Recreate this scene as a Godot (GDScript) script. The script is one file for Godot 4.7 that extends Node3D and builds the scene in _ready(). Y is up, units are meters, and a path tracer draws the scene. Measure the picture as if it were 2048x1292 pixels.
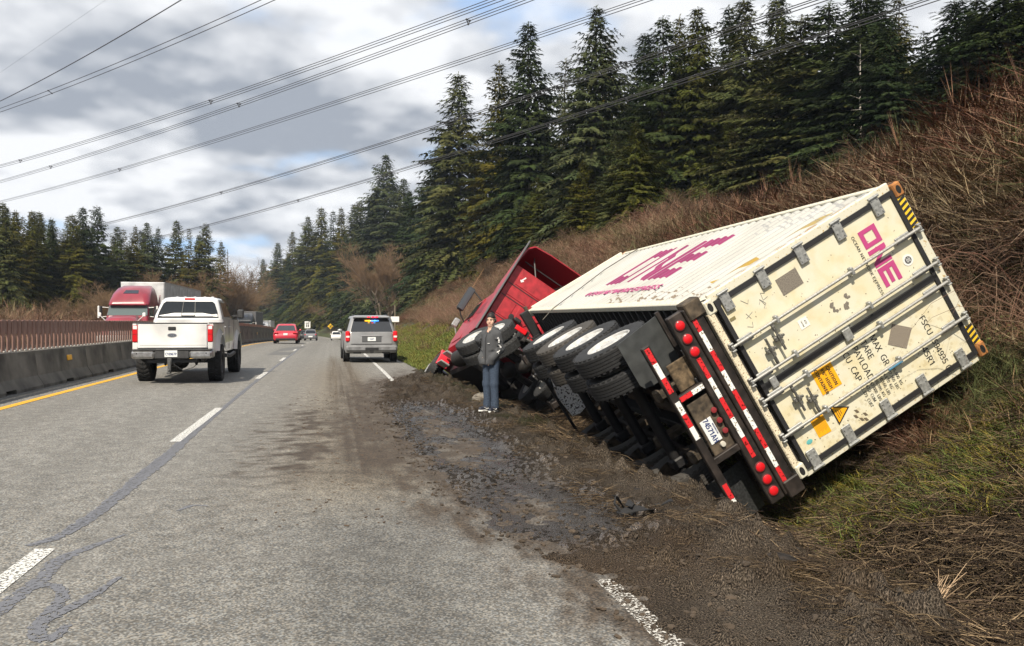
extends Node3D

# ---------------------------------------------------------------- mesh building
class MB:
	var v := PackedVector3Array()
	var uv := PackedVector2Array()
	var col := PackedColorArray()
	var nrm := PackedVector3Array()
	var cur := Color.WHITE
	var X := Transform3D.IDENTITY
	var has_uv := false
	var has_col := false

	func tri(a: Vector3, b: Vector3, c: Vector3):
		v.append(X * a); v.append(X * b); v.append(X * c)
		col.append(cur); col.append(cur); col.append(cur)
		if has_uv:
			uv.append(Vector2.ZERO); uv.append(Vector2.ZERO); uv.append(Vector2.ZERO)

	func quad(a: Vector3, b: Vector3, c: Vector3, d: Vector3):
		tri(a, b, c); tri(a, c, d)

	func quad_uv(a: Vector3, b: Vector3, c: Vector3, d: Vector3, ua: Vector2, ub: Vector2, uc: Vector2, ud: Vector2):
		while uv.size() < v.size():
			uv.append(Vector2.ZERO)
		has_uv = true
		tri(a, b, c); tri(a, c, d)
		var n := uv.size()
		uv[n - 6] = ua; uv[n - 5] = ub; uv[n - 4] = uc
		uv[n - 3] = ua; uv[n - 2] = uc; uv[n - 1] = ud

	# turns the triangles added since start so that they face outwards (clockwise fronts)
	func fix(start: int):
		var n := v.size()
		if n <= start: return
		var c := Vector3.ZERO
		for i in range(start, n): c += v[i]
		c /= float(n - start)
		var vol := 0.0
		for i in range(start, n, 3):
			vol += (v[i] - c).dot((v[i + 1] - c).cross(v[i + 2] - c))
		if vol > 0.0:
			for i in range(start, n, 3):
				var t := v[i + 1]; v[i + 1] = v[i + 2]; v[i + 2] = t
				var tc := col[i + 1]; col[i + 1] = col[i + 2]; col[i + 2] = tc
				if has_uv:
					var tu := uv[i + 1]; uv[i + 1] = uv[i + 2]; uv[i + 2] = tu

	func box(c: Vector3, s: Vector3, ch := 0.0, bs := Basis.IDENTITY):
		var st := v.size()
		var h := s * 0.5
		ch = minf(ch, minf(h.x, minf(h.y, h.z)) * 0.9)
		if ch <= 0.0:
			var p := []
			for k in 8:
				p.append(c + bs * Vector3(h.x * (1 if k & 1 else -1), h.y * (1 if k & 2 else -1), h.z * (1 if k & 4 else -1)))
			for q in [[0, 2, 3, 1], [4, 5, 7, 6], [0, 1, 5, 4], [2, 6, 7, 3], [0, 4, 6, 2], [1, 3, 7, 5]]:
				quad(p[q[0]], p[q[1]], p[q[2]], p[q[3]])
		else:
			# three points at each corner
			var pt := func(k: int, ax: int) -> Vector3:
				var q := Vector3(h.x * (1 if k & 1 else -1), h.y * (1 if k & 2 else -1), h.z * (1 if k & 4 else -1))
				for j in 3:
					if j != ax: q[j] -= signf(q[j]) * ch
				return c + bs * q
			for ax in 3:
				var b1 := (ax + 1) % 3
				var b2 := (ax + 2) % 3
				for sg in 2:
					var k0 := sg << ax
					var a0: Vector3 = pt.call(k0, ax)
					var a1: Vector3 = pt.call(k0 | (1 << b1), ax)
					var a2: Vector3 = pt.call(k0 | (1 << b1) | (1 << b2), ax)
					var a3: Vector3 = pt.call(k0 | (1 << b2), ax)
					if sg: quad(a0, a3, a2, a1)
					else: quad(a0, a1, a2, a3)
				for e in 4:
					var k1 := ((e & 1) << b1) | ((e >> 1) << b2)
					var k2 := k1 | (1 << ax)
					var flip: bool = (e & 1) != (e >> 1)
					var q0: Vector3 = pt.call(k1, b1)
					var q1: Vector3 = pt.call(k2, b1)
					var q2: Vector3 = pt.call(k2, b2)
					var q3: Vector3 = pt.call(k1, b2)
					if flip: quad(q0, q1, q2, q3)
					else: quad(q0, q3, q2, q1)
			for k in 8:
				var odd: int = (k & 1) ^ ((k >> 1) & 1) ^ ((k >> 2) & 1)
				if odd: tri(pt.call(k, 0), pt.call(k, 2), pt.call(k, 1))
				else: tri(pt.call(k, 0), pt.call(k, 1), pt.call(k, 2))
		fix_round(st, c)

	# the same for a convex shape, triangle by triangle
	func fix_round(start: int, c: Vector3):
		c = X * c
		for i in range(start, v.size(), 3):
			if (v[i + 2] - v[i]).cross(v[i + 1] - v[i]).dot((v[i] + v[i + 1] + v[i + 2]) / 3.0 - c) < 0.0:
				var t := v[i + 1]; v[i + 1] = v[i + 2]; v[i + 2] = t

	func bar(a: Vector3, b: Vector3, w: float, h: float, up := Vector3.UP, ch := 0.0):
		var d := b - a
		var z := d.normalized()
		if absf(z.dot(up)) > 0.98: up = Vector3.RIGHT if absf(z.x) < 0.9 else Vector3.FORWARD
		var x := up.cross(z).normalized()
		var y := z.cross(x)
		box((a + b) * 0.5, Vector3(w, h, d.length()), ch, Basis(x, y, z))

	func tube(pts: Array, radii: Array, n := 8, cap := true):
		var st := v.size()
		var rings := []
		var ux := Vector3.ZERO
		for i in pts.size():
			var d: Vector3 = (pts[mini(i + 1, pts.size() - 1)] - pts[maxi(i - 1, 0)]).normalized()
			if ux == Vector3.ZERO:
				ux = d.cross(Vector3.UP if absf(d.y) < 0.9 else Vector3.RIGHT).normalized()
			ux = (ux - d * ux.dot(d)).normalized()
			var uy := d.cross(ux)
			var ring := []
			var r: float = radii[mini(i, radii.size() - 1)]
			for k in n:
				var an := TAU * k / n
				ring.append(pts[i] + (ux * cos(an) + uy * sin(an)) * r)
			rings.append(ring)
		skin(rings, true, cap, cap, st)

	func skin(rings: Array, closed := true, cap_a := true, cap_b := true, st := -1):
		if st < 0: st = v.size()
		var n: int = rings[0].size()
		for i in rings.size() - 1:
			var A: Array = rings[i]
			var Bq: Array = rings[i + 1]
			for k in (n if closed else n - 1):
				var k2 := (k + 1) % n
				quad(A[k], A[k2], Bq[k2], Bq[k])
		if cap_a: fan(rings[0], true)
		if cap_b: fan(rings[rings.size() - 1], false)
		fix(st)

	func fan(ring: Array, rev: bool):
		var c := Vector3.ZERO
		for p in ring: c += p
		c /= ring.size()
		for k in ring.size():
			var p0: Vector3 = ring[k]
			var p1: Vector3 = ring[(k + 1) % ring.size()]
			if rev: tri(c, p1, p0)
			else: tri(c, p0, p1)

	# profile of (radius, along), turned about an axis
	func lathe(prof: Array, o: Vector3, ax: Vector3, n := 24, cap := true):
		ax = ax.normalized()
		var ux := ax.cross(Vector3.UP if absf(ax.y) < 0.9 else Vector3.RIGHT).normalized()
		var uy := ax.cross(ux)
		var rings := []
		for p in prof:
			var ring := []
			for k in n:
				var an := TAU * k / n
				ring.append(o + ax * p.y + (ux * cos(an) + uy * sin(an)) * p.x)
			rings.append(ring)
		skin(rings, true, cap, cap)

	# a flat outline (points in ux, uy) given a thickness along dep
	func prism(poly: PackedVector2Array, o: Vector3, ux: Vector3, uy: Vector3, dep: Vector3):
		var st := v.size()
		var idx := Geometry2D.triangulate_polygon(poly)
		var P := []
		for p in poly: P.append(o + ux * p.x + uy * p.y)
		var n := P.size()
		var area := 0.0
		for k in n: area += poly[k].cross(poly[(k + 1) % n])
		for i in range(0, idx.size(), 3):
			var a := idx[i]; var b := idx[i + 1]; var c := idx[i + 2]
			var s := (poly[b] - poly[a]).cross(poly[c] - poly[a])
			if s * area < 0:
				var t := b; b = c; c = t
			tri(P[a], P[b], P[c])
			tri(P[a] + dep, P[c] + dep, P[b] + dep)
		for k in n:
			var k2 := (k + 1) % n
			quad(P[k2], P[k], P[k] + dep, P[k2] + dep)
		fix(st)

	func ball(c: Vector3, r: Vector3, n := 10, m := 6):
		var rings := []
		for i in range(0, m + 1):
			var t := PI * (0.02 + 0.96 * i / m)
			var ring := []
			for k in n:
				var an := TAU * k / n
				ring.append(c + Vector3(r.x * sin(t) * cos(an), r.y * cos(t), r.z * sin(t) * sin(an)))
			rings.append(ring)
		skin(rings, true, true, true)

	func mesh(crease := 40.0) -> ArrayMesh:
		var n := v.size()
		if n == 0: return ArrayMesh.new()
		var N := nrm
		if N.size() != n:
			N = PackedVector3Array(); N.resize(n)
			var fn := PackedVector3Array(); fn.resize(n / 3)
			for i in range(0, n, 3):
				fn[i / 3] = (v[i + 2] - v[i]).cross(v[i + 1] - v[i])
			if crease <= 0.0:
				for i in n: N[i] = fn[i / 3].normalized()
			else:
				var cosc := cos(deg_to_rad(crease))
				var at := {}
				for i in n:
					var key := Vector3i((v[i] * 2000.0).round())
					if at.has(key): at[key].append(i)
					else: at[key] = [i]
				for key in at:
					var lst: Array = at[key]
					for i in lst:
						var f := fn[i / 3]
						var fu := f.normalized()
						var s := f
						for j in lst:
							if j != i:
								var g := fn[j / 3]
								if fu.dot(g.normalized()) > cosc: s += g
						N[i] = s.normalized()
		var arr := []
		arr.resize(Mesh.ARRAY_MAX)
		arr[Mesh.ARRAY_VERTEX] = v
		arr[Mesh.ARRAY_NORMAL] = N
		if has_uv:
			while uv.size() < n: uv.append(Vector2.ZERO)
			arr[Mesh.ARRAY_TEX_UV] = uv
		if has_col: arr[Mesh.ARRAY_COLOR] = col
		var m := ArrayMesh.new()
		m.add_surface_from_arrays(Mesh.PRIMITIVE_TRIANGLES, arr)
		return m

# ---------------------------------------------------------------- nodes and names
func obj(called: String, g, m: Material, parent: Node = null, crease := 40.0) -> MeshInstance3D:
	var o := MeshInstance3D.new()
	o.name = called
	o.mesh = g.mesh(crease) if g is MB else g
	o.material_override = m
	(parent if parent else self).add_child(o, true)
	return o

func thing(called: String, label: String, category: String, at := Vector3.ZERO, turn := 0.0, group := "") -> Node3D:
	var o := Node3D.new()
	o.name = called
	add_child(o, true)
	o.position = at
	o.rotation.y = turn
	return tag(o, label, category, group)

func tag(o: Node3D, label: String, category: String, group := "") -> Node3D:
	o.set_meta("label", label)
	o.set_meta("category", category)
	if group: o.set_meta("group", group)
	return o

func kind(o: Node3D, k: String) -> Node3D:
	o.set_meta("kind", k)
	return o

func copy_of(src: Node3D, label: String, group := "") -> Node3D:
	var o: Node3D = src.duplicate()
	o.name = src.name
	add_child(o, true)
	o.set_meta("label", label)
	if group: o.set_meta("group", group)
	return o

# ---------------------------------------------------------------- materials
var mats := {}
var tex := {}

func mat(called: String, c: Color, rough := 0.7, metal := 0.0) -> StandardMaterial3D:
	if mats.has(called): return mats[called]
	var m := StandardMaterial3D.new()
	m.resource_name = called
	m.albedo_color = c.linear_to_srgb()
	m.roughness = rough
	m.metallic = metal
	mats[called] = m
	return m

# the same, with a worn or dirty pattern laid on in the thing's own axes
func worn(called: String, c: Color, rough: float, metal: float, pattern: String, per_metre: float) -> StandardMaterial3D:
	if mats.has(called): return mats[called]
	var m := mat(called, c, rough, metal)
	m.albedo_texture = tex[pattern]
	m.uv1_triplanar = true
	m.uv1_scale = Vector3.ONE * per_metre
	return m

func noise_tex(called: String, seed_: int, freq: float, octaves: int, lo: float, hi: float, power := 1.0, size := 256, cellular := false):
	var f := FastNoiseLite.new()
	f.seed = seed_
	f.frequency = freq
	f.noise_type = FastNoiseLite.TYPE_CELLULAR if cellular else FastNoiseLite.TYPE_SIMPLEX_SMOOTH
	if cellular:
		f.cellular_return_type = FastNoiseLite.RETURN_CELL_VALUE
		f.fractal_type = FastNoiseLite.FRACTAL_NONE
	else:
		f.fractal_octaves = octaves
	var im := f.get_seamless_image(size, size)
	im.convert(Image.FORMAT_L8)
	var d := im.get_data()
	var mn := 255.0
	var mx := 0.0
	for b in d:
		mn = minf(mn, b); mx = maxf(mx, b)
	var out := PackedByteArray()
	out.resize(d.size())
	var lut := PackedByteArray()
	for k in 256:
		var t := clampf((k - mn) / maxf(mx - mn, 1.0), 0, 1)
		lut.append(int(255.0 * clampf(lo + (hi - lo) * pow(t, power), 0, 1)))
	for i in d.size(): out[i] = lut[d[i]]
	var im2 := Image.create_from_data(size, size, false, Image.FORMAT_L8, out)
	im2.convert(Image.FORMAT_RGB8)
	tex[called] = ImageTexture.create_from_image(im2)
	return im2

# a splatter of dirt: white where clean, dirt colour (sRGB) where a thresholded noise is high
func splat_tex(called: String, seed_: int, freq: float, thr: float, soft: float, dirt: Color, size := 512):
	var f := FastNoiseLite.new()
	f.seed = seed_
	f.frequency = freq
	f.fractal_octaves = 5
	var im := f.get_seamless_image(size, size)
	im.convert(Image.FORMAT_L8)
	var d := im.get_data()
	var out := PackedByteArray()
	out.resize(d.size() * 3)
	for i in d.size():
		var t := smoothstep(thr - soft, thr + soft, d[i] / 255.0)
		out[i * 3] = int(255 * lerpf(1, dirt.r, t))
		out[i * 3 + 1] = int(255 * lerpf(1, dirt.g, t))
		out[i * 3 + 2] = int(255 * lerpf(1, dirt.b, t))
	tex[called] = ImageTexture.create_from_image(Image.create_from_data(size, size, false, Image.FORMAT_RGB8, out))

# ---------------------------------------------------------------- the lie of the land
const YAW := 0.2222
var rng := RandomNumberGenerator.new()
var nz := FastNoiseLite.new()

func fall(S: float) -> float:
	return -2.1 * smoothstep(40.0, 190.0, S)

func bend(S: float) -> float:
	if S < 130.0: return 0.0
	var q := minf(S, 330.0) - 130.0
	return -0.0008 * q * q - maxf(S - 330.0, 0.0) * 0.32

func road_y(x: float, S: float) -> float:
	return -0.019 * clampf(x, -7.2, 3.2) + fall(S)

# x is measured from the road's own line, S along it
func land_y(x: float, S: float) -> float:
	var y := road_y(x, S)
	if x > 3.1:
		var deep := lerpf(1.05, 0.12, smoothstep(23.0, 32.0, S)) * lerpf(0.72, 1.0, smoothstep(4.0, 8.0, S))
		deep *= lerpf(1.0, 0.80, smoothstep(10.2, 12.0, S) * (1.0 - smoothstep(16.0, 18.0, S)))
		deep *= lerpf(1.0, 1.30, smoothstep(7.4, 8.4, S) * (1.0 - smoothstep(9.6, 10.4, S)))
		var a := 3.25
		var b := lerpf(4.45, 4.0, smoothstep(23.0, 32.0, S))
		var dip := smoothstep(a, b, x)
		y -= deep * dip
		var up := maxf(x - (b + 0.15), 0.0)
		var crest := 9.2
		y += 0.575 * minf(up, crest) + 0.17 * clampf(up - crest, 0.0, 60.0) + 0.03 * maxf(up - crest - 60.0, 0.0)
		y += nz.get_noise_2d(x * 2.0, S * 2.0) * 0.9 * smoothstep(5.0, 12.0, x)
	elif x < -18.5:
		y += 0.05 * minf(-18.5 - x, 60.0) + nz.get_noise_2d(x * 2.0 + 300.0, S * 2.0) * 0.8 * smoothstep(18.5, 26.0, -x)
	return y

func at(x: float, S: float, lift := 0.0) -> Vector3:
	return Vector3(x + bend(S), land_y(x, S) + lift, -S)

# ---------------------------------------------------------------- the scene
func _ready():
	rng.seed = 7
	nz.seed = 11
	nz.frequency = 0.035
	nz.fractal_octaves = 3
	var cam := Camera3D.new()
	cam.name = "camera"
	cam.position = Vector3(0, 1.63, 0)
	cam.rotation = Vector3(-0.00125, -YAW, 0)
	cam.fov = rad_to_deg(2.0 * atan(646.0 / 1600.0))
	cam.near = 0.05
	cam.far = 4000.0
	add_child(cam)
	cam.current = true

	var env := Environment.new()
	env.background_mode = Environment.BG_SKY
	env.sky = Sky.new()
	var pano := PanoramaSkyMaterial.new()
	pano.panorama = sky_texture()
	env.sky.sky_material = pano
	env.background_energy_multiplier = 0.9
	env.tonemap_mode = Environment.TONE_MAPPER_LINEAR
	env.tonemap_exposure = 1.28
	env.sdfgi_enabled = true
	env.ssao_enabled = true
	env.ssil_enabled = true
	env.fog_enabled = true
	env.fog_density = 0.00022
	env.fog_light_color = Color(0.72, 0.78, 0.86)
	var we := WorldEnvironment.new()
	we.name = "world_environment"
	we.environment = env
	add_child(we)

	var sun := DirectionalLight3D.new()
	sun.name = "sun"
	var to_sun := Vector3(-0.34, 0.73, 0.59).normalized()
	sun.look_at_from_position(to_sun * 50.0, Vector3.ZERO, Vector3.UP)
	sun.light_energy = 1.6
	sun.light_color = Color(1.0, 0.955, 0.88)
	sun.light_angular_distance = 0.6
	sun.shadow_enabled = true
	add_child(sun)

	make_textures()
	ground()
	road()
	mud()
	median_barrier()
	hill()
	wreck_container()
	wreck_chassis()
	wreck_tractor()
	pickup()
	patrol_car()
	far_traffic()
	oncoming()
	bystander()
	road_signs()
	forests()
	undergrowth()
	power_lines()
	small_things()

# ---------------------------------------------------------------- sky: broken cloud with a few gaps of blue
func sky_texture() -> ImageTexture:
	var W := 2048
	var H := 1024
	var im := Image.create(W, H, false, Image.FORMAT_RGBF)
	var f := FastNoiseLite.new()
	f.seed = 5; f.frequency = 1.0; f.fractal_octaves = 6; f.fractal_gain = 0.52
	var g := FastNoiseLite.new()
	g.seed = 23; g.frequency = 1.0; g.fractal_octaves = 5
	var blue_top := Color(0.30, 0.47, 0.80)
	var blue_low := Color(0.42, 0.68, 0.98)
	for j in H:
		var up := PI * 0.5 - PI * (j + 0.5) / H
		if up < -0.02: continue
		var sy := sin(up)
		var cy := cos(up)
		for i in W:
			var ph := TAU * (i + 0.5) / W
			# Godot's panorama: the middle column looks towards -z, columns to the right turn to +x
			var az := ph - PI
			var d := Vector3(cy * sin(az), sy, -cy * cos(az))
			var k := 1.0 / (maxf(sy, 0.0) + 0.16)
			var p := Vector3(d.x * k, d.z * k, 0.0)
			var thick := f.get_noise_3d(p.x * 0.9, p.y * 0.9, 1.7) 
			var shade := g.get_noise_3d(p.x * 0.62 + 4.0, p.y * 0.62, thick * 0.35)
			# the gaps seen in the picture: low ahead, and high to the left
			var a1 := az + 0.105
			var gap := 0.0
			gap += 1.6 * exp(-(pow(a1 / 0.12, 2.0) + pow((up - 0.10) / 0.06, 2.0)))
			gap += 0.7 * exp(-(pow((az + 0.045) / 0.05, 2.0) + pow((up - 0.165) / 0.04, 2.0)))
			gap += 0.42 * exp(-(pow((az + 0.33) / 0.20, 2.0) + pow((up - 0.40) / 0.09, 2.0)))
			gap += 0.16 * exp(-(pow((az - 0.78) / 0.22, 2.0) + pow((up - 0.36) / 0.12, 2.0)))
			gap += 0.30 * exp(-(pow((az - 2.4) / 0.5, 2.0) + pow((up - 0.5) / 0.25, 2.0)))
			gap += 0.30 * exp(-(pow((az + 2.2) / 0.5, 2.0) + pow((up - 0.6) / 0.25, 2.0)))
			var cover := smoothstep(-0.10, 0.28, thick + 0.52 - gap * 1.2)
			var blue := blue_low.lerp(blue_top, clampf(sy * 2.0, 0.0, 1.0))
			# lit edges are white, the thick middles grey
			var puff := f.get_noise_3d(p.x * 2.6, p.y * 2.6 + 9.0, 4.0)
			var fleck := g.get_noise_3d(p.x * 6.5, p.y * 6.5, 12.0)
			var t := clampf(0.49 + fleck * 0.36 + shade * 1.8 - thick * 0.35 + puff * 0.75, 0.0, 1.0)
			t += 0.55 * smoothstep(0.1, 0.45, gap) * (0.5 + shade)
			var dark := 0.18 * exp(-(pow((az + 0.22) / 0.30, 2.0) + pow((up - 0.19) / 0.075, 2.0)))
			t = clampf(t - dark, 0.0, 1.0)
			var c := Color(0.35, 0.385, 0.445).lerp(Color(0.87, 0.885, 0.91), t)
			var o := blue.lerp(c, cover)
			im.set_pixel(i, j, o)
	return ImageTexture.create_from_image(im)

func make_textures():
	noise_tex("grime", 3, 0.012, 5, 0.72, 1.0, 0.8)
	noise_tex("stained", 9, 0.010, 5, 0.35, 1.0, 0.7)
	noise_tex("fine", 4, 0.06, 3, 0.6, 1.0)
	noise_tex("bark", 6, 0.05, 4, 0.45, 1.0)
	noise_tex("rubber", 8, 0.03, 4, 0.5, 1.0)
	splat_tex("muddy", 31, 0.03, 0.70, 0.06, Color(0.48, 0.42, 0.35))
	splat_tex("spattered", 32, 0.05, 0.66, 0.03, Color(0.22, 0.18, 0.14), 256)
	splat_tex("rusty", 33, 0.03, 0.74, 0.08, Color(0.86, 0.74, 0.56))
	splat_tex("scuffed", 34, 0.012, 0.66, 0.26, Color(0.98, 0.96, 0.91))
	stones("asphalt", 1024, 0.56, 1.04, 40)
	# crumbly earth
	noise_tex("earth", 41, 0.03, 6, 0.35, 1.0, 1.0, 512)
	noise_tex("earth_fine", 42, 0.07, 5, 0.16, 1.0, 1.0, 1024)

# crushed stone in tar, seen from above: every cell a chip of its own grey
func stones(called: String, size: int, lo: float, hi: float, seed_: int):
	var f := FastNoiseLite.new()
	f.seed = seed_
	f.noise_type = FastNoiseLite.TYPE_CELLULAR
	f.frequency = 0.34
	f.cellular_return_type = FastNoiseLite.RETURN_CELL_VALUE
	f.fractal_type = FastNoiseLite.FRACTAL_NONE
	var im := f.get_seamless_image(size, size)
	im.convert(Image.FORMAT_L8)
	var e := FastNoiseLite.new()
	e.seed = seed_ + 1
	e.frequency = 0.012
	e.fractal_octaves = 4
	var im2 := e.get_seamless_image(size, size)
	im2.convert(Image.FORMAT_L8)
	var d := im.get_data()
	var d2 := im2.get_data()
	var out := PackedByteArray()
	out.resize(d.size() * 3)
	for i in d.size():
		var t := d[i] / 255.0
		var q := lerpf(lo, hi, pow(t, 1.3)) * lerpf(0.86, 1.1, d2[i] / 255.0)
		# some chips warmer, some cooler
		var w := fposmod(t * 17.0, 1.0) - 0.5
		out[i * 3] = int(255 * clampf(q * (1.0 + 0.07 * w), 0, 1))
		out[i * 3 + 1] = int(255 * clampf(q, 0, 1))
		out[i * 3 + 2] = int(255 * clampf(q * (1.0 - 0.09 * w), 0, 1))
	tex[called] = ImageTexture.create_from_image(Image.create_from_data(size, size, false, Image.FORMAT_RGB8, out))

# ---------------------------------------------------------------- ground
func ground_tone(x: float, S: float) -> Color:
	var n := nz.get_noise_2d(x * 9.0, S * 9.0)
	var n2 := nz.get_noise_2d(x * 40.0 + 90.0, S * 40.0)
	var soil := Color(0.048, 0.036, 0.027)
	var grass := Color(0.11, 0.145, 0.035)
	var straw := Color(0.15, 0.105, 0.06)
	var litter := Color(0.062, 0.042, 0.028)
	var c := litter
	if x > 0.0:
		var green := smoothstep(27.0, 34.0, S) * smoothstep(2.8, 3.3, x) * (1.0 - smoothstep(6.0, 8.5, x + n * 3.0))
		c = litter.lerp(straw, clampf(0.30 + n * 0.9, 0.0, 0.8))
		c = c.lerp(soil, 1.0 - smoothstep(4.0, 6.5, x + n * 1.5)) if S < 30.0 else c
		c = c.lerp(grass, clampf(green * (0.75 + n2 * 0.5), 0.0, 1.0))
		var near_green := smoothstep(5.4, 6.4, x) * (1.0 - smoothstep(8.0, 9.5, x)) * (1.0 - smoothstep(9.0, 14.0, S))
		c = c.lerp(grass, near_green * clampf(0.4 + n, 0, 0.8))
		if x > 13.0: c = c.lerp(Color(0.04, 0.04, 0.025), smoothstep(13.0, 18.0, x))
	else:
		c = litter.lerp(straw, clampf(0.35 + n * 0.8, 0.0, 0.8))
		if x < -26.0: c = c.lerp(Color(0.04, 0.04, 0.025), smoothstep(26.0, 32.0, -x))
	return c * (1.0 + 0.25 * n2)

func grid(xs: Array, ss: Array, height: Callable, tone: Callable, curved := true) -> MB:
	var b := MB.new()
	b.has_col = true
	b.has_uv = true
	var nx := xs.size()
	var ns := ss.size()
	var P := PackedVector3Array(); P.resize(nx * ns)
	var C := PackedColorArray(); C.resize(nx * ns)
	for j in ns:
		for i in nx:
			var S: float = ss[j]
			P[j * nx + i] = Vector3(xs[i] + (bend(S) if curved else 0.0), height.call(xs[i], S), -S)
			C[j * nx + i] = tone.call(xs[i], S)
	var N := PackedVector3Array(); N.resize(nx * ns)
	for j in ns:
		for i in nx:
			var dx := P[j * nx + mini(i + 1, nx - 1)] - P[j * nx + maxi(i - 1, 0)]
			var dz := P[mini(j + 1, ns - 1) * nx + i] - P[maxi(j - 1, 0) * nx + i]
			var q := dx.cross(dz).normalized()
			N[j * nx + i] = q if q.y > 0 else -q
	var idx := PackedInt32Array()
	for j in ns - 1:
		for i in nx - 1:
			var a := j * nx + i
			for k in [a, a + nx, a + nx + 1, a, a + nx + 1, a + 1]: idx.append(k)
	b.v.resize(idx.size()); b.col.resize(idx.size()); b.nrm.resize(idx.size()); b.uv.resize(idx.size())
	for i in idx.size():
		b.v[i] = P[idx[i]]; b.col[i] = C[idx[i]]; b.nrm[i] = N[idx[i]]
		b.uv[i] = Vector2(P[idx[i]].x, -P[idx[i]].z)
	return b

func steps(parts: Array) -> Array:
	# [from, to, step, to, step ...]
	var out := [parts[0]]
	var k := 1
	while k < parts.size():
		var a: float = out[out.size() - 1]
		var n := maxi(1, int(round((parts[k] - a) / parts[k + 1])))
		var e: float = parts[k]
		for i in n: out.append(lerpf(a, e, float(i + 1) / n))
		k += 2
	return out

func ground():
	var xs := steps([-1500.0, -300.0, 200.0, -60.0, 20.0, -18.5, 2.0, 3.0, 3.0, 9.0, 0.25, 18.0, 0.6, 60.0, 3.0, 300.0, 40.0, 1500.0, 200.0])
	var ss := steps([-60.0, -6.0, 6.0, 30.0, 0.35, 70.0, 1.0, 200.0, 5.0, 500.0, 20.0, 2500.0, 250.0])
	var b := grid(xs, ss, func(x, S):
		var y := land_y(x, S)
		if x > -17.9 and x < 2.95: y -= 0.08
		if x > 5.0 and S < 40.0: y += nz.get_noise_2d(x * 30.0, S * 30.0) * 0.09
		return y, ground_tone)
	var m := mat("soil", Color.WHITE, 0.95)
	m.vertex_color_use_as_albedo = true
	m.albedo_texture = tex["earth"]
	m.uv1_triplanar = true
	m.uv1_world_triplanar = true
	m.uv1_scale = Vector3.ONE * 0.7
	m.heightmap_enabled = true
	m.heightmap_texture = tex["earth"]
	m.heightmap_scale = 4.0
	kind(obj("ground", b, m), "structure")

# a surface laid on the road from points (x, S), as a strip of quads between two sides
func strip(called: String, left: Array, right: Array, m: Material, lift: float) -> MeshInstance3D:
	var b := MB.new()
	for i in left.size() - 1:
		var p := []
		for q in [left[i], left[i + 1], right[i + 1], right[i]]:
			p.append(Vector3(q.x + bend(q.y), road_y(q.x, q.y) + (nz.get_noise_2d(q.x * 3.0, q.y * 3.0) * 0.008 if q.y < 60.0 and q.x > -6.5 else 0.0) + lift, -q.y))
		b.quad_uv(p[0], p[1], p[2], p[3], left[i], left[i + 1], right[i + 1], right[i])
	return kind(obj(called, b, m, null, 0.0), "structure")

func asphalt_mat() -> StandardMaterial3D:
	var m := mat("asphalt", Color(0.335, 0.323, 0.295), 0.85)
	m.albedo_texture = tex["asphalt"]
	m.uv1_scale = Vector3(0.27, 0.27, 1)
	m.vertex_color_use_as_albedo = true
	m.heightmap_enabled = true
	m.heightmap_texture = tex["asphalt"]
	m.heightmap_scale = 0.22
	return m

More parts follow.
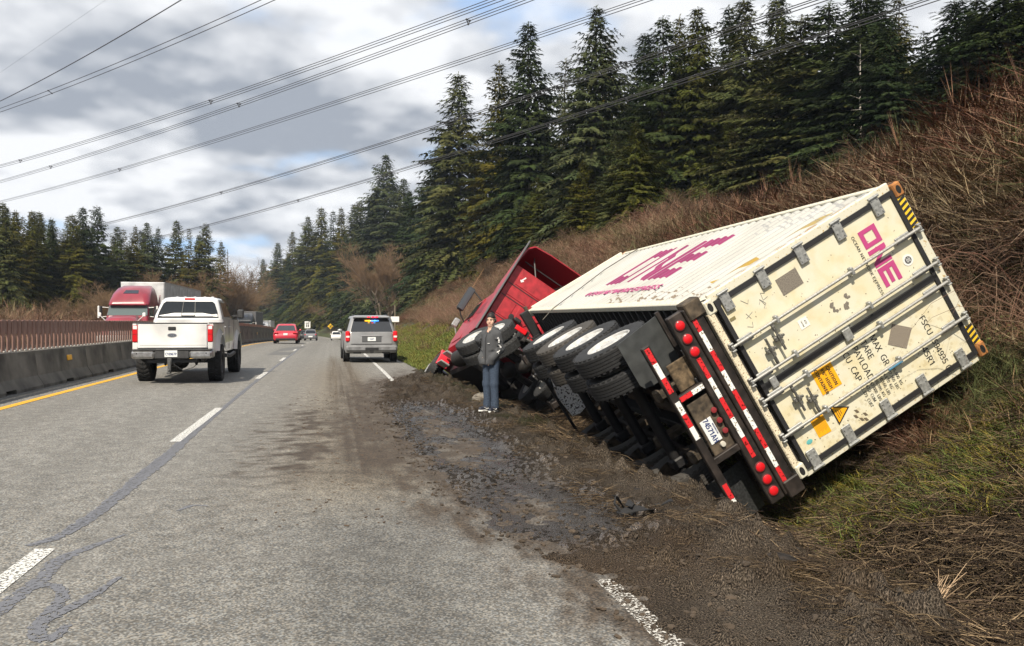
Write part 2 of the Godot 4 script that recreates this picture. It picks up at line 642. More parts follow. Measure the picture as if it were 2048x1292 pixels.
# how dirt and wear lie on the roadway: wheel paths polished darker, a brown film of mud tracked onto the right lane
func road_tone(x: float, S: float) -> Color:
	var n := nz.get_noise_2d(x * 6.0, S * 1.6)
	var n2 := nz.get_noise_2d(x * 60.0 + 50.0, S * 22.0)
	var n3 := nz.get_noise_2d(x * 160.0 + 20.0, S * 70.0)
	var l := 1.0 + 0.10 * n
	for wx in [-4.75, -2.9, -1.05, 0.75]:
		l *= 1.0 - 0.13 * exp(-pow((x - wx) / 0.35, 2.0))
	# dark oily middle of the near lane
	l *= 1.0 - 0.34 * exp(-pow((x - 0.25) / 0.6, 2.0)) * (1.0 - smoothstep(6.0, 8.5, S))
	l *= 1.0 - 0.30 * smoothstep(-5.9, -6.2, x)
	var c := Color(l, l, l)
	# a tan film of dried mud over the right half of the near lane
	var along := nz.get_noise_2d(x * 260.0, S * 2.2 + 60.0)
	var across := nz.get_noise_2d(x * 55.0 + 500.0, S * 90.0)
	var film := exp(-pow((x - 0.25) / 0.95, 2.0)) * smoothstep(6.2, 8.8, S) * (1.0 - smoothstep(24.0, 40.0, S))
	c = c.lerp(Color(0.78, 0.66, 0.49), clampf(film * 0.75, 0.0, 0.65))
	# wheels have rolled it out into streaks along the lane
	var lane := exp(-pow((x - 0.42) / 0.36, 4.0)) * smoothstep(7.6, 9.5, S) * (1.0 - 0.55 * smoothstep(17.0, 24.0, S)) * (1.0 - smoothstep(30.0, 37.0, S))
	c = c.lerp(Color(0.215, 0.15, 0.10), clampf(lane * (0.62 + 0.8 * along + 0.35 * n2), 0.0, 0.88))
	# splashes thrown to its left
	var sp := exp(-pow((x + 0.30) / 0.42, 2.0)) * smoothstep(8.0, 9.6, S) * (1.0 - smoothstep(13.5, 17.5, S))
	c = c.lerp(Color(0.20, 0.135, 0.09), clampf(sp * (0.60 + 1.1 * across + 0.9 * n2 + 0.5 * n3), 0.0, 0.85))
	var sp2 := exp(-pow((x + 0.75) / 0.5, 2.0)) * exp(-pow((S - 11.5) / 4.0, 2.0))
	c = c.lerp(Color(0.24, 0.17, 0.12), clampf(sp2 * (2.6 * across - 0.35), 0.0, 0.8))
	# the two tracks that lead on towards the stopped patrol car
	for tx in [0.06, 0.62]:
		var tr := exp(-pow((x - tx) / 0.17, 2.0)) * smoothstep(14.0, 20.0, S) * (1.0 - smoothstep(34.0, 46.0, S))
		c = c.lerp(Color(0.42, 0.32, 0.21), clampf(tr * (0.55 + 0.6 * along), 0.0, 0.7))
	# brown smear along the edge of the mud
	var e := smoothstep(0.0, 0.95, x + 0.30 * n2 + 0.16 * n3 - mud_edge(S) + 0.75 + 0.35 * smoothstep(7.0, 10.0, S)) * (1.0 - smoothstep(22.0, 32.0, S))
	c = c.lerp(Color(0.28, 0.205, 0.145), clampf(e * (1.0 + 0.45 * n2 + 0.5 * n3), 0.0, 0.95))
	return c

func road():
	var m := asphalt_mat()
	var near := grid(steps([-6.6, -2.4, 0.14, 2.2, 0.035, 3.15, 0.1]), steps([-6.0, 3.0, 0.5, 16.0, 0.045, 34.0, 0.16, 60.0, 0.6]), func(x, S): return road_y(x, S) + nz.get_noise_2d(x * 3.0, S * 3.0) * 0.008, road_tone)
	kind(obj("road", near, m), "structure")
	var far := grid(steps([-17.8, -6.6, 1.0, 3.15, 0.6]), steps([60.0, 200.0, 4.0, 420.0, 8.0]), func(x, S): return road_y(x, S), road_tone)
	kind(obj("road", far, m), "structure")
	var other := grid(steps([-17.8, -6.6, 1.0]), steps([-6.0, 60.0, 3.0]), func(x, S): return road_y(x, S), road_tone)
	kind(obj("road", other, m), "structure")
	# painted lines, worn through at their edges
	var white := paint("white_paint", Color(0.74, 0.74, 0.71), 0.42)
	var yellow := paint("yellow_paint", Color(0.85, 0.46, 0.03), 0.30)
	for s in [[2.9, 6.2], [11.3, 15.6], [23.4, 26.5], [34.0, 37.0], [46.0, 49.0], [58.0, 61.0], [70.0, 73.0], [82.0, 85.0], [94.0, 97.0], [106.0, 109.0]]:
		line("lane_line", -2.02 if s[0] > 7.0 else -1.96, 0.135, s[0], s[1], white)
	line("edge_line", 1.72, 0.13, 2.0, 4.9, paint("worn_white_paint", Color(0.62, 0.60, 0.55), 0.56))
	line("edge_line", 1.70, 0.13, 21.5, 200.0, white)
	line("edge_line", -5.66, 0.17, -6.0, 200.0, yellow)
	line("edge_line", -8.6, 0.13, -6.0, 200.0, yellow)
	line("edge_line", -16.0, 0.13, -6.0, 200.0, white)
	for k in 16: line("lane_line", -12.3, 0.12, 4.0 + 12.2 * k, 7.2 + 12.2 * k, white)
	# sealed cracks: smooth tar poured along the joint and over the branching cracks
	var tar := paint("tar", Color(0.160, 0.163, 0.180), 0.38)
	tar.roughness = 0.5
	tar.uv1_scale = Vector3(0.9, 0.9, 1)
	seam([Vector2(-2.1, 6.3), Vector2(-1.97, 6.55), Vector2(-1.92, 7.1), Vector2(-1.90, 7.7), Vector2(-1.90, 8.8), Vector2(-1.90, 10.1), Vector2(-1.92, 11.4), Vector2(-1.93, 13.5), Vector2(-1.95, 15.7), Vector2(-1.96, 19.0), Vector2(-1.97, 24.0), Vector2(-1.93, 32.0), Vector2(-1.9, 44.0), Vector2(-1.95, 60.0)], [0.05, 0.07, 0.09, 0.08, 0.11, 0.12, 0.09, 0.07, 0.06, 0.07, 0.07, 0.07, 0.07, 0.06], tar)
	seam([Vector2(-1.52, 6.52), Vector2(-1.69, 6.17), Vector2(-1.78, 5.9), Vector2(-1.77, 5.64), Vector2(-1.76, 5.42), Vector2(-1.79, 5.15), Vector2(-1.80, 4.9), Vector2(-1.82, 4.6)], [0.02, 0.06, 0.08, 0.07, 0.08, 0.07, 0.08, 0.06], tar)
	seam([Vector2(-1.80, 5.30), Vector2(-1.68, 5.36), Vector2(-1.58, 5.26), Vector2(-1.52, 5.07), Vector2(-1.52, 4.85), Vector2(-1.50, 4.64), Vector2(-1.45, 4.49), Vector2(-1.38, 4.47), Vector2(-1.36, 4.66)], [0.05, 0.055, 0.05, 0.05, 0.055, 0.06, 0.06, 0.055, 0.03], tar)
	seam([Vector2(-1.30, 5.46), Vector2(-1.36, 5.15), Vector2(-1.43, 4.92), Vector2(-1.50, 4.72)], [0.02, 0.045, 0.055, 0.05], tar)
	seam([Vector2(-1.27, 7.26), Vector2(-1.19, 7.43), Vector2(-1.05, 7.40)], [0.02, 0.045, 0.015], tar)
	# a resurfaced patch in the far lane
	var patch := mat("patch", Color(0.12, 0.12, 0.118), 0.9)
	strip("road_patch", [Vector2(-3.0, 40.0), Vector2(-2.9, 50.0), Vector2(-2.2, 56.0)], [Vector2(-2.0, 40.0), Vector2(-1.9, 50.0), Vector2(-1.6, 56.0)], patch, 0.005)

func paint(called: String, c: Color, wear: float) -> StandardMaterial3D:
	var m := mat(called, c, 0.7)
	var f := FastNoiseLite.new()
	f.seed = 77
	f.frequency = 0.045
	f.fractal_octaves = 6
	f.fractal_gain = 0.7
	var im := f.get_seamless_image(512, 512)
	im.convert(Image.FORMAT_L8)
	var d := im.get_data()
	var out := PackedByteArray()
	out.resize(d.size() * 4)
	for i in d.size():
		var a := 255 if d[i] / 255.0 > wear else 0
		var l := 215 + int(d[i] * 0.15)
		out[i * 4] = l; out[i * 4 + 1] = l; out[i * 4 + 2] = l; out[i * 4 + 3] = a
	m.albedo_texture = ImageTexture.create_from_image(Image.create_from_data(512, 512, false, Image.FORMAT_RGBA8, out))
	m.transparency = BaseMaterial3D.TRANSPARENCY_ALPHA_SCISSOR
	m.alpha_scissor_threshold = 0.5
	m.uv1_scale = Vector3(1.3, 1.3, 1)
	return m

func line(called: String, x: float, w: float, s0: float, s1: float, m: Material):
	var l := []
	var r := []
	var n := maxi(2, int((s1 - s0) / 0.35)) if s0 < 30.0 and s1 - s0 < 20.0 else maxi(2, int((s1 - s0) / 3.0))
	for i in n + 1:
		var S := lerpf(s0, s1, float(i) / n)
		var jig := 0.010 * nz.get_noise_2d(S * 90.0, x * 10.0)
		var jog := 0.010 * nz.get_noise_2d(S * 90.0 + 500.0, x * 10.0)
		l.append(Vector2(x - w * 0.5 + jig, S))
		r.append(Vector2(x + w * 0.5 + jog, S))
	strip(called, l, r, m, 0.006)

func seam(pts: Array, half: Array, m: Material):
	# smoothed and with an uneven edge
	var l := []
	var r := []
	for i in pts.size() - 1:
		for k in 14:
			var t := k / 14.0
			var p: Vector2 = (pts[i] as Vector2).cubic_interpolate(pts[i + 1], pts[maxi(i - 1, 0)], pts[mini(i + 2, pts.size() - 1)], t)
			var q: Vector2 = (pts[i] as Vector2).cubic_interpolate(pts[i + 1], pts[maxi(i - 1, 0)], pts[mini(i + 2, pts.size() - 1)], t + 0.02)
			var d := (q - p).normalized()
			var s := Vector2(-d.y, d.x)
			var w := lerpf(half[i], half[i + 1], t) * 0.72
			l.append(p + s * w * (1.0 + 0.5 * nz.get_noise_2d(i * 60.0 + k * 11.0, p.y * 60.0)))
			r.append(p - s * w * (1.0 + 0.5 * nz.get_noise_2d(i * 60.0 + k * 11.0 + 900.0, p.y * 60.0)))
	strip("tar_seam", l, r, m, 0.0035 + 0.0006 * (get_child_count() % 3))

# ---------------------------------------------------------------- mud pushed over the shoulder
func mud_edge(S: float) -> float:
	var k := [[2.0, 2.1], [3.8, 1.78], [4.4, 1.7], [5.15, 1.58], [5.7, 1.4], [6.3, 1.22], [7.8, 1.08], [9.2, 0.97], [10.4, 0.88], [13.0, 0.86], [17.0, 0.98], [22.0, 1.35], [26.0, 2.6], [40.0, 3.4]]
	for i in k.size() - 1:
		if S < k[i + 1][0]:
			return lerpf(k[i][1], k[i + 1][1], clampf((S - k[i][0]) / (k[i + 1][0] - k[i][0]), 0.0, 1.0))
	return 3.4

var mud_noise := FastNoiseLite.new()

func mud_y(x: float, S: float) -> float:
	var big := mud_noise.get_noise_2d(x * 14.0, S * 9.0)
	var mid := mud_noise.get_noise_2d(x * 45.0 + 100.0, S * 38.0)
	var sml := mud_noise.get_noise_2d(x * 150.0, S * 150.0 + 300.0)
	var fine := mud_noise.get_noise_2d(x * 420.0 + 900.0, S * 380.0)
	var edge := x - mud_edge(S) + 0.22 * mid + 0.12 * sml
	var lift := lerpf(-0.03, 0.028, smoothstep(-0.10, 0.25, edge))
	var inside := smoothstep(0.0, 0.8, edge)
	# rows of lumps where the wheels dragged the turf
	var ridge := maxf(0.0, mid + 0.4 * sml - 0.14) * 0.20 * inside
	var calm := 1.0 - 0.80 * clampf(wet(x, S) * 1.6, 0.0, 1.0)
	ridge *= calm
	lift += inside * calm * (0.012 + 0.026 * big + 0.040 * mid + 0.050 * sml + 0.030 * fine) + ridge
	# shallow wet hollows
	lift -= 0.034 * wet(x, S)
	var shelf := smoothstep(2.7, 3.3, x)
	return land_y(x, S) + lift + shelf * (0.06 * mid + 0.03 * sml)

func wet(x: float, S: float) -> float:
	var w := exp(-pow((x - (1.65 if S > 8.0 else 1.8)) / 0.72, 2.0)) * smoothstep(5.2, 6.4, S) * (1.0 - smoothstep(14.5, 17.5, S))
	w *= 1.0 - 0.40 * exp(-pow((S - 8.3) / 0.7, 2.0))
	return w

func mud():
	mud_noise.seed = 91
	mud_noise.frequency = 0.03
	mud_noise.fractal_octaves = 4
	var b := grid(steps([0.55, 3.4, 0.034, 5.0, 0.07]), steps([1.6, 12.0, 0.04, 28.0, 0.10]), mud_y, func(x, S):
		var n := mud_noise.get_noise_2d(x * 30.0, S * 30.0)
		var n2 := mud_noise.get_noise_2d(x * 8.0 + 40.0, S * 8.0)
		var c := Color(0.43, 0.35, 0.27).lerp(Color(0.25, 0.195, 0.145), clampf(0.5 + n * 1.2, 0.0, 1.0))
		c = c.lerp(Color(0.30, 0.205, 0.13), clampf(n2 * 1.6, 0.0, 0.6))
		c = c.lerp(Color(0.11, 0.098, 0.088), clampf(wet(x, S) * 1.4, 0.0, 0.9))
		c = c.lerp(Color(0.17, 0.135, 0.09), smoothstep(3.1, 3.8, x))
		var y := exp(-pow((x - 3.05) / 0.22, 2.0) - pow((S - 4.7) / 0.35, 2.0))
		c = c.lerp(Color(0.30, 0.19, 0.07), y * clampf(0.5 + n, 0, 1) * 0.8)
		var g := exp(-pow((x - 3.15) / 0.35, 2.0)) * smoothstep(10.0, 13.0, S)
		return c.lerp(Color(0.13, 0.15, 0.055), g * clampf(0.4 + n * 1.5, 0, 0.8)), false)
	var m := mat("mud", Color.WHITE, 0.68)
	m.metallic_specular = 0.22
	m.vertex_color_use_as_albedo = true
	m.albedo_texture = tex["earth_fine"]
	m.uv1_scale = Vector3(0.9, 0.9, 1)
	m.heightmap_enabled = true
	m.heightmap_texture = tex["earth_fine"]
	m.heightmap_scale = 6.0
	# where it is soaked it shines
	var soaked := MB.new()
	soaked.has_col = true
	soaked.has_uv = true
	var dry := MB.new()
	dry.has_col = true
	dry.has_uv = true
	for i in range(0, b.v.size(), 3):
		var c := (b.v[i] + b.v[i + 1] + b.v[i + 2]) / 3.0
		var to := soaked if wet(c.x, -c.z) + 0.45 * mud_noise.get_noise_2d(c.x * 60.0, -c.z * 30.0) + 1.1 * mud_noise.get_noise_2d(c.x * 330.0, -c.z * 240.0) > 0.40 and wet(c.x, -c.z) > 0.14 else dry
		for k in 3:
			to.v.append(b.v[i + k]); to.nrm.append(b.nrm[i + k]); to.col.append(b.col[i + k]); to.uv.append(b.uv[i + k])
	kind(obj("mud", dry, m), "structure")
	var ms: StandardMaterial3D = m.duplicate()
	ms.resource_name = "wet_mud"
	ms.roughness = 0.16
	ms.metallic_specular = 0.55
	ms.heightmap_scale = 0.7
	kind(obj("wet_mud", soaked, ms), "structure")

func hill():
	var b := MB.new()
	var rings := []
	for i in 3:
		rings.append([])
	var xs := steps([-420.0, 160.0, 12.0])
	for x in xs:
		var h: float = 32.0 * exp(-pow((x + 175.0) / 190.0, 2.0)) + 2.0 * nz.get_noise_2d(x * 1.2, 5.0)
		rings[0].append(Vector3(x, -8.0, -760.0))
		rings[1].append(Vector3(x, h * 0.75, -840.0))
		rings[2].append(Vector3(x, h + 3.0, -930.0))
	b.skin(rings, false, false, false)
	var m := worn("hillside", Color(0.055, 0.060, 0.042), 0.95, 0.0, "stained", 0.02)
	kind(obj("hill", b, m), "structure")

# ---------------------------------------------------------------- median barrier with its glare screen
func median_barrier():
	var conc := worn("barrier_concrete", Color(0.20, 0.188, 0.162), 0.92, 0.0, "stained", 0.35)
	var brown := worn("screen_brown", Color(0.27, 0.155, 0.125), 0.6, 0.0, "grime", 0.5)
	var white := mat("screen_foot", Color(0.42, 0.40, 0.37), 0.7)
	var dark := mat("notch_dark", Color(0.01, 0.01, 0.01), 1.0)
	var amber := mat("amber_reflector", Color(0.80, 0.42, 0.03), 0.35)
	var t := thing("median_barrier", "long grey concrete median barrier topped by a brown slatted glare screen", "barrier")
	var XF := -6.42
	var seg := 3.81
	var f := PackedVector2Array([Vector2(0, 0), Vector2(0, 0.08), Vector2(-0.13, 0.30), Vector2(-0.20, 0.86), Vector2(-0.36, 0.86), Vector2(-0.43, 0.30), Vector2(-0.56, 0.08), Vector2(-0.56, 0)])
	var tall := PackedVector2Array([Vector2(0, 0), Vector2(0, 0.08), Vector2(-0.12, 0.30), Vector2(-0.20, 1.34), Vector2(-0.36, 1.34), Vector2(-0.44, 0.30), Vector2(-0.56, 0.08), Vector2(-0.56, 0)])
	# a drain notch at the foot of every segment, cut by building it from three lengths
	var parts := {}
	for big in [false, true]:
		var p := tall if big else f
		var b := MB.new()
		b.prism(p, Vector3(0, 0, -0.012), Vector3.RIGHT, Vector3.UP, Vector3(0, 0, -1.62))
		b.prism(p, Vector3(0, 0, -2.17), Vector3.RIGHT, Vector3.UP, Vector3(0, 0, -1.628))
		var q := PackedVector2Array()
		for v in p: q.append(Vector2(v.x, maxf(v.y, 0.10)))
		q[1] = Vector2(-0.012, 0.101); q[6] = Vector2(-0.548, 0.101); q[0] = Vector2(-0.02, 0.10); q[7] = Vector2(-0.54, 0.10)
		b.prism(q, Vector3(0, 0, -1.632), Vector3.RIGHT, Vector3.UP, Vector3(0, 0, -0.538))
		parts[big] = b.mesh(20.0)
	var slat := MB.new()
	slat.box(Vector3(0, 0.34, 0), Vector3(0.035, 0.68, 0.145), 0.008)
	var slat_m := slat.mesh()
	var back := MB.new()
	back.box(Vector3(0, 0.34, 0), Vector3(0.02, 0.66, 0.145))
	var band := MB.new()
	for k in 13:
		band.box(Vector3(0.004 if k % 2 else -0.008, 0.53, -seg * (k + 0.5) / 13), Vector3(0.030, 0.30, seg / 13 - 0.006), 0.006)
	var band_m := band.mesh()
	var foot := MB.new()
	foot.box(Vector3(0.01, 0.02, 0), Vector3(0.07, 0.04, 0.12), 0.01)
	var foot_m := foot.mesh()
	var cap := MB.new()
	cap.box(Vector3(-0.28, 1.45, -seg * 0.5), Vector3(0.09, 0.22, seg - 0.03), 0.01)
	var cap_m := cap.mesh()
	for k in range(-2, 44):
		var S := seg * k + 1.2
		var big := S > 46.0
		var place := func(o: Node3D, dx: float, dy: float, dS: float):
			o.position = Vector3(XF + dx + bend(S + dS), road_y(XF, S + dS) + dy, -(S + dS))
			var nx := at(XF, S + seg)
			var pv := at(XF, S)
			o.rotation.y = -atan2(nx.x - pv.x, seg)
		var s := obj("concrete_segment", parts[big], conc, t)
		place.call(s, 0.02 * nz.get_noise_2d(S * 30.0, 0.0), -0.01, 0.0)
		if big:
			place.call(obj("screen_cap", cap_m, worn("cap_brown", Color(0.40, 0.20, 0.15), 0.6, 0.0, "grime", 0.5), t), 0.0, 0.0, 0.0)
			continue
		place.call(obj("screen_band", band_m, brown, t), -0.275, 0.86, 0.0)
		for j in 13:
			var dS := seg * (j + 0.5) / 13
			if dS + S < 8.0: continue
			place.call(obj("screen_slat", slat_m, brown, t), -0.27, 0.875, dS)
			place.call(obj("slat_foot", foot_m, white, t), -0.265, 0.862, dS)
	var rf := MB.new()
	rf.box(Vector3.ZERO, Vector3(0.03, 0.14, 0.34), 0.01)
	var rm := rf.mesh()
	var r0 := tag(obj("barrier_reflector", rm, amber), "amber rectangular reflector on the near barrier segment left of the pickup", "reflector", "amber reflectors on the barrier")
	r0.position = Vector3(XF - 0.155, road_y(XF, 22.6) + 0.60, -22.6)
	r0.rotation.z = 0.12
	var rb := MB.new()
	rb.lathe([Vector2(0.0, -0.01), Vector2(0.11, -0.01), Vector2(0.11, 0.02), Vector2(0.0, 0.03)], Vector3.ZERO, Vector3.RIGHT, 12, false)
	var names := ["round amber reflector on the tall barrier just beyond the white pickup", "round amber reflector on the tall barrier midway to the red sedan", "round amber reflector on the tall barrier behind the red sedan"]
	var ss := [52.0, 62.0, 76.0]
	for i in 3:
		var r := tag(obj("barrier_reflector", rb, amber), names[i], "reflector", "amber reflectors on the barrier")
		r.position = Vector3(XF - 0.15, road_y(XF, ss[i]) + 0.78, -ss[i])

# ---------------------------------------------------------------- overturned box and its frame
var BOX := Transform3D(Basis(Vector3(0.5135, -0.8578, 0.0224), Vector3(0.8564, 0.5139, 0.0504), Vector3(-0.0547, -0.0067, 0.9985)).orthonormalized(), Vector3(4.199, 1.844, -8.565))
const BW := 2.438
const BH := 2.92
const BL := 10.9

func letter_font(bold := false, mono := false) -> SystemFont:
	var f := SystemFont.new()
	f.font_names = PackedStringArray(["Droid Sans Mono" if mono else "Droid Sans"])
	f.font_weight = 700 if bold else 400
	return f

# lettering in relief a hair thick; height is that of a capital
func text(called: String, words: String, height: float, m: Material, parent: Node, where: Vector3, bs := Basis.IDENTITY, bold := false, stretch := 1.0, centre := false, mono := false) -> MeshInstance3D:
	var t := TextMesh.new()
	t.text = words
	t.font = letter_font(bold, mono)
	t.font_size = 32
	t.pixel_size = height / 32.0 / 0.714
	t.depth = 0.003
	t.curve_step = 1.0
	t.horizontal_alignment = HORIZONTAL_ALIGNMENT_CENTER if centre else HORIZONTAL_ALIGNMENT_LEFT
	t.vertical_alignment = VERTICAL_ALIGNMENT_CENTER
	var o := MeshInstance3D.new()
	o.name = called
	o.mesh = t
	o.material_override = m
	parent.add_child(o, true)
	o.transform = Transform3D(bs * Basis.from_scale(Vector3(stretch, 1, 1)), where)
	return o

# letters of the shipping mark as outlines on a 1 x 1 field
func mark_letters() -> Array:
	var w := 0.235
	var O := [PackedVector2Array([Vector2(0, 0), Vector2(1, 0), Vector2(1, w), Vector2(0, w)]), PackedVector2Array([Vector2(0, 1 - w), Vector2(1, 1 - w), Vector2(1, 1), Vector2(0, 1)]),
		PackedVector2Array([Vector2(0, w), Vector2(w, w), Vector2(w, 1 - w), Vector2(0, 1 - w)]), PackedVector2Array([Vector2(1 - w, w), Vector2(1, w), Vector2(1, 1 - w), Vector2(1 - w, 1 - w)])]
	var N := [PackedVector2Array([Vector2(0, 0), Vector2(w, 0), Vector2(w, 1), Vector2(0, 1)]), PackedVector2Array([Vector2(1 - w, 0), Vector2(1, 0), Vector2(1, 1), Vector2(1 - w, 1)]),
		PackedVector2Array([Vector2(w, 1), Vector2(w, 0.66), Vector2(1 - w, 0), Vector2(1 - w, 0.34)])]
	var E := [PackedVector2Array([Vector2(0, 0), Vector2(1, 0), Vector2(1, w), Vector2(0, w)]), PackedVector2Array([Vector2(0, 1 - w), Vector2(1, 1 - w), Vector2(1, 1), Vector2(0, 1)]),
		PackedVector2Array([Vector2(0, w), Vector2(w, w), Vector2(w, 1 - w), Vector2(0, 1 - w)]), PackedVector2Array([Vector2(w, 0.5 - w * 0.45), Vector2(0.93, 0.5 - w * 0.45), Vector2(0.93, 0.5 + w * 0.45), Vector2(w, 0.5 + w * 0.45)])]
	return [O, N, E]

# the paint on the long side: mark, yellow marks, rust and scrapes
func side_print(letters: Array) -> ImageTexture:
	var W := 2000
	var H := 536
	var out := PackedByteArray()
	out.resize(W * H * 3)
	var fields := [[-7.06, 1.02], [-5.74, 1.12], [-4.42, 1.02]]
	var f := FastNoiseLite.new()
	f.seed = 61
	f.frequency = 1.0
	f.fractal_octaves = 4
	for j in H:
		var y := BH * (1.0 - (j + 0.5) / H)
		for i in W:
			var z := -BL * (1.0 - (i + 0.5) / W)
			var n := f.get_noise_2d(z * 0.7, y * 0.7)
			var g := 1.0 + 0.10 * n
			var c := Color(g, g * 0.995, g * 0.975)
			if y > 0.99 and y < 2.37 and z > -7.06 and z < -3.4:
				for k in 3:
					var u: float = (z - fields[k][0]) / fields[k][1]
					if u >= 0.0 and u <= 1.0:
						for poly in letters[k]:
							if Geometry2D.is_point_in_polygon(Vector2(u, (y - 0.99) / 1.38), poly): c = Color(0.78, 0.27, 0.54) * (0.95 + 0.12 * n)
			if z > -1.6:
				if y > 0.62 and y < 1.22 and absf(z + 0.86 - (y - 0.9) * 0.42) < 0.07: c = Color(0.89, 0.73, 0.32)
				if y > 1.7 and y < 2.4 and absf(z + 0.80 - (y - 2.0) * 0.3) < 0.05 and n > -0.1: c = Color(0.86, 0.76, 0.50)
			if y < 0.60 and z > -4.8:
				var m := f.get_noise_2d(z * 5.0, y * 9.0)
				if m + (0.40 - y) * 0.7 > 0.30: c = c.lerp(Color(0.55, 0.45, 0.34), 0.7)
			if z > -0.6:
				var m := f.get_noise_2d(z * 8.0, y * 3.0)
				if m > 0.22: c = c.lerp(Color(0.78, 0.58, 0.40), 0.6)
			if y > 2.15 and z > -2.8:
				var m := f.get_noise_2d(z * 2.0 + y * 9.0, y * 11.0)
				if m > 0.24: c = c.lerp(Color(0.56, 0.57, 0.62), 0.35)
			var o := (j * W + i) * 3
			out[o] = int(255 * clampf(c.r, 0, 1)); out[o + 1] = int(255 * clampf(c.g, 0, 1)); out[o + 2] = int(255 * clampf(c.b, 0, 1))
	return ImageTexture.create_from_image(Image.create_from_data(W, H, false, Image.FORMAT_RGB8, out))

func wreck_container():
	var t := thing("shipping_container", "white shipping container tipped on its side on a trailer frame, magenta lettering on doors", "container")
	t.transform = BOX
	var cream := worn("container_cream", Color(0.68, 0.655, 0.525), 0.5, 0.0, "scuffed", 0.55)
	var white := worn("container_white", Color(0.80, 0.80, 0.765), 0.5, 0.0, "grime", 0.4)
	var frame := worn("container_frame", Color(0.62, 0.60, 0.49), 0.55, 0.0, "rusty", 1.1)
	var rust := worn("container_rust", Color(0.44, 0.185, 0.055), 0.85, 0.0, "grime", 2.5)
	var seal := mat("door_gasket", Color(0.018, 0.018, 0.020), 0.6)
	var steel := worn("galvanised", Color(0.42, 0.43, 0.42), 0.45, 0.35, "grime", 5.0)
	var magenta := mat("magenta_print", Color(0.46, 0.06, 0.205), 0.5)
	var black := mat("black_print", Color(0.02, 0.02, 0.022), 0.6)
	var orange := mat("orange_print", Color(0.85, 0.40, 0.01), 0.5)
	var grey := worn("old_glue", Color(0.30, 0.265, 0.22), 0.8, 0.0, "fine", 4.0)
	var dark := mat("container_inside_dark", Color(0.012, 0.012, 0.012), 0.9)

	# left long side: upright corrugations; the printed mark is paint on the sheet
	var b := MB.new()
	var letters := mark_letters()
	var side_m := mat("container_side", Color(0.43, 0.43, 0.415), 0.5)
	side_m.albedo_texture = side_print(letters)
	side_m.texture_repeat = false
	var pitch := 0.278
	var zs := []
	var ds := []
	var z0 := -0.22
	while z0 - pitch > -BL + 0.16:
		for q in [[0.0, 0.0], [0.072, 0.0], [0.139, 0.036], [0.211, 0.036]]:
			zs.append(z0 - q[0]); ds.append(q[1])
		z0 -= pitch
	zs.append(z0); ds.append(0.0)
	zs.append(-BL + 0.12); ds.append(0.0)
	for i in zs.size() - 1:
		var ya := 0.16
		var yb := 2.80
		b.quad_uv(Vector3(0.02 + ds[i], ya, zs[i]), Vector3(0.02 + ds[i], yb, zs[i]), Vector3(0.02 + ds[i + 1], yb, zs[i + 1]), Vector3(0.02 + ds[i + 1], ya, zs[i + 1]), Vector2(1.0 + zs[i] / BL, 1.0 - ya / BH), Vector2(1.0 + zs[i] / BL, 1.0 - yb / BH), Vector2(1.0 + zs[i + 1] / BL, 1.0 - yb / BH), Vector2(1.0 + zs[i + 1] / BL, 1.0 - ya / BH))
	obj("side_panel", b, side_m, t, 20.0).set_meta("label", "ribbed white side of the container with a large magenta mark")
	text("side_lettering", "OCEAN NETWORK EXPRESS", 0.15, magenta, t, Vector3(0.012, 0.62, -7.2), Basis(Vector3(0, 0, 1), Vector3(0, 1, 0), Vector3(-1, 0, 0)), true, 1.62)
	# the other panels
	b = MB.new()
	b.box(Vector3(BW - 0.04, BH * 0.5, -BL * 0.5), Vector3(0.03, BH - 0.3, BL - 0.3))
	obj("side_panel", b, white, t)
	b = MB.new()
	b.box(Vector3(BW * 0.5, BH - 0.03, -BL * 0.5), Vector3(BW - 0.3, 0.03, BL - 0.3))
	obj("roof_panel", b, white, t)
	b = MB.new()
	b.box(Vector3(BW * 0.5, BH * 0.5, -BL + 0.06), Vector3(BW - 0.2, BH - 0.2, 0.05))
	obj("front_panel", b, white, t)
	b = MB.new()
	b.box(Vector3(BW * 0.5, 0.12, -BL * 0.5), Vector3(BW - 0.14, 0.05, BL - 0.2))
	for k in 36:
		b.box(Vector3(BW * 0.5, 0.055, -0.3 - k * 0.292), Vector3(BW - 0.16, 0.08, 0.06))
	obj("floor_beam", b, mat("underside_dark", Color(0.03, 0.028, 0.026), 0.9), t)
	# rails and posts
	var rail := func(a: Vector3, c: Vector3, w: float, h: float, m: Material, called := "rail"):
		var q := MB.new()
		q.bar(a, c, w, h, Vector3.UP, 0.012)
		obj(called, q, m, t)
	rail.call(Vector3(0.05, 0.085, -0.15), Vector3(0.05, 0.085, -BL + 0.15), 0.09, 0.15, frame)
	rail.call(Vector3(BW - 0.05, 0.085, -0.15), Vector3(BW - 0.05, 0.085, -BL + 0.15), 0.09, 0.15, frame)
	rail.call(Vector3(0.05, BH - 0.06, -0.15), Vector3(0.05, BH - 0.06, -BL + 0.15), 0.09, 0.10, frame)
	rail.call(Vector3(BW - 0.05, BH - 0.06, -0.15), Vector3(BW - 0.05, BH - 0.06, -BL + 0.15), 0.09, 0.10, frame)
	for x in [0.028, BW - 0.028]:
		rail.call(Vector3(x, 0.11, -0.085), Vector3(x, BH - 0.11, -0.085), 0.056, 0.15, frame, "corner_post")
		rail.call(Vector3(x, 0.11, -BL + 0.085), Vector3(x, BH - 0.11, -BL + 0.085), 0.14, 0.15, frame, "corner_post")
	rail.call(Vector3(0.15, BH - 0.065, -0.09), Vector3(BW - 0.15, BH - 0.065, -0.09), 0.13, 0.13, frame, "door_header")
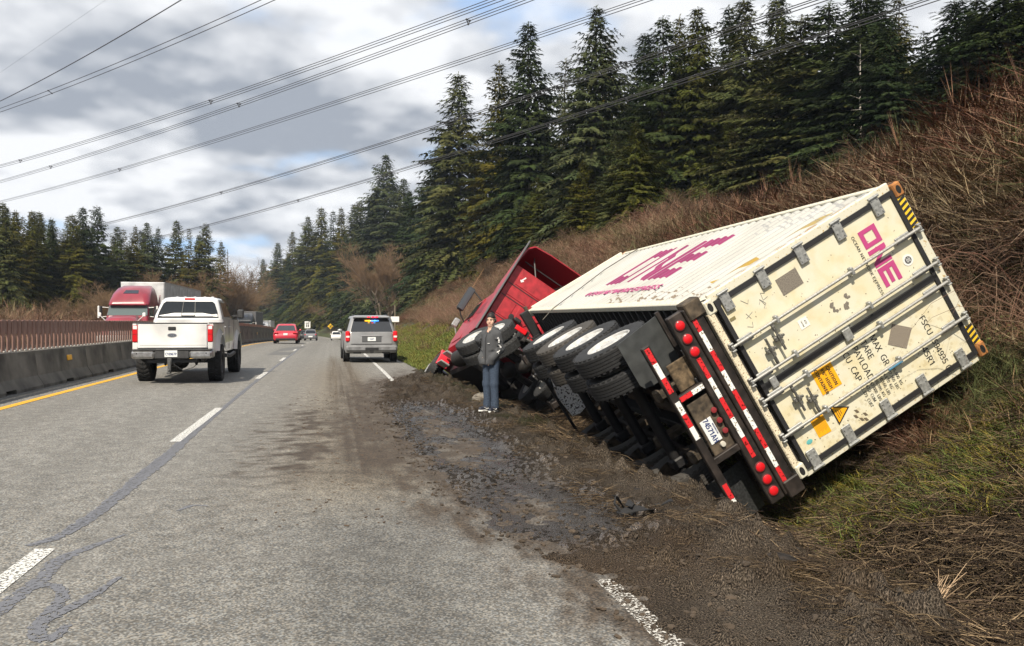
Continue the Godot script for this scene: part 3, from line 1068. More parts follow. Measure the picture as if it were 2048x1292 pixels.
	rail.call(Vector3(0.15, 0.03, -0.06), Vector3(BW - 0.15, 0.03, -0.06), 0.11, 0.09, worn("sill_dirty", Color(0.70, 0.62, 0.46), 0.7, 0.0, "muddy", 2.2), "door_sill")
	# corner castings with their oval holes
	for cx in [0, 1]:
		for cy in [0, 1]:
			for cz in [0, 1]:
				var c := Vector3(0.089 + cx * (BW - 0.178), 0.059 + cy * (BH - 0.118), -0.089 - cz * (BL - 0.178))
				var q := MB.new()
				q.box(c, Vector3(0.186, 0.126, 0.188), 0.018)
				var m: Material = rust if cy == 1 else frame
				var cast := obj("corner_casting", q, m, t)
				var hole := MB.new()
				var pts := PackedVector2Array()
				for k in 16:
					var an := TAU * k / 16
					pts.append(Vector2(cos(an) * 0.055, sin(an) * 0.032))
				var zf := c.z + (0.0945 if cz == 0 else -0.0965)
				hole.prism(pts, Vector3(c.x, c.y, zf), Vector3.RIGHT, Vector3.UP, Vector3(0, 0, 0.002))
				var xf := c.x + (-0.0945 if cx == 0 else 0.0925)
				hole.prism(pts, Vector3(xf, c.y, c.z), Vector3(0, 0, 1), Vector3.UP, Vector3(0.002, 0, 0))
				obj("casting_hole", hole, dark, cast)

	# two doors
	for side in [0, 1]:
		var x0 := 0.118 if side == 0 else 1.292
		var x1 := 1.222 if side == 0 else 2.322
		var d := MB.new()
		d.has_col = true
		var xs := steps([x0, x1, 0.035])
		var yy := steps([0.19, 2.75, 0.035])
		for i in xs.size() - 1:
			for j in yy.size() - 1:
				var px: float = xs[i]
				var py: float = yy[j]
				var n := nz.get_noise_2d(px * 420.0, py * 300.0)
				var n2 := nz.get_noise_2d(px * 60.0, py * 60.0 + 70.0)
				var c := Color(1, 1, 1).lerp(Color(1.0, 0.97, 0.88), clampf(0.4 + n2 * 1.2, 0, 1))
				var wear := 0.30 - 0.16 * smoothstep(1.3, 2.3, px) - 0.05 * smoothstep(1.2, 0.3, py)
				if n > wear + 0.12 and px > 1.2: c = c.lerp(Color(0.62, 0.50, 0.33), 0.28)
				d.cur = c
				d.quad(Vector3(px, py, -0.045), Vector3(xs[i + 1], py, -0.045), Vector3(xs[i + 1], yy[j + 1], -0.045), Vector3(px, yy[j + 1], -0.045))
		cream.vertex_color_use_as_albedo = true
		var door := obj("door", d, cream, t, 0.0)
		var back := MB.new()
		back.box(Vector3((x0 + x1) * 0.5, 1.47, -0.08), Vector3(x1 - x0, 2.56, 0.06))
		obj("door_core", back, cream, door)
		var g := MB.new()
		var o := 0.029
		for q in [[Vector3(x0 - o, 0.15, -0.05), Vector3(x0 - o, 2.79, -0.05)], [Vector3(x1 + o, 0.15, -0.05), Vector3(x1 + o, 2.79, -0.05)], [Vector3(x0 - 0.055, 0.165, -0.051), Vector3(x1 + 0.055, 0.165, -0.051)], [Vector3(x0 - 0.055, 2.775, -0.051), Vector3(x1 + 0.055, 2.775, -0.051)]]:
			g.bar(q[0], q[1], 0.054, 0.062, Vector3(0, 0, 1) if q[0].x != q[1].x else Vector3.RIGHT)
		obj("gasket", g, seal, door)
		# hinges
		for hy in ([0.279, 0.807, 1.373, 1.935, 2.519] if side == 0 else [0.274, 0.809, 1.395, 1.961, 2.571]):
			var h := MB.new()
			var hx := 0.125 if side == 0 else BW - 0.125
			h.box(Vector3(hx, hy, -0.018), Vector3(0.25, 0.125, 0.024), 0.006)
			h.lathe([Vector2(0.018, -0.075), Vector2(0.018, 0.075)], Vector3(0.012 if side == 0 else BW - 0.012, hy, -0.005), Vector3.UP, 8)
			for bx in [-0.08, 0.03, 0.085]:
				for by in [-0.038, 0.038]:
					h.lathe([Vector2(0.010, 0.0), Vector2(0.008, 0.010)], Vector3(hx + bx * (1 if side == 0 else -1), hy + by, -0.006), Vector3(0, 0, 1), 6)
			obj("hinge", h, steel, door)
		# locking bars with their keepers, guides and handles
		for k in 2:
			var rx: float = [[0.625, 1.10], [1.375, 1.87]][side][k]
			var r := MB.new()
			r.tube([Vector3(rx, 0.05, 0.035), Vector3(rx, 2.86, 0.035)], [0.019], 10)
			var bar_ := obj("locking_bar", r, worn("bar_zinc", Color(0.46, 0.455, 0.43), 0.4, 0.3, "grime", 6.0), door)
			var kp := MB.new()
			for ky in [0.24, 2.60]: kp.box(Vector3(rx, ky, 0.010), Vector3(0.085, 0.21, 0.03), 0.008)
			for ky in [0.69, 1.81]:
				kp.box(Vector3(rx, ky, 0.018), Vector3(0.10, 0.045, 0.075), 0.01)
			for ky in [0.045, 2.855]:
				kp.box(Vector3(rx, ky, 0.03), Vector3(0.05, 0.03, 0.055), 0.006)
				for sx in [-0.045, 0.045]: kp.box(Vector3(rx + sx, ky, 0.022), Vector3(0.02, 0.055, 0.06), 0.005)
			obj("bar_keeper", kp, steel, bar_)
			var hd := MB.new()
			var hy2: float = 0.60 if (k == 0) == (side == 0) else 0.44
			var dir := 1.0 if k == 0 else -1.0
			hd.box(Vector3(rx + dir * 0.05, hy2, 0.03), Vector3(0.10, 0.04, 0.03), 0.008)
			hd.bar(Vector3(rx + dir * 0.04, hy2, 0.045), Vector3(rx + dir * 0.36, hy2, 0.045), 0.032, 0.016, Vector3(0, 0, 1), 0.004)
			hd.box(Vector3(rx + dir * 0.20, hy2, 0.012), Vector3(0.06, 0.11, 0.05), 0.008)
			hd.box(Vector3(rx + dir * 0.20, hy2 + 0.06, 0.02), Vector3(0.03, 0.05, 0.03), 0.006)
			obj("handle", hd, worn("handle_grimy", Color(0.24, 0.235, 0.215), 0.5, 0.3, "stained", 9.0), door)
	var latch := MB.new()
	latch.box(Vector3(1.262, 1.40, -0.008), Vector3(0.15, 0.11, 0.03), 0.008)
	obj("door_latch", latch, steel, t)
	latch = MB.new()
	latch.box(Vector3(1.255, 0.30, -0.008), Vector3(0.14, 0.09, 0.03), 0.008)
	obj("door_latch", latch, steel, t)

	# print and stickers on the doors
	b = MB.new()
	var fx := [0.288, 0.555, 0.80]
	var fw := [0.232, 0.225, 0.25]
	for i in 3:
		for poly in letters[i]:
			b.prism(poly, Vector3(fx[i], 2.146, -0.0425), Vector3(fw[i], 0, 0), Vector3(0, 0.25, 0), Vector3(0, 0, 0.003))
	obj("door_mark", b, magenta, t)
	text("door_lettering", "OCEAN NETWORK EXPRESS", 0.036, black, t, Vector3(0.288, 2.062, -0.042), Basis.IDENTITY, false, 1.33)
	text("door_lettering", "FSCU", 0.075, black, t, Vector3(1.585, 2.37, -0.042), Basis.IDENTITY, false, 1.08)
	text("door_lettering", "594935", 0.075, black, t, Vector3(1.925, 2.37, -0.042), Basis.IDENTITY, false, 0.96)
	text("door_lettering", "0", 0.075, black, t, Vector3(2.29, 2.37, -0.042), Basis.IDENTITY, false, 1.0)
	text("door_lettering", "45R1", 0.075, black, t, Vector3(1.925, 2.205, -0.042), Basis.IDENTITY, false, 1.15)
	var rows := [["MAX  GR", 1.68], ["TARE", 1.54], ["PAYLOAD", 1.41], ["CU  CAP", 1.268]]
	for r in rows:
		text("door_lettering", r[0], 0.075, black, t, Vector3(1.44, r[1], -0.042), Basis.IDENTITY, false, 1.05)
	var nums := ["35.000  KG", "77.160  LBS", "4.610  KG", "10.160  LBS", "30.390  KG", "67.000  LBS", "67.2  CUM", "2.373  CUFT"]
	for i in 8:
		text("door_lettering", nums[i], 0.036, black, t, Vector3(1.93, 1.725 - i * 0.068, -0.042), Basis.IDENTITY, false, 1.0)
	var plate := func(called: String, poly: Array, m: Material, zz := -0.043):
		var q := MB.new()
		q.prism(PackedVector2Array(poly), Vector3(0, 0, zz), Vector3.RIGHT, Vector3.UP, Vector3(0, 0, 0.003))
		return obj(called, q, m, t)
	plate.call("glue_patch", [Vector2(0.237, 0.938), Vector2(0.452, 0.940), Vector2(0.447, 1.238), Vector2(0.235, 1.236)], grey)
	plate.call("worn_placard", [Vector2(1.464, 1.985), Vector2(1.652, 1.81), Vector2(1.825, 2.0), Vector2(1.644, 2.19)], worn("placard_worn", Color(0.36, 0.31, 0.25), 0.8, 0.0, "fine", 5.0))
	# the torn remains of another placard: scraps
	rng.seed = 4
	for k in 26:
		var c := Vector2(rng.randf_range(-0.17, 0.17), rng.randf_range(-0.17, 0.17))
		if absf(c.x) + absf(c.y) > 0.185: continue
		var s := rng.randf_range(0.015, 0.045)
		var pp := []
		for j in 5: pp.append(Vector2(0.875, 1.535) + c + Vector2(cos(TAU * j / 5 + k), sin(TAU * j / 5 + k)) * s * rng.randf_range(0.4, 1.0))
		plate.call("placard_scrap", pp, grey, -0.0432 + 0.00003 * k)
	var cau = plate.call("caution_sticker", [Vector2(1.425, 0.768), Vector2(1.735, 0.766), Vector2(1.742, 1.05), Vector2(1.435, 1.053)], orange)
	text("sticker_lettering", "CAUTION", 0.042, black, cau, Vector3(1.585, 0.985, -0.039), Basis.IDENTITY, true, 1.0, true)
	text("sticker_lettering", "9'6\" HIGH", 0.042, black, cau, Vector3(1.585, 0.908, -0.039), Basis.IDENTITY, true, 1.0, true)
	text("sticker_lettering", "CONTAINER", 0.042, black, cau, Vector3(1.585, 0.830, -0.039), Basis.IDENTITY, true, 1.0, true)
	var ys2 = plate.call("notice_sticker", [Vector2(1.882, 0.465), Vector2(2.148, 0.465), Vector2(2.16, 0.643), Vector2(1.893, 0.645)], orange)
	for i in 9:
		var q := MB.new()
		q.box(Vector3(2.02, 0.49 + i * 0.0165, -0.0392), Vector3(0.19 - 0.03 * (i % 3), 0.004, 0.001))
		obj("notice_print", q, mat("notice_grey", Color(0.45, 0.20, 0.02), 0.6), ys2)
	var tri_b = plate.call("warning_triangle", [Vector2(1.89, 0.765), Vector2(2.155, 0.765), Vector2(2.03, 0.99)], black)
	var q2 := MB.new()
	q2.prism(PackedVector2Array([Vector2(1.918, 0.782), Vector2(2.128, 0.782), Vector2(2.028, 0.958)]), Vector3(0, 0, -0.040), Vector3.RIGHT, Vector3.UP, Vector3(0, 0, 0.002))
	obj("triangle_face", q2, orange, tri_b)
	for i in 3:
		q2 = MB.new()
		q2.box(Vector3(2.026, 0.81 + i * 0.026, -0.0378), Vector3(0.11 - 0.03 * i, 0.008, 0.0012))
		obj("triangle_print", q2, black, tri_b)
	# round approval seal
	var seal_b = MB.new()
	seal_b.lathe([Vector2(0.072, 0.0), Vector2(0.072, 0.003)], Vector3(0.905, 2.567, -0.043), Vector3(0, 0, 1), 24)
	var sl := obj("approval_seal", seal_b, mat("seal_white", Color(0.75, 0.75, 0.72), 0.5), t)
	seal_b = MB.new()
	seal_b.lathe([Vector2(0.046, 0.0), Vector2(0.046, 0.003)], Vector3(0.905, 2.567, -0.0405), Vector3(0, 0, 1), 20)
	obj("seal_ring", seal_b, mat("seal_ink", Color(0.07, 0.075, 0.085), 0.5), sl)
	seal_b = MB.new()
	for i in 4: seal_b.box(Vector3(0.905 + (i % 2 - 0.5) * 0.012, 2.545 + i * 0.015, -0.0366), Vector3(0.055, 0.006, 0.0012))
	obj("seal_print", seal_b, mat("seal_white", Color.WHITE), sl)
	# small stickers, scribbles and scrapes
	plate.call("maker_plate", [Vector2(0.335, 0.21), Vector2(0.375, 0.21), Vector2(0.375, 0.285), Vector2(0.335, 0.285)], mat("plate_olive", Color(0.20, 0.17, 0.08), 0.6))
	plate.call("white_sticker", [Vector2(0.80, 0.93), Vector2(0.92, 0.93), Vector2(0.92, 1.06), Vector2(0.80, 1.06)], mat("sticker_white", Color(0.80, 0.80, 0.74), 0.5))
	text("sticker_lettering", "ATO", 0.022, black, t, Vector3(0.86, 1.02, -0.039), Basis.IDENTITY, false, 1.0, true)
	text("sticker_lettering", "Carried", 0.018, black, t, Vector3(0.86, 0.975, -0.039), Basis.IDENTITY, false, 1.0, true)
	var pen := MB.new()
	for s in [[[0.41, 0.62], [0.37, 0.66], [0.45, 0.68]], [[0.37, 0.66], [0.44, 0.70], [0.48, 0.65]], [[0.33, 0.75], [0.30, 0.70], [0.39, 0.69], [0.38, 0.76]], [[0.25, 0.44], [0.33, 0.50], [0.29, 0.53]], [[0.42, 0.42], [0.50, 0.45]], [[0.47, 0.40], [0.44, 0.50]], [[0.56, 0.36], [0.60, 0.42], [0.54, 0.44]]]:
		var pts := []
		for p in s: pts.append(Vector3(p[0] - 0.03, p[1] + 0.0, -0.0425))
		pen.tube(pts, [0.0035], 4)
	obj("pen_scribble", pen, mat("pen_grey", Color(0.25, 0.25, 0.23), 0.7), t)
	rng.seed = 12
	var scr := MB.new()
	for k in 170:
		var p := Vector2(rng.randf_range(1.55, 2.34), rng.randf_range(0.3, 2.6))
		if rng.randf() < 0.4: p = Vector2(rng.randf_range(0.2, 1.2), rng.randf_range(0.22, 2.6))
		var l := rng.randf_range(0.006, 0.02)
		var an := rng.randf() * TAU
		scr.bar(Vector3(p.x, p.y, -0.0435), Vector3(p.x + cos(an) * l, p.y + sin(an) * l, -0.0435), rng.randf_range(0.004, 0.010), 0.003, Vector3(0, 0, 1))
	for p in [Vector2(2.15, 0.98), Vector2(2.22, 1.03), Vector2(2.19, 1.10), Vector2(2.25, 1.08), Vector2(2.10, 1.02), Vector2(2.35, 2.28), Vector2(2.31, 2.33)]:
		scr.prism(PackedVector2Array([p, p + Vector2(0.05, 0.015), p + Vector2(0.06, 0.05), p + Vector2(0.015, 0.035)]), Vector3(0, 0, -0.0434), Vector3.RIGHT, Vector3.UP, Vector3(0, 0, 0.003))
	kind(obj("paint_scrape", scr, mat("scrape_dark", Color(0.13, 0.10, 0.065), 0.8), t), "stuff")
	var blue := MB.new()
	blue.box(Vector3(1.89, 1.72, 0.040), Vector3(0.035, 0.22, 0.032), 0.01)
	obj("blue_tape", blue, mat("tape_blue", Color(0.06, 0.20, 0.32), 0.5), t)
	blue = MB.new()
	blue.ball(Vector3(2.12, 0.335, -0.043), Vector3(0.03, 0.045, 0.003), 8, 4)
	obj("paint_dab", blue, mat("dab_teal", Color(0.12, 0.42, 0.42), 0.5), t)
	# black and yellow height stripes on the header
	var hz := [[0.19, 0.60], [2.0, 2.40]]
	for r in hz:
		var q := MB.new()
		q.box(Vector3((r[0] + r[1]) * 0.5, BH - 0.065, -0.0235), Vector3(r[1] - r[0], 0.10, 0.003))
		var st := obj("height_stripe", q, mat("stripe_yellow", Color(0.80, 0.52, 0.03), 0.5), t)
		var kk := MB.new()
		var n := 6
		for i in n:
			var x: float = r[0] + (i + 0.35) * (r[1] - r[0]) / n
			kk.prism(PackedVector2Array([Vector2(x, -0.05), Vector2(x + 0.034, -0.05), Vector2(x + 0.034 - 0.03, 0.05), Vector2(x - 0.03, 0.05)]), Vector3(0, BH - 0.065, -0.0215), Vector3.RIGHT, Vector3.UP, Vector3(0, 0, 0.002))
		obj("stripe_black", kk, black, st)

# ---------------------------------------------------------------- wheels
var tyre_cache := {}

# a road wheel whose axle lies along x, outer face towards -x; tyre and rim are children
func wheel(parent: Node, where: Vector3, r: float, w: float, rim_m: Material, rubber: Material, ribs := 5, steer := 0.0, called := "wheel") -> Node3D:
	var key := "%f %f %d" % [r, w, ribs]
	if not tyre_cache.has(key):
		var ty := MB.new()
		var prof := []
		var h := w * 0.5
		prof.append(Vector2(r * 0.58, h * 0.86)); prof.append(Vector2(r * 0.66, h * 0.98)); prof.append(Vector2(r * 0.80, h)); prof.append(Vector2(r * 0.93, h * 0.94)); prof.append(Vector2(r * 0.985, h * 0.80))
		var n := ribs
		for k in n:
			var a := lerpf(0.76, -0.76, float(k) / n) * h
			var c := lerpf(0.76, -0.76, float(k + 1) / n) * h
			var g := h * 0.045
			prof.append(Vector2(r, a - g * 0.3)); prof.append(Vector2(r, c + g))
			if k < n - 1:
				prof.append(Vector2(r * 0.965, c + g * 0.6)); prof.append(Vector2(r * 0.965, c - g * 0.1))
		prof.append(Vector2(r * 0.985, -h * 0.80)); prof.append(Vector2(r * 0.93, -h * 0.94)); prof.append(Vector2(r * 0.80, -h)); prof.append(Vector2(r * 0.66, -h * 0.98)); prof.append(Vector2(r * 0.58, -h * 0.86))
		ty.lathe(prof, Vector3.ZERO, Vector3.RIGHT, 36, false)
		# shoulder lugs
		for k in 36:
			var an := TAU * k / 36
			for s in [-1, 1]:
				ty.box(Vector3(s * h * 0.86, cos(an) * r * 0.965, sin(an) * r * 0.965), Vector3(h * 0.16, r * 0.05, r * 0.09), 0.0, Basis(Vector3.RIGHT, an))
		var ri := MB.new()
		ri.lathe([Vector2(r * 0.60, h * 0.84), Vector2(r * 0.60, -h * 0.84), Vector2(r * 0.58, -h * 0.90), Vector2(r * 0.55, -h * 0.86), Vector2(r * 0.53, -h * 0.66), Vector2(r * 0.44, -h * 0.58), Vector2(r * 0.24, -h * 0.60), Vector2(r * 0.21, -h * 0.72), Vector2(r * 0.18, -h * 0.76), Vector2(r * 0.002, -h * 0.77)], Vector3.ZERO, Vector3.RIGHT, 32, false)
		for k in 10:
			var an := TAU * k / 10
			ri.lathe([Vector2(r * 0.035, 0), Vector2(r * 0.03, -h * 0.12)], Vector3(-h * 0.58, cos(an) * r * 0.36, sin(an) * r * 0.36), Vector3.RIGHT, 6)
		tyre_cache[key] = [ty.mesh(30.0), ri.mesh(35.0)]
	var o := Node3D.new()
	o.name = called
	parent.add_child(o, true)
	o.position = where
	o.rotation.y = steer
	obj("tyre", tyre_cache[key][0], rubber, o)
	obj("rim", tyre_cache[key][1], rim_m, o)
	return o

func tape(parent: Node, a: Vector3, c: Vector3, w: float, out: Vector3, first_red := true, piece := 0.28):
	var n := maxi(1, int(round((c - a).length() / piece)))
	for i in n:
		var b := MB.new()
		b.bar(a.lerp(c, (i + 0.01) / n), a.lerp(c, (i + 0.99) / n), w, 0.003, out)
		if (i % 2 == 0) == first_red: obj("red_reflector", b, worn("tape_red", Color(0.62, 0.025, 0.03), 0.35, 0.0, "muddy", 1.3), parent)
		else: obj("white_reflector", b, worn("tape_white", Color(0.80, 0.80, 0.77), 0.4, 0.0, "muddy", 1.3), parent)

func wreck_chassis():
	var t := thing("container_trailer", "brown steel trailer frame under the tipped container, four left wheels in the air", "trailer")
	t.transform = BOX
	var steel := worn("chassis_steel", Color(0.055, 0.042, 0.036), 0.6, 0.2, "stained", 1.4)
	var black := worn("chassis_black", Color(0.022, 0.021, 0.022), 0.55, 0.1, "grime", 2.0)
	var mudsteel := worn("chassis_mud", Color(0.13, 0.098, 0.065), 0.8, 0.0, "stained", 2.5)
	var rubber := worn("trailer_rubber", Color(0.030, 0.031, 0.033), 0.75, 0.0, "rubber", 2.0)
	var rubber_mud := worn("trailer_rubber_mud", Color(0.055, 0.050, 0.044), 0.85, 0.0, "muddy", 3.5)
	var rimw := worn("rim_white", Color(0.62, 0.62, 0.60), 0.4, 0.0, "grime", 2.0)
	var rims := worn("rim_spattered", Color(0.95, 0.93, 0.90), 0.6, 0.0, "spattered", 1.3)
	# main rails
	for x in [0.78, 1.66]:
		var b := MB.new()
		b.bar(Vector3(x, -0.30, -0.1), Vector3(x, -0.30, -BL + 0.3), 0.10, 0.40, Vector3.UP, 0.01)
		obj("frame_rail", b, black, t)
	for k in 11:
		var b := MB.new()
		b.bar(Vector3(0.55, -0.28, -0.9 - k * 0.92), Vector3(1.9, -0.28, -0.9 - k * 0.92), 0.08, 0.22)
		obj("cross_member", b, black, t)
	# rear bolster with tape, light bar below it, bumper at the bottom
	var b := MB.new()
	b.box(Vector3(BW * 0.5, -0.16, -0.10), Vector3(BW + 0.10, 0.20, 0.20), 0.012)
	obj("rear_bolster", b, steel, t)
	tape(t, Vector3(0.0, -0.185, 0.003), Vector3(BW - 0.04, -0.185, 0.003), 0.055, Vector3(0, 0, 1))
	for x in [0.0, BW]:
		b = MB.new()
		b.box(Vector3(x, -0.12, -0.09), Vector3(0.22, 0.22, 0.24), 0.015)
		obj("twist_lock", b, mudsteel if x == 0.0 else steel, t)
	b = MB.new()
	b.box(Vector3(BW * 0.5, -0.365, -0.06), Vector3(BW + 0.12, 0.19, 0.10), 0.012)
	var lb := obj("light_bar", b, steel, t)
	tape(lb, Vector3(0.52, -0.365, -0.007), Vector3(1.88, -0.365, -0.007), 0.055, Vector3(0, 0, 1))
	var red := mat("lamp_red", Color(0.62, 0.012, 0.018), 0.25)
	var bezel := mat("lamp_bezel", Color(0.10, 0.02, 0.02), 0.5)
	for x in [0.08, 0.26, 0.43, 2.02, 2.19, 2.35]:
		var q := MB.new()
		q.lathe([Vector2(0.066, -0.01), Vector2(0.066, 0.012), Vector2(0.058, 0.016)], Vector3(x, -0.365, -0.008), Vector3(0, 0, 1), 20)
		var lamp := obj("tail_lamp", q, bezel, lb)
		q = MB.new()
		q.lathe([Vector2(0.056, 0.0), Vector2(0.055, 0.014), Vector2(0.04, 0.024), Vector2(0.0, 0.028)], Vector3(x, -0.365, -0.004), Vector3(0, 0, 1), 20, false)
		lamp.mesh = lamp.mesh
		obj("lamp_lens", q, red, lb)
	for x in [1.05, 1.19, 1.33]:
		var q := MB.new()
		q.lathe([Vector2(0.036, 0.0), Vector2(0.034, 0.015), Vector2(0.0, 0.022)], Vector3(x + 0.1, -0.50, -0.045), Vector3(0, 0, 1), 14, false)
		obj("marker_lamp", q, mat("marker_red", Color(0.24, 0.03, 0.035), 0.35), lb)
	# plate bracket and number plate
	b = MB.new()
	b.box(Vector3(1.33, -0.58, -0.09), Vector3(0.78, 0.34, 0.03), 0.01)
	obj("plate_bracket", b, mudsteel, t)
	b = MB.new()
	b.box(Vector3(1.35, -0.645, -0.068), Vector3(0.305, 0.152, 0.006), 0.002)
	var pl := obj("number_plate", b, mat("plate_white", Color(0.72, 0.74, 0.74), 0.45), t)
	text("plate_lettering", "74571AH", 0.066, mat("plate_blue", Color(0.03, 0.05, 0.16), 0.5), pl, Vector3(1.35, -0.65, -0.063), Basis.IDENTITY, true, 0.82, true)
	text("plate_lettering", "WASHINGTON", 0.016, mat("plate_blue", Color.WHITE), pl, Vector3(1.35, -0.588, -0.063), Basis.IDENTITY, false, 1.0, true)
	b = MB.new()
	b.lathe([Vector2(0.035, 0.0), Vector2(0.03, 0.03), Vector2(0.0, 0.035)], Vector3(1.56, -0.60, -0.07), Vector3(0, 0, 1), 12, false)
	obj("plate_lamp", b, mat("lamp_clear", Color(0.55, 0.52, 0.45), 0.3), t)
	b = MB.new()
	b.box(Vector3(0.62, -0.56, -0.16), Vector3(0.36, 0.30, 0.04), 0.01)
	obj("mud_plate", b, worn("plate_earth", Color(0.20, 0.14, 0.08), 0.9, 0.0, "stained", 3.0), t)
	# underride guard: bottom bar and two uprights
	b = MB.new()
	b.box(Vector3(1.23, -0.85, -0.045), Vector3(2.30, 0.10, 0.09), 0.008)
	var gd := obj("underride_guard", b, steel, t)
	tape(gd, Vector3(0.10, -0.85, 0.002), Vector3(0.70, -0.85, 0.002), 0.062, Vector3(0, 0, 1), true, 0.2)
	tape(gd, Vector3(0.82, -0.85, 0.002), Vector3(1.33, -0.85, 0.002), 0.062, Vector3(0, 0, 1), false, 0.2)
	tape(gd, Vector3(1.95, -0.85, 0.002), Vector3(2.36, -0.85, 0.002), 0.062, Vector3(0, 0, 1), true, 0.2)
	for x in [0.83, 1.68]:
		b = MB.new()
		b.bar(Vector3(x, -0.81, -0.06), Vector3(x, -0.44, -0.06), 0.085, 0.08, Vector3(0, 0, 1), 0.008)
		obj("guard_upright", b, steel, t)
	tape(gd, Vector3(0.83, -0.80, -0.016), Vector3(0.83, -0.47, -0.016), 0.06, Vector3(0, 0, 1), true, 0.2)
	# axles, wheels, springs
	for k in 4:
		var z: float = [-1.12, -2.32, -3.52, -4.74][k]
		b = MB.new()
		b.tube([Vector3(0.08, -0.93, z), Vector3(BW - 0.08, -0.93, z)], [0.075], 12)
		b.box(Vector3(0.62, -0.93, z), Vector3(0.14, 0.20, 0.22), 0.02)
		b.box(Vector3(1.82, -0.93, z), Vector3(0.14, 0.20, 0.22), 0.02)
		obj("axle", b, black, t)
		for s in [0, 1]:
			for dual in 2:
				var x := 0.12 + dual * 0.34 if s == 0 else BW - 0.12 - dual * 0.34
				var w := wheel(t, Vector3(x, -0.93, z), 0.525, 0.275, (rimw if s == 0 else mudsteel), (rubber_mud if k == 2 else rubber) if s == 0 else rubber_mud)
				w.rotation.x = 0.3 * k
				if s == 1: w.rotation.y = PI
	for x in [0.78, 1.66]:
		for z in [-0.5, -1.72, -2.92, -4.13, -5.3]:
			b = MB.new()
			b.prism(PackedVector2Array([Vector2(-0.14, 0), Vector2(0.14, 0), Vector2(0.07, -0.42), Vector2(-0.07, -0.42)]), Vector3(x - 0.04, -0.50, z), Vector3(0, 0, 1), Vector3.UP, Vector3(0.08, 0, 0))
			b.box(Vector3(x, -0.88, z), Vector3(0.16, 0.09, 0.12), 0.02)
			obj("spring_hanger", b, mudsteel, t)
		for k in 4:
			var z: float = [-1.12, -2.32, -3.52, -4.74][k]
			b = MB.new()
			for j in 3: b.bar(Vector3(x, -0.84 + 0.018 * j, z - 0.55 + 0.1 * j), Vector3(x, -0.84 + 0.018 * j, z + 0.55 - 0.1 * j), 0.075, 0.014)
			obj("leaf_spring", b, steel, t)
	for k in 3:
		b = MB.new()
		b.tube([Vector3(1.22, -0.62, -0.9 - k * 1.2), Vector3(1.1, -0.66, -1.35 - k * 1.2), Vector3(1.25, -0.60, -1.8 - k * 1.2)], [0.03, 0.09, 0.03], 10)
		obj("brake_chamber", b, mudsteel, t)
	# mudflaps
	var flap := worn("mudflap", Color(0.058, 0.062, 0.062), 0.5, 0.0, "grime", 1.5)
	b = MB.new()
	b.prism(PackedVector2Array([Vector2(-0.09, -0.40), Vector2(0.60, -0.40), Vector2(0.62, -0.86), Vector2(0.60, -0.98), Vector2(0.54, -1.02), Vector2(-0.03, -1.02)]), Vector3(0, 0, -0.46), Vector3.RIGHT, Vector3.UP, Vector3(0, 0, 0.015))
	obj("mudflap", b, flap, t)
	b = MB.new()
	b.prism(PackedVector2Array([Vector2(1.98, -0.42), Vector2(2.62, -0.42), Vector2(2.66, -0.80), Vector2(2.50, -0.98), Vector2(2.02, -1.02)]), Vector3(0, 0, -0.40), Vector3.RIGHT, Vector3.UP, Vector3(0, 0, 0.015))
	b.prism(PackedVector2Array([Vector2(2.16, -0.52), Vector2(2.24, -0.50), Vector2(2.30, -0.60), Vector2(2.38, -0.52), Vector2(2.42, -0.66), Vector2(2.30, -0.70), Vector2(2.22, -0.62)]), Vector3(0, 0, -0.3855), Vector3.RIGHT, Vector3.UP, Vector3(0, 0, 0.001))
	obj("mudflap", b, worn("mudflap_scraped", Color(0.05, 0.052, 0.054), 0.45, 0.0, "rubber", 3.0), t)
	for x in [0.28, 2.18]:
		b = MB.new()
		b.bar(Vector3(x - 0.4, -0.40, -0.44), Vector3(x + 0.4, -0.40, -0.44), 0.05, 0.05)
		obj("flap_bracket", b, steel, t)
	# landing gear and the front bolster
	for x in [0.62, 1.82]:
		b = MB.new()
		b.bar(Vector3(x, -0.2, -8.2), Vector3(x, -1.05, -8.2), 0.13, 0.13, Vector3(0, 0, 1), 0.01)
		b.box(Vector3(x, -1.07, -8.2), Vector3(0.26, 0.03, 0.26), 0.01)
		obj("landing_leg", b, steel, t)
	b = MB.new()
	b.bar(Vector3(0.62, -0.75, -8.2), Vector3(1.82, -0.75, -8.2), 0.05, 0.05)
	b.bar(Vector3(0.62, -0.35, -8.2), Vector3(1.82, -0.95, -8.2), 0.04, 0.04)
	obj("leg_brace", b, steel, t)
	b = MB.new()
	b.box(Vector3(BW * 0.5, -0.13, -BL + 0.12), Vector3(BW + 0.06, 0.22, 0.22), 0.012)
	obj("front_bolster", b, black, t)
	for x in [0.02, 0.22]:
		b = MB.new()
		b.lathe([Vector2(0.05, -0.09), Vector2(0.05, 0.09)], Vector3(x - 0.05, -0.02 - x * 0.1, -BL + 0.0), Vector3.RIGHT, 10)
		obj("gladhand", b, mudsteel, t)
	# splash board of the right wheels, thick with pale mud
	b = MB.new()
	b.prism(PackedVector2Array([Vector2(0.66, -1.12), Vector2(0.80, -0.90), Vector2(1.05, -0.68), Vector2(1.56, -0.70), Vector2(1.66, -1.0), Vector2(1.62, -1.16), Vector2(1.2, -1.22)]), Vector3(0, 0, -5.62), Vector3.RIGHT, Vector3.UP, Vector3(0, 0, 0.03))
	obj("splash_board", b, rims, t)
	b = MB.new()
	b.bar(Vector3(0.58, -0.75, -5.75), Vector3(0.66, -1.35, -5.75), 0.08, 0.16, Vector3(0, 0, 1), 0.01)
	b.bar(Vector3(0.66, -1.27, -5.5), Vector3(2.0, -1.24, -5.5), 0.05, 0.05)
	obj("splash_frame", b, black, t)
	# a strap thrown over the box near its front
	b = MB.new()
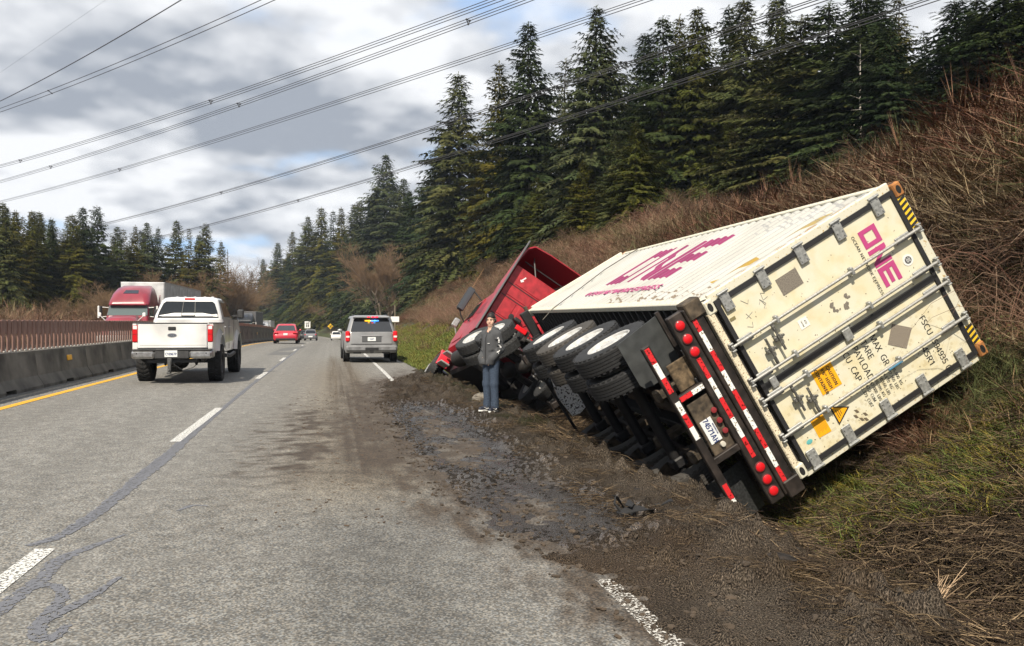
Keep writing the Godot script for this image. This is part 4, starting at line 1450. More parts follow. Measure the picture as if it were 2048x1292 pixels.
	b.tube([BOX.affine_inverse() * (BOX * Vector3(-0.012, 2.85, -9.62)), Vector3(-0.012, 1.85, -9.47), Vector3(-0.012, 0.9, -8.7), Vector3(-0.014, 0.02, -8.05), Vector3(0.05, -0.35, -7.75)], [0.011], 5)
	var cord := tag(obj("cord", b, mat("cord_dark", Color(0.10, 0.09, 0.075), 0.8)), "dark cord hanging over the ribbed white side of the tipped container", "cord")
	cord.transform = BOX

# horizontal slices: [y, half width, z of the back, z of the front, corner radius]
func slice_ring(s: Array, n := 5) -> Array:
	var ring := []
	var r: float = minf(s[4], minf(s[1], absf(s[2] - s[3]) * 0.5) * 0.98)
	var zc := [s[2], s[3]]
	var corners := [[1, 0], [1, 1], [-1, 1], [-1, 0]]
	for k in 4:
		var sx: float = corners[k][0]
		var zz: float = s[2] - r if corners[k][1] == 0 else s[3] + r
		var x: float = sx * (s[1] - r)
		for i in n:
			var an := (-0.5 * PI if k == 0 else 0.0 if k == 1 else 0.5 * PI if k == 2 else PI) + 0.5 * PI * i / (n - 1)
			# angle measured so that the outline runs right-back, right-front, left-front, left-back
			var dx := cos(an)
			var dz := sin(an)
			ring.append(Vector3(x + dx * r, s[0], zz - dz * r))
	return ring

func layers(b: MB, list: Array, n := 5):
	var rings := []
	for s in list: rings.append(slice_ring(s, n))
	b.skin(rings, true, true, true)

# a point on the back (or, with front, the front) face of a layered body at height y
func face_pt(list: Array, u: float, y: float, front := false, out := 0.004) -> Vector3:
	for i in list.size() - 1:
		var a: Array = list[i]
		var c: Array = list[i + 1]
		if y <= c[0] or i == list.size() - 2:
			var t: float = clampf((y - a[0]) / maxf(c[0] - a[0], 1e-5), 0.0, 1.0)
			var z: float = lerpf(a[3], c[3], t) - out if front else lerpf(a[2], c[2], t) + out
			return Vector3(u * lerpf(a[1], c[1], t), y, z)
	return Vector3.ZERO

func side_pt(list: Array, sgn: float, z: float, y: float, out := 0.004) -> Vector3:
	for i in list.size() - 1:
		var a: Array = list[i]
		var c: Array = list[i + 1]
		if y <= c[0] or i == list.size() - 2:
			var t: float = clampf((y - a[0]) / maxf(c[0] - a[0], 1e-5), 0.0, 1.0)
			return Vector3(sgn * (lerpf(a[1], c[1], t) + out), y, z)
	return Vector3.ZERO

# a thin plate whose corners are given, with thickness along nrm
func slab(b: MB, pts: Array, nrm: Vector3):
	var st := b.v.size()
	var n := pts.size()
	var c := Vector3.ZERO
	for p in pts: c += p
	c /= n
	for i in n:
		var p0: Vector3 = pts[i]
		var p1: Vector3 = pts[(i + 1) % n]
		b.tri(c + nrm, p0 + nrm, p1 + nrm)
		b.tri(c, p1, p0)
		b.quad(p0, p1, p1 + nrm, p0 + nrm)
	b.fix_round(st, c + nrm * 0.5)

var CAB := Transform3D(Basis(Vector3(0.8333, -0.5519, 0.0323), Vector3(0.5486, 0.8183, -0.1716), Vector3(0.0683, 0.1607, 0.9846)).orthonormalized(), Vector3(4.145, -0.173, -21.058))

func wreck_tractor():
	var t := thing("truck_tractor", "red truck tractor leaning into the ditch ahead of the tipped container", "truck")
	t.transform = CAB
	var red := worn("cab_red", Color(0.46, 0.022, 0.035), 0.32, 0.0, "grime", 0.8)
	var inner := worn("cab_red_back", Color(0.44, 0.024, 0.034), 0.5, 0.0, "grime", 1.2)
	var dark := mat("cab_black", Color(0.016, 0.016, 0.017), 0.5)
	var steel := worn("tractor_steel", Color(0.05, 0.045, 0.042), 0.6, 0.2, "stained", 2.0)
	var alu := worn("tractor_alloy", Color(0.55, 0.55, 0.54), 0.35, 0.5, "grime", 3.0)
	var chrome := mat("tractor_chrome", Color(0.75, 0.76, 0.78), 0.15, 0.9)
	var glass := mat("tractor_glass", Color(0.02, 0.025, 0.028), 0.05)
	var rubber := worn("tractor_rubber", Color(0.052, 0.053, 0.054), 0.75, 0.0, "rubber", 2.0)
	var rimw := worn("rim_white", Color.WHITE, 0.4, 0.0, "grime", 2.0)
	var cab := [[1.08, 1.16, 0.0, -3.55, 0.10], [1.35, 1.20, 0.0, -3.6, 0.14], [2.05, 1.20, 0.0, -3.55, 0.16], [2.72, 1.14, 0.0, -3.05, 0.20], [2.90, 1.02, -0.02, -2.85, 0.25]]
	var b := MB.new()
	layers(b, cab, 6)
	obj("cab", b, red, t, 45.0)
	# sleeper's back wall with its pressed panels
	b = MB.new()
	b.box(Vector3(0, 2.24, 0.03), Vector3(2.30, 2.26, 0.06), 0.02)
	var wall := obj("back_wall", b, inner, t)
	b = MB.new()
	for p in [[-0.62, 1.55, 0.62, 0.42], [0.25, 1.55, 0.9, 0.42], [-0.78, 2.12, 0.38, 0.5], [-0.20, 2.12, 0.52, 0.5], [0.55, 2.12, 0.62, 0.5], [-0.62, 2.62, 0.72, 0.28], [0.35, 2.62, 0.95, 0.28], [-0.05, 3.08, 1.75, 0.46]]:
		b.box(Vector3(p[0], p[1], 0.066), Vector3(p[2], p[3], 0.022), 0.012)
	obj("pressed_panel", b, inner, wall)
	b = MB.new()
	for y in [1.82, 2.42, 2.80]:
		b.box(Vector3(0, y, 0.064), Vector3(2.24, 0.022, 0.016))
	obj("panel_seam", b, dark, wall)
	b = MB.new()
	b.bar(Vector3(-0.72, 1.30, 0.085), Vector3(0.25, 2.38, 0.085), 0.05, 0.03, Vector3(0, 0, 1), 0.01)
	b.bar(Vector3(0.25, 2.38, 0.085), Vector3(0.75, 1.40, 0.085), 0.05, 0.03, Vector3(0, 0, 1), 0.01)
	obj("wall_rib", b, red, wall)
	b = MB.new()
	b.prism(PackedVector2Array([Vector2(-0.86, 3.03), Vector2(-0.82, 3.06), Vector2(-0.76, 3.19), Vector2(-0.73, 3.16), Vector2(-0.78, 3.07), Vector2(-0.74, 3.05), Vector2(-0.80, 2.98)]), Vector3(0, 0, 0.079), Vector3.RIGHT, Vector3.UP, Vector3(0, 0, 0.003))
	obj("wall_decal", b, mat("decal_white", Color(0.75, 0.72, 0.70), 0.5), wall)
	# hollow roof fairing, open behind
	var rings := []
	for s in [[-2.75, 2.86, 0.70, 2.95], [-2.2, 2.84, 0.98, 3.22], [-1.4, 2.82, 1.12, 3.62], [-0.6, 2.80, 1.18, 3.92], [0.22, 2.78, 1.21, 4.08]]:
		var ring := []
		var w: float = s[2]
		var outer := [Vector2(-w - 0.02, s[1]), Vector2(-w, lerpf(s[1], s[3], 0.55)), Vector2(-w + 0.05, lerpf(s[1], s[3], 0.86)), Vector2(-w + 0.2, s[3] - 0.02), Vector2(-w * 0.4, s[3] + 0.03), Vector2(w * 0.4, s[3] + 0.03), Vector2(w - 0.2, s[3] - 0.02), Vector2(w - 0.05, lerpf(s[1], s[3], 0.86)), Vector2(w, lerpf(s[1], s[3], 0.55)), Vector2(w + 0.02, s[1])]
		for p in outer: ring.append(Vector3(p.x, p.y, s[0]))
		for i in range(outer.size() - 1, -1, -1):
			var p: Vector2 = outer[i]
			ring.append(Vector3(p.x * (1.0 - 0.035 / maxf(w, 0.3)), p.y - 0.03, s[0]))
		rings.append(ring)
	b = MB.new()
	b.skin(rings, true, false, false)
	var last: Array = rings[rings.size() - 1]
	for i in 9:
		b.quad(last[i], last[i + 1], last[18 - i], last[19 - i])
	obj("roof_fairing", b, mat("fairing_red", Color(0.30, 0.015, 0.024), 0.35), t, 50.0)
	b = MB.new()
	b.bar(Vector3(-0.95, 3.72, -0.35), Vector3(1.0, 3.72, -0.35), 0.03, 0.03)
	b.bar(Vector3(0.1, 3.36, 0.0), Vector3(0.55, 3.95, -0.2), 0.03, 0.03)
	b.bar(Vector3(-0.5, 3.36, 0.0), Vector3(-0.8, 3.9, -0.2), 0.03, 0.03)
	obj("fairing_strut", b, dark, t)
	# side extenders with rubber trailing edges
	for s in [-1.0, 1.0]:
		b = MB.new()
		b.prism(PackedVector2Array([Vector2(-0.45, 1.10), Vector2(0.24, 1.16), Vector2(0.26, 2.8), Vector2(0.24, 4.05), Vector2(0.0, 3.6), Vector2(-0.45, 2.75)]), Vector3(s * 1.20, 0, 0), Vector3(0, 0, 1), Vector3.UP, Vector3(s * 0.035, 0, 0))
		obj("side_extender", b, red, t)
		b = MB.new()
		b.bar(Vector3(s * 1.222, 1.12, 0.27), Vector3(s * 1.222, 4.07, 0.27), 0.045, 0.08, Vector3(0, 0, 1), 0.01)
		obj("extender_edge", b, mat("edge_grey", Color(0.10, 0.10, 0.105), 0.5), t)
	# doors, side windows, the sleeper's long vent
	for s in [-1.0, 1.0]:
		b = MB.new()
		slab(b, [side_pt(cab, s, -1.95, 1.22, 0.002), side_pt(cab, s, -3.15, 1.22, 0.002), side_pt(cab, s, -3.2, 2.05, 0.002), side_pt(cab, s, -2.75, 2.66, 0.002), side_pt(cab, s, -1.95, 2.66, 0.002)], Vector3(s * 0.022, 0, 0))
		var door := obj("door", b, red, t)
		b = MB.new()
		slab(b, [side_pt(cab, s, -2.08, 2.02, 0.018), side_pt(cab, s, -3.08, 2.02, 0.018), side_pt(cab, s, -2.72, 2.56, 0.022), side_pt(cab, s, -2.08, 2.56, 0.022)], Vector3(s * 0.012, 0, 0))
		obj("window", b, glass, door)
		b = MB.new()
		b.box(Vector3(s * 1.235, 1.84, -2.08), Vector3(0.03, 0.05, 0.18), 0.01)
		obj("handle", b, dark, door)
		b = MB.new()
		slab(b, [side_pt(cab, s, -0.45, 1.80, 0.002), side_pt(cab, s, -1.68, 2.02, 0.002), side_pt(cab, s, -1.62, 2.30, 0.002), side_pt(cab, s, -0.60, 2.30, 0.002)], Vector3(s * 0.008, 0, 0))
		obj("sleeper_panel", b, mat("panel_dark_red", Color(0.20, 0.012, 0.02), 0.4), t)
		b = MB.new()
		slab(b, [side_pt(cab, s, -0.40, 1.16, 0.002), side_pt(cab, s, -1.8, 1.16, 0.002), side_pt(cab, s, -1.8, 1.62, 0.002), side_pt(cab, s, -0.40, 1.62, 0.002)], Vector3(s * 0.012, 0, 0))
		obj("luggage_door", b, red, t)
		# mirrors on their arms
		b = MB.new()
		b.box(Vector3(s * 1.56, 2.62, -3.02), Vector3(0.24, 0.84, 0.16), 0.05)
		var mir := obj("mirror", b, dark, t)
		b = MB.new()
		b.box(Vector3(s * 1.56, 2.62, -2.935), Vector3(0.19, 0.76, 0.01))
		obj("mirror_glass", b, mat("mirror_face", Color(0.10, 0.11, 0.12), 0.1, 0.6), mir)
		b = MB.new()
		b.tube([Vector3(s * 1.18, 2.72, -2.55), Vector3(s * 1.42, 2.92, -2.9), Vector3(s * 1.56, 2.98, -3.02)], [0.022], 6)
		b.tube([Vector3(s * 1.20, 1.98, -3.1), Vector3(s * 1.42, 2.10, -3.05), Vector3(s * 1.56, 2.24, -3.02)], [0.022], 6)
		obj("mirror_arm", b, dark, mir)
		b = MB.new()
		b.tube([Vector3(s * 1.58, 3.02, -3.02), Vector3(s * 1.60, 3.75, -2.95)], [0.009, 0.005], 5)
		obj("antenna", b, mat("antenna_tan", Color(0.30, 0.17, 0.08), 0.6), mir)
		b = MB.new()
		b.box(Vector3(s * 1.30, 2.16, -4.35), Vector3(0.20, 0.30, 0.10), 0.03)
		b.tube([Vector3(s * 0.98, 1.74, -4.4), Vector3(s * 1.18, 1.95, -4.38), Vector3(s * 1.28, 2.05, -4.35)], [0.022], 6)
		obj("hood_mirror", b, alu, t)
	# windscreen
	b = MB.new()
	slab(b, [face_pt(cab, -0.92, 2.10, true, 0.006), face_pt(cab, 0.92, 2.10, true, 0.006), face_pt(cab, 0.86, 2.66, true, 0.006), face_pt(cab, -0.86, 2.66, true, 0.006)], Vector3(0, 0.004, -0.008))
	obj("windscreen", b, glass, t)
	# hood and fenders, long and sloping
	var hood := [[0.86, 1.00, -3.5, -5.45, 0.20], [1.20, 0.98, -3.5, -5.50, 0.25], [1.58, 0.86, -3.5, -5.35, 0.30], [1.86, 0.66, -3.5, -4.95, 0.30], [2.02, 0.50, -3.5, -4.2, 0.25]]
	b = MB.new()
	layers(b, hood, 6)
	obj("hood", b, red, t, 50.0)
	for s in [-1.0, 1.0]:
		b = MB.new()
		var fr := []
		for k in 9:
			var an := PI * (0.02 + 0.96 * k / 8.0)
			fr.append([Vector3(s * 0.86, 0.52 + sin(an) * 0.70, -4.45 - cos(an) * 0.78), Vector3(s * 1.20, 0.52 + sin(an) * 0.66, -4.45 - cos(an) * 0.74), Vector3(s * 1.22, 0.52 + sin(an) * 0.58, -4.45 - cos(an) * 0.66), Vector3(s * 0.86, 0.52 + sin(an) * 0.58, -4.45 - cos(an) * 0.66)])
		b.skin(fr, true, true, true)
		obj("fender", b, mat("fender_red", Color(0.62, 0.02, 0.035), 0.3), t, 50.0)
		b = MB.new()
		b.box(Vector3(s * 0.86, 1.18, -5.46), Vector3(0.34, 0.24, 0.12), 0.05)
		obj("headlamp", b, mat("lamp_glass", Color(0.55, 0.57, 0.58), 0.1), t)
	b = MB.new()
	b.box(Vector3(0, 0.62, -5.52), Vector3(2.40, 0.46, 0.22), 0.08)
	obj("bumper", b, alu, t)
	b = MB.new()
	b.box(Vector3(0, 1.28, -5.50), Vector3(1.1, 0.72, 0.06), 0.03)
	obj("grille", b, chrome, t)
	# frame, axles, wheels, fifth wheel
	for x in [-0.43, 0.43]:
		b = MB.new()
		b.bar(Vector3(x, 0.92, 2.9), Vector3(x, 0.92, -5.3), 0.09, 0.28, Vector3.UP, 0.01)
		obj("frame_rail", b, steel, t)
	b = MB.new()
	b.box(Vector3(0, 0.75, -2.4), Vector3(1.4, 0.5, 3.0), 0.1)
	b.box(Vector3(0, 0.95, -4.4), Vector3(0.8, 0.7, 1.4), 0.1)
	obj("engine", b, dark, t)
	b = MB.new()
	b.lathe([Vector2(0.42, 0.0), Vector2(0.45, 0.03), Vector2(0.45, 0.07), Vector2(0.1, 0.08)], Vector3(0, 1.10, 1.6), Vector3.UP, 20)
	obj("fifth_wheel", b, steel, t)
	b = MB.new()
	b.box(Vector3(0, 1.08, 0.7), Vector3(0.86, 0.02, 0.7), 0.005)
	obj("deck_plate", b, alu, t)
	var out := CAB.basis.inverse() * Vector3(-0.499, 0.85, 0.144).normalized()
	var ahead := (Vector3(0, 0, 1) - out * out.z).normalized()
	var wrench := Basis(-out, ahead.cross(-out), ahead)
	for z in [0.92, 2.25]:
		b = MB.new()
		b.tube([Vector3(-1.1, 0.5, z), Vector3(1.1, 0.5, z)], [0.09], 10)
		b.ball(Vector3(0, 0.5, z), Vector3(0.22, 0.22, 0.24), 12, 8)
		obj("axle", b, steel, t)
		for s in [-1.0, 1.0]:
			for dual in 2:
				var w := wheel(t, Vector3(s * (1.10 - 0.33 * dual), 0.52, z), 0.525, 0.275, rimw, rubber)
				if s > 0: w.rotation.y = PI
				w.rotation.x = z
				if s < 0:
					# the left side of the bogie is wrenched up
					w.transform = Transform3D(wrench * Basis(Vector3.RIGHT, z), Vector3((-1.14 + 0.30 * dual) if z < 1.5 else (-0.98 + 0.30 * dual), (0.66 if z < 1.5 else 0.74) - 0.13 * dual, z))
		for x in [-0.62, 0.62]:
			b = MB.new()
			b.tube([Vector3(x, 0.55, z + 0.3), Vector3(x, 0.92, z + 0.3)], [0.11], 10)
			obj("air_spring", b, dark, t)
	b = MB.new()
	b.tube([Vector3(-0.9, 0.5, -4.45), Vector3(0.9, 0.5, -4.45)], [0.07], 10)
	obj("steer_axle", b, steel, t)
	var sw := wheel(t, Vector3(-1.05, 0.60, -4.38), 0.505, 0.29, steel, worn("steer_rubber", Color(0.065, 0.066, 0.066), 0.75, 0.0, "rubber", 2.0), 5, -0.30)
	sw.rotation.z = -0.10
	wheel(t, Vector3(1.05, 0.52, -4.45), 0.505, 0.29, rimw, rubber, 5, PI + 0.2)
	for s in [-1.0, 1.0]:
		b = MB.new()
		b.tube([Vector3(s * 0.88, 0.70, -0.75), Vector3(s * 0.88, 0.70, -2.05)], [0.25], 20)
		obj("fuel_tank", b, steel, t)
		b = MB.new()
		for y in [0.45, 0.78]: b.box(Vector3(s * 1.12, y, -2.72), Vector3(0.30, 0.05, 0.62), 0.01)
		obj("step", b, alu, t)
		b = MB.new()
		b.box(Vector3(s * 0.95, 0.40 if s < 0 else 0.58, 2.86), Vector3(0.62, 0.40 if s < 0 else 0.62, 0.014), 0.004)
		if s > 0: obj("mudflap", b, mat("flap_black", Color(0.02, 0.02, 0.021), 0.6), t)
		b = MB.new()
		b.box(Vector3(s * 0.62, 0.98, 2.93), Vector3(0.3, 0.12, 0.05), 0.01)
		obj("tail_lamp", b, mat("lamp_red", Color.RED, 0.25), t)
	# coupling hoses behind the sleeper
	b = MB.new()
	for k in 3:
		var x := -0.2 + 0.12 * k
		b.tube([Vector3(x, 1.7, 0.1), Vector3(x - 0.05, 1.25, 0.45), Vector3(x + 0.1, 1.2, 0.8), Vector3(x + 0.1, 1.5, 1.1)], [0.018], 6)
	obj("air_hose", b, mat("hose_dark", Color(0.03, 0.03, 0.035), 0.5), t)
	b = MB.new()
	b.box(Vector3(-0.35, 1.98, 0.16), Vector3(0.22, 0.12, 0.14), 0.03)
	b.lathe([Vector2(0.07, 0), Vector2(0.08, 0.06), Vector2(0.0, 0.07)], Vector3(-0.55, 1.98, 0.10), Vector3(0, 0, 1), 12)
	obj("work_lamp", b, dark, t)

# ---------------------------------------------------------------- vehicles
func panel(parent: Node, called: String, pts: Array, nrm: Vector3, m: Material) -> MeshInstance3D:
	var b := MB.new()
	slab(b, pts, nrm)
	return obj(called, b, m, parent)

func box_part(parent: Node, called: String, c: Vector3, s: Vector3, m: Material, ch := 0.01) -> MeshInstance3D:
	var b := MB.new()
	b.box(c, s, ch)
	return obj(called, b, m, parent)

func pickup():
	var pos := Vector3(-3.86, road_y(-3.86, 22.0), -21.4)
	var t := thing("pickup_truck", "white lifted four-door pickup truck driving away in the far lane", "pickup truck", pos, 0.0)
	t.scale = Vector3(0.96, 1.045, 1.0)
	var white := worn("pickup_white", Color(0.87, 0.87, 0.86), 0.28, 0.0, "grime", 0.2)
	white.clearcoat_enabled = true
	white.clearcoat_roughness = 0.08
	var dark := mat("pickup_black", Color(0.014, 0.014, 0.015), 0.6)
	var trim := worn("pickup_trim", Color(0.05, 0.05, 0.052), 0.55, 0.0, "grime", 2.0)
	var chrome := worn("pickup_chrome", Color(0.62, 0.62, 0.62), 0.28, 0.85, "grime", 2.0)
	var glass := mat("pickup_glass", Color(0.012, 0.014, 0.016), 0.04)
	glass.metallic_specular = 0.9
	var rubber := worn("pickup_rubber", Color(0.022, 0.022, 0.023), 0.8, 0.0, "rubber", 3.0)
	var rim := mat("pickup_rim", Color(0.03, 0.03, 0.032), 0.35, 0.4)
	# bed: outer sides with the wheel opening cut out, inner box, floor
	var arch := func(z: float, r: float) -> Array:
		var a := []
		for k in 9:
			var an := PI * k / 8.0
			a.append(Vector2(z + cos(an) * r, 0.74 + sin(an) * r * 0.78))
		return a
	for s in [-1.0, 1.0]:
		var poly := PackedVector2Array()
		poly.append(Vector2(-0.05, 0.74))
		for p in arch.call(-1.22, 0.56): poly.append(p)
		poly.append(Vector2(-2.08, 0.74)); poly.append(Vector2(-2.08, 1.45)); poly.append(Vector2(-0.03, 1.45))
		var b := MB.new()
		b.prism(poly, Vector3(s * 0.90, 0, 0), Vector3(0, 0, 1), Vector3.UP, Vector3(s * 0.085, 0, 0))
		obj("bed_side", b, white, t)
		# flared lip over the wheel
		b = MB.new()
		var rr := []
		for k in 13:
			var an := PI * (0.02 + 0.96 * k / 12.0)
			var c := cos(an); var sn := sin(an)
			rr.append([Vector3(s * 0.93, 0.74 + sn * 0.46, -1.22 + c * 0.58), Vector3(s * 1.065, 0.74 + sn * 0.43, -1.22 + c * 0.55), Vector3(s * 1.075, 0.74 + sn * 0.47, -1.22 + c * 0.61), Vector3(s * 0.98, 0.74 + sn * 0.60, -1.22 + c * 0.74)])
		b.skin(rr, true, true, true)
		obj("wheel_flare", b, white, t, 50.0)
		b = MB.new()
		b.bar(Vector3(s * 0.93, 1.465, -0.03), Vector3(s * 0.93, 1.465, -2.08), 0.12, 0.03, Vector3.UP, 0.008)
		obj("bed_rail", b, trim, t)
	box_part(t, "bed_floor", Vector3(0, 0.92, -1.05), Vector3(1.82, 0.06, 2.05), dark)
	box_part(t, "bed_front", Vector3(0, 1.15, -2.05), Vector3(1.82, 0.55, 0.04), dark)
	# tailgate
	var tg := box_part(t, "tailgate", Vector3(0, 1.155, -0.005), Vector3(1.70, 0.60, 0.09), white, 0.025)
	box_part(tg, "tailgate_cap", Vector3(0, 1.462, -0.005), Vector3(1.72, 0.02, 0.10), trim, 0.005)
	box_part(tg, "handle", Vector3(-0.02, 1.335, 0.045), Vector3(0.19, 0.085, 0.03), dark, 0.012)
	var em := MB.new()
	var pts := PackedVector2Array()
	for k in 20: pts.append(Vector2(cos(TAU * k / 20) * 0.115, sin(TAU * k / 20) * 0.047))
	em.prism(pts, Vector3(-0.02, 1.175, 0.042), Vector3.RIGHT, Vector3.UP, Vector3(0, 0, 0.008))
	var emb := obj("emblem", em, chrome, tg)
	em = MB.new()
	pts = PackedVector2Array()
	for k in 20: pts.append(Vector2(cos(TAU * k / 20) * 0.098, sin(TAU * k / 20) * 0.036))
	em.prism(pts, Vector3(-0.02, 1.175, 0.051), Vector3.RIGHT, Vector3.UP, Vector3(0, 0, 0.003))
	obj("emblem_field", em, mat("emblem_dark", Color(0.10, 0.11, 0.14), 0.3), emb)
	var scr := text("emblem_script", "Ford", 0.030, chrome, emb, Vector3(-0.02, 1.175, 0.056), Basis.IDENTITY, true, 1.3, true)
	box_part(tg, "crease", Vector3(0, 0.935, 0.042), Vector3(1.6, 0.006, 0.004), mat("crease_grey", Color(0.30, 0.30, 0.29), 0.6), 0.0)
	for s in [-1.0, 1.0]:
		var lamp := box_part(t, "tail_lamp", Vector3(s * 0.918, 1.21, -0.03), Vector3(0.125, 0.40, 0.12), mat("pickup_lamp", Color(0.55, 0.012, 0.016), 0.15), 0.02)
		box_part(lamp, "lamp_clear", Vector3(s * 0.918, 1.355, 0.024), Vector3(0.10, 0.085, 0.02), mat("lamp_white", Color(0.75, 0.70, 0.70), 0.15), 0.008)
		box_part(lamp, "lamp_stripe", Vector3(s * 0.918, 1.20, 0.028), Vector3(0.11, 0.012, 0.012), mat("lamp_dark_red", Color(0.22, 0.01, 0.01), 0.3), 0.0)
		box_part(t, "bed_corner", Vector3(s * 0.918, 0.92, -0.04), Vector3(0.13, 0.18, 0.10), white, 0.02)
	# bumper: chrome ends, dark step with the plate
	for s in [-1.0, 1.0]:
		box_part(t, "bumper_end", Vector3(s * 0.70, 0.715, 0.10), Vector3(0.56, 0.195, 0.20), chrome, 0.05)
		var sensor := MB.new()
		sensor.lathe([Vector2(0.018, 0), Vector2(0.016, 0.008)], Vector3(s * 0.84, 0.745, 0.198), Vector3(0, 0, 1), 10)
		obj("parking_sensor", sensor, dark, t)
		box_part(t, "bumper_wrap", Vector3(s * 0.96, 0.72, -0.10), Vector3(0.07, 0.19, 0.36), chrome, 0.03)
	box_part(t, "bumper_step", Vector3(0, 0.715, 0.08), Vector3(0.86, 0.215, 0.19), trim, 0.03)
	box_part(t, "bumper_top", Vector3(0, 0.825, 0.08), Vector3(1.92, 0.03, 0.22), trim, 0.012)
	var pl := box_part(t, "number_plate", Vector3(-0.02, 0.735, 0.18), Vector3(0.31, 0.155, 0.012), mat("plate_white", Color.WHITE), 0.004)
	text("plate_lettering", "C10967P", 0.062, mat("plate_blue", Color.WHITE), pl, Vector3(-0.02, 0.728, 0.188), Basis.IDENTITY, true, 0.8, true)
	# hitch, axle, exhaust
	var b := MB.new()
	b.box(Vector3(-0.06, 0.55, 0.10), Vector3(0.11, 0.16, 0.16), 0.01)
	b.box(Vector3(-0.06, 0.42, 0.17), Vector3(0.08, 0.30, 0.06), 0.01)
	b.box(Vector3(-0.06, 0.285, 0.20), Vector3(0.09, 0.05, 0.18), 0.01)
	b.ball(Vector3(-0.06, 0.345, 0.25), Vector3(0.03, 0.03, 0.03), 10, 6)
	obj("tow_hitch", b, mat("hitch_grey", Color(0.10, 0.10, 0.10), 0.5, 0.4), t)
	b = MB.new()
	b.bar(Vector3(-0.62, 0.56, 0.02), Vector3(0.62, 0.56, 0.02), 0.08, 0.09, Vector3.UP, 0.01)
	obj("hitch_beam", b, dark, t)
	b = MB.new()
	b.tube([Vector3(-0.75, 0.50, -1.22), Vector3(-0.2, 0.50, -1.22), Vector3(0.2, 0.50, -1.22), Vector3(0.75, 0.50, -1.22)], [0.05, 0.05, 0.05, 0.05], 10)
	b.ball(Vector3(0.0, 0.48, -1.22), Vector3(0.19, 0.17, 0.17), 12, 8)
	obj("rear_axle", b, dark, t)
	for s in [-1.0, 1.0]:
		b = MB.new()
		for j in 4: b.bar(Vector3(s * 0.52, 0.60 - 0.02 * j, -0.5 - 0.12 * j), Vector3(s * 0.52, 0.60 - 0.02 * j, -1.95 + 0.12 * j), 0.07, 0.016)
		b.tube([Vector3(s * 0.40, 0.42, -1.1), Vector3(s * 0.34, 0.80, -0.7)], [0.035], 8)
		obj("spring", b, dark, t)
		b = MB.new()
		b.bar(Vector3(s * 0.45, 0.70, 0.0), Vector3(s * 0.45, 0.70, -5.9), 0.07, 0.16)
		obj("frame_rail", b, dark, t)
	b = MB.new()
	b.tube([Vector3(0.45, 0.62, -1.7), Vector3(0.70, 0.60, -0.6), Vector3(0.74, 0.585, 0.04)], [0.06, 0.065, 0.075], 14, false)
	b.tube([Vector3(0.74, 0.585, 0.035), Vector3(0.74, 0.585, 0.03)], [0.055], 14)
	obj("exhaust_pipe", b, mat("exhaust_dark", Color(0.04, 0.035, 0.03), 0.5, 0.5), t)
	# cab with tall glass
	var cab := [[0.70, 0.97, -2.12, -5.0, 0.08], [0.95, 1.00, -2.12, -6.15, 0.12], [1.30, 0.99, -2.12, -6.18, 0.14], [1.56, 0.95, -2.12, -6.05, 0.16]]
	b = MB.new()
	layers(b, cab, 5)
	obj("cab", b, white, t, 45.0)
	var top := [[1.54, 0.93, -2.14, -4.55, 0.10], [1.66, 0.91, -2.17, -4.38, 0.12], [2.06, 0.78, -2.40, -3.82, 0.16], [2.135, 0.72, -2.50, -3.70, 0.20], [2.165, 0.60, -2.62, -3.55, 0.22]]
	b = MB.new()
	layers(b, top, 6)
	var roof := obj("roof", b, white, t, 50.0)
	var win := [face_pt(top, -0.90, 1.60), face_pt(top, 0.90, 1.60), face_pt(top, 0.90, 1.74), face_pt(top, 0.87, 1.98), face_pt(top, 0.80, 2.035), face_pt(top, -0.80, 2.035), face_pt(top, -0.87, 1.98), face_pt(top, -0.90, 1.74)]
	var rw := panel(t, "rear_window", win, Vector3(0, 0.003, 0.006), glass)
	for u in [-0.20, 0.20]:
		b = MB.new()
		b.bar(face_pt(top, u, 1.62, false, 0.014), face_pt(top, u, 2.02, false, 0.014), 0.018, 0.012, Vector3(0, 0, 1))
		obj("window_frame", b, trim, rw)
	b = MB.new()
	b.bar(face_pt(top, -0.20, 1.66, false, 0.014), face_pt(top, 0.20, 1.66, false, 0.014), 0.012, 0.018)
	obj("window_frame", b, trim, rw)
	panel(rw, "window_sticker", [face_pt(top, 0.74, 1.64, false, 0.012), face_pt(top, 0.88, 1.63, false, 0.012), face_pt(top, 0.88, 1.70, false, 0.012), face_pt(top, 0.80, 1.70, false, 0.012), face_pt(top, 0.79, 1.67, false, 0.012), face_pt(top, 0.74, 1.70, false, 0.012)], Vector3(0, 0, 0.002), mat("sticker_white", Color.WHITE))
	b = MB.new()
	b.box(Vector3(0.0, 2.105, -2.43), Vector3(0.28, 0.05, 0.04), 0.01, Basis(Vector3.RIGHT, -0.5))
	obj("brake_lamp", b, mat("pickup_lamp", Color.RED), roof)
	for x in [-0.5, -0.28, 0.0, 0.28, 0.5]:
		b = MB.new()
		b.box(Vector3(x, 2.175, -3.35), Vector3(0.08, 0.04, 0.12), 0.015)
		obj("roof_marker", b, white, roof)
	for s in [-1.0, 1.0]:
		var zz := [[-2.62, -3.16, -2.72, -3.16], [-3.22, -4.22, -3.22, -3.80]]
		for w in zz:
			panel(t, "side_window", [side_pt(top, s, w[0] + 0.05, 1.62), side_pt(top, s, w[1], 1.62), side_pt(top, s, w[3], 2.02), side_pt(top, s, w[2], 2.02)], Vector3(s * 0.005, 0.002, 0), glass)
		b = MB.new()
		b.box(Vector3(s * 1.22, 1.72, -4.15), Vector3(0.20, 0.27, 0.12), 0.04)
		b.bar(Vector3(s * 0.95, 1.66, -4.15), Vector3(s * 1.2, 1.68, -4.15), 0.05, 0.05)
		obj("mirror", b, trim, t)
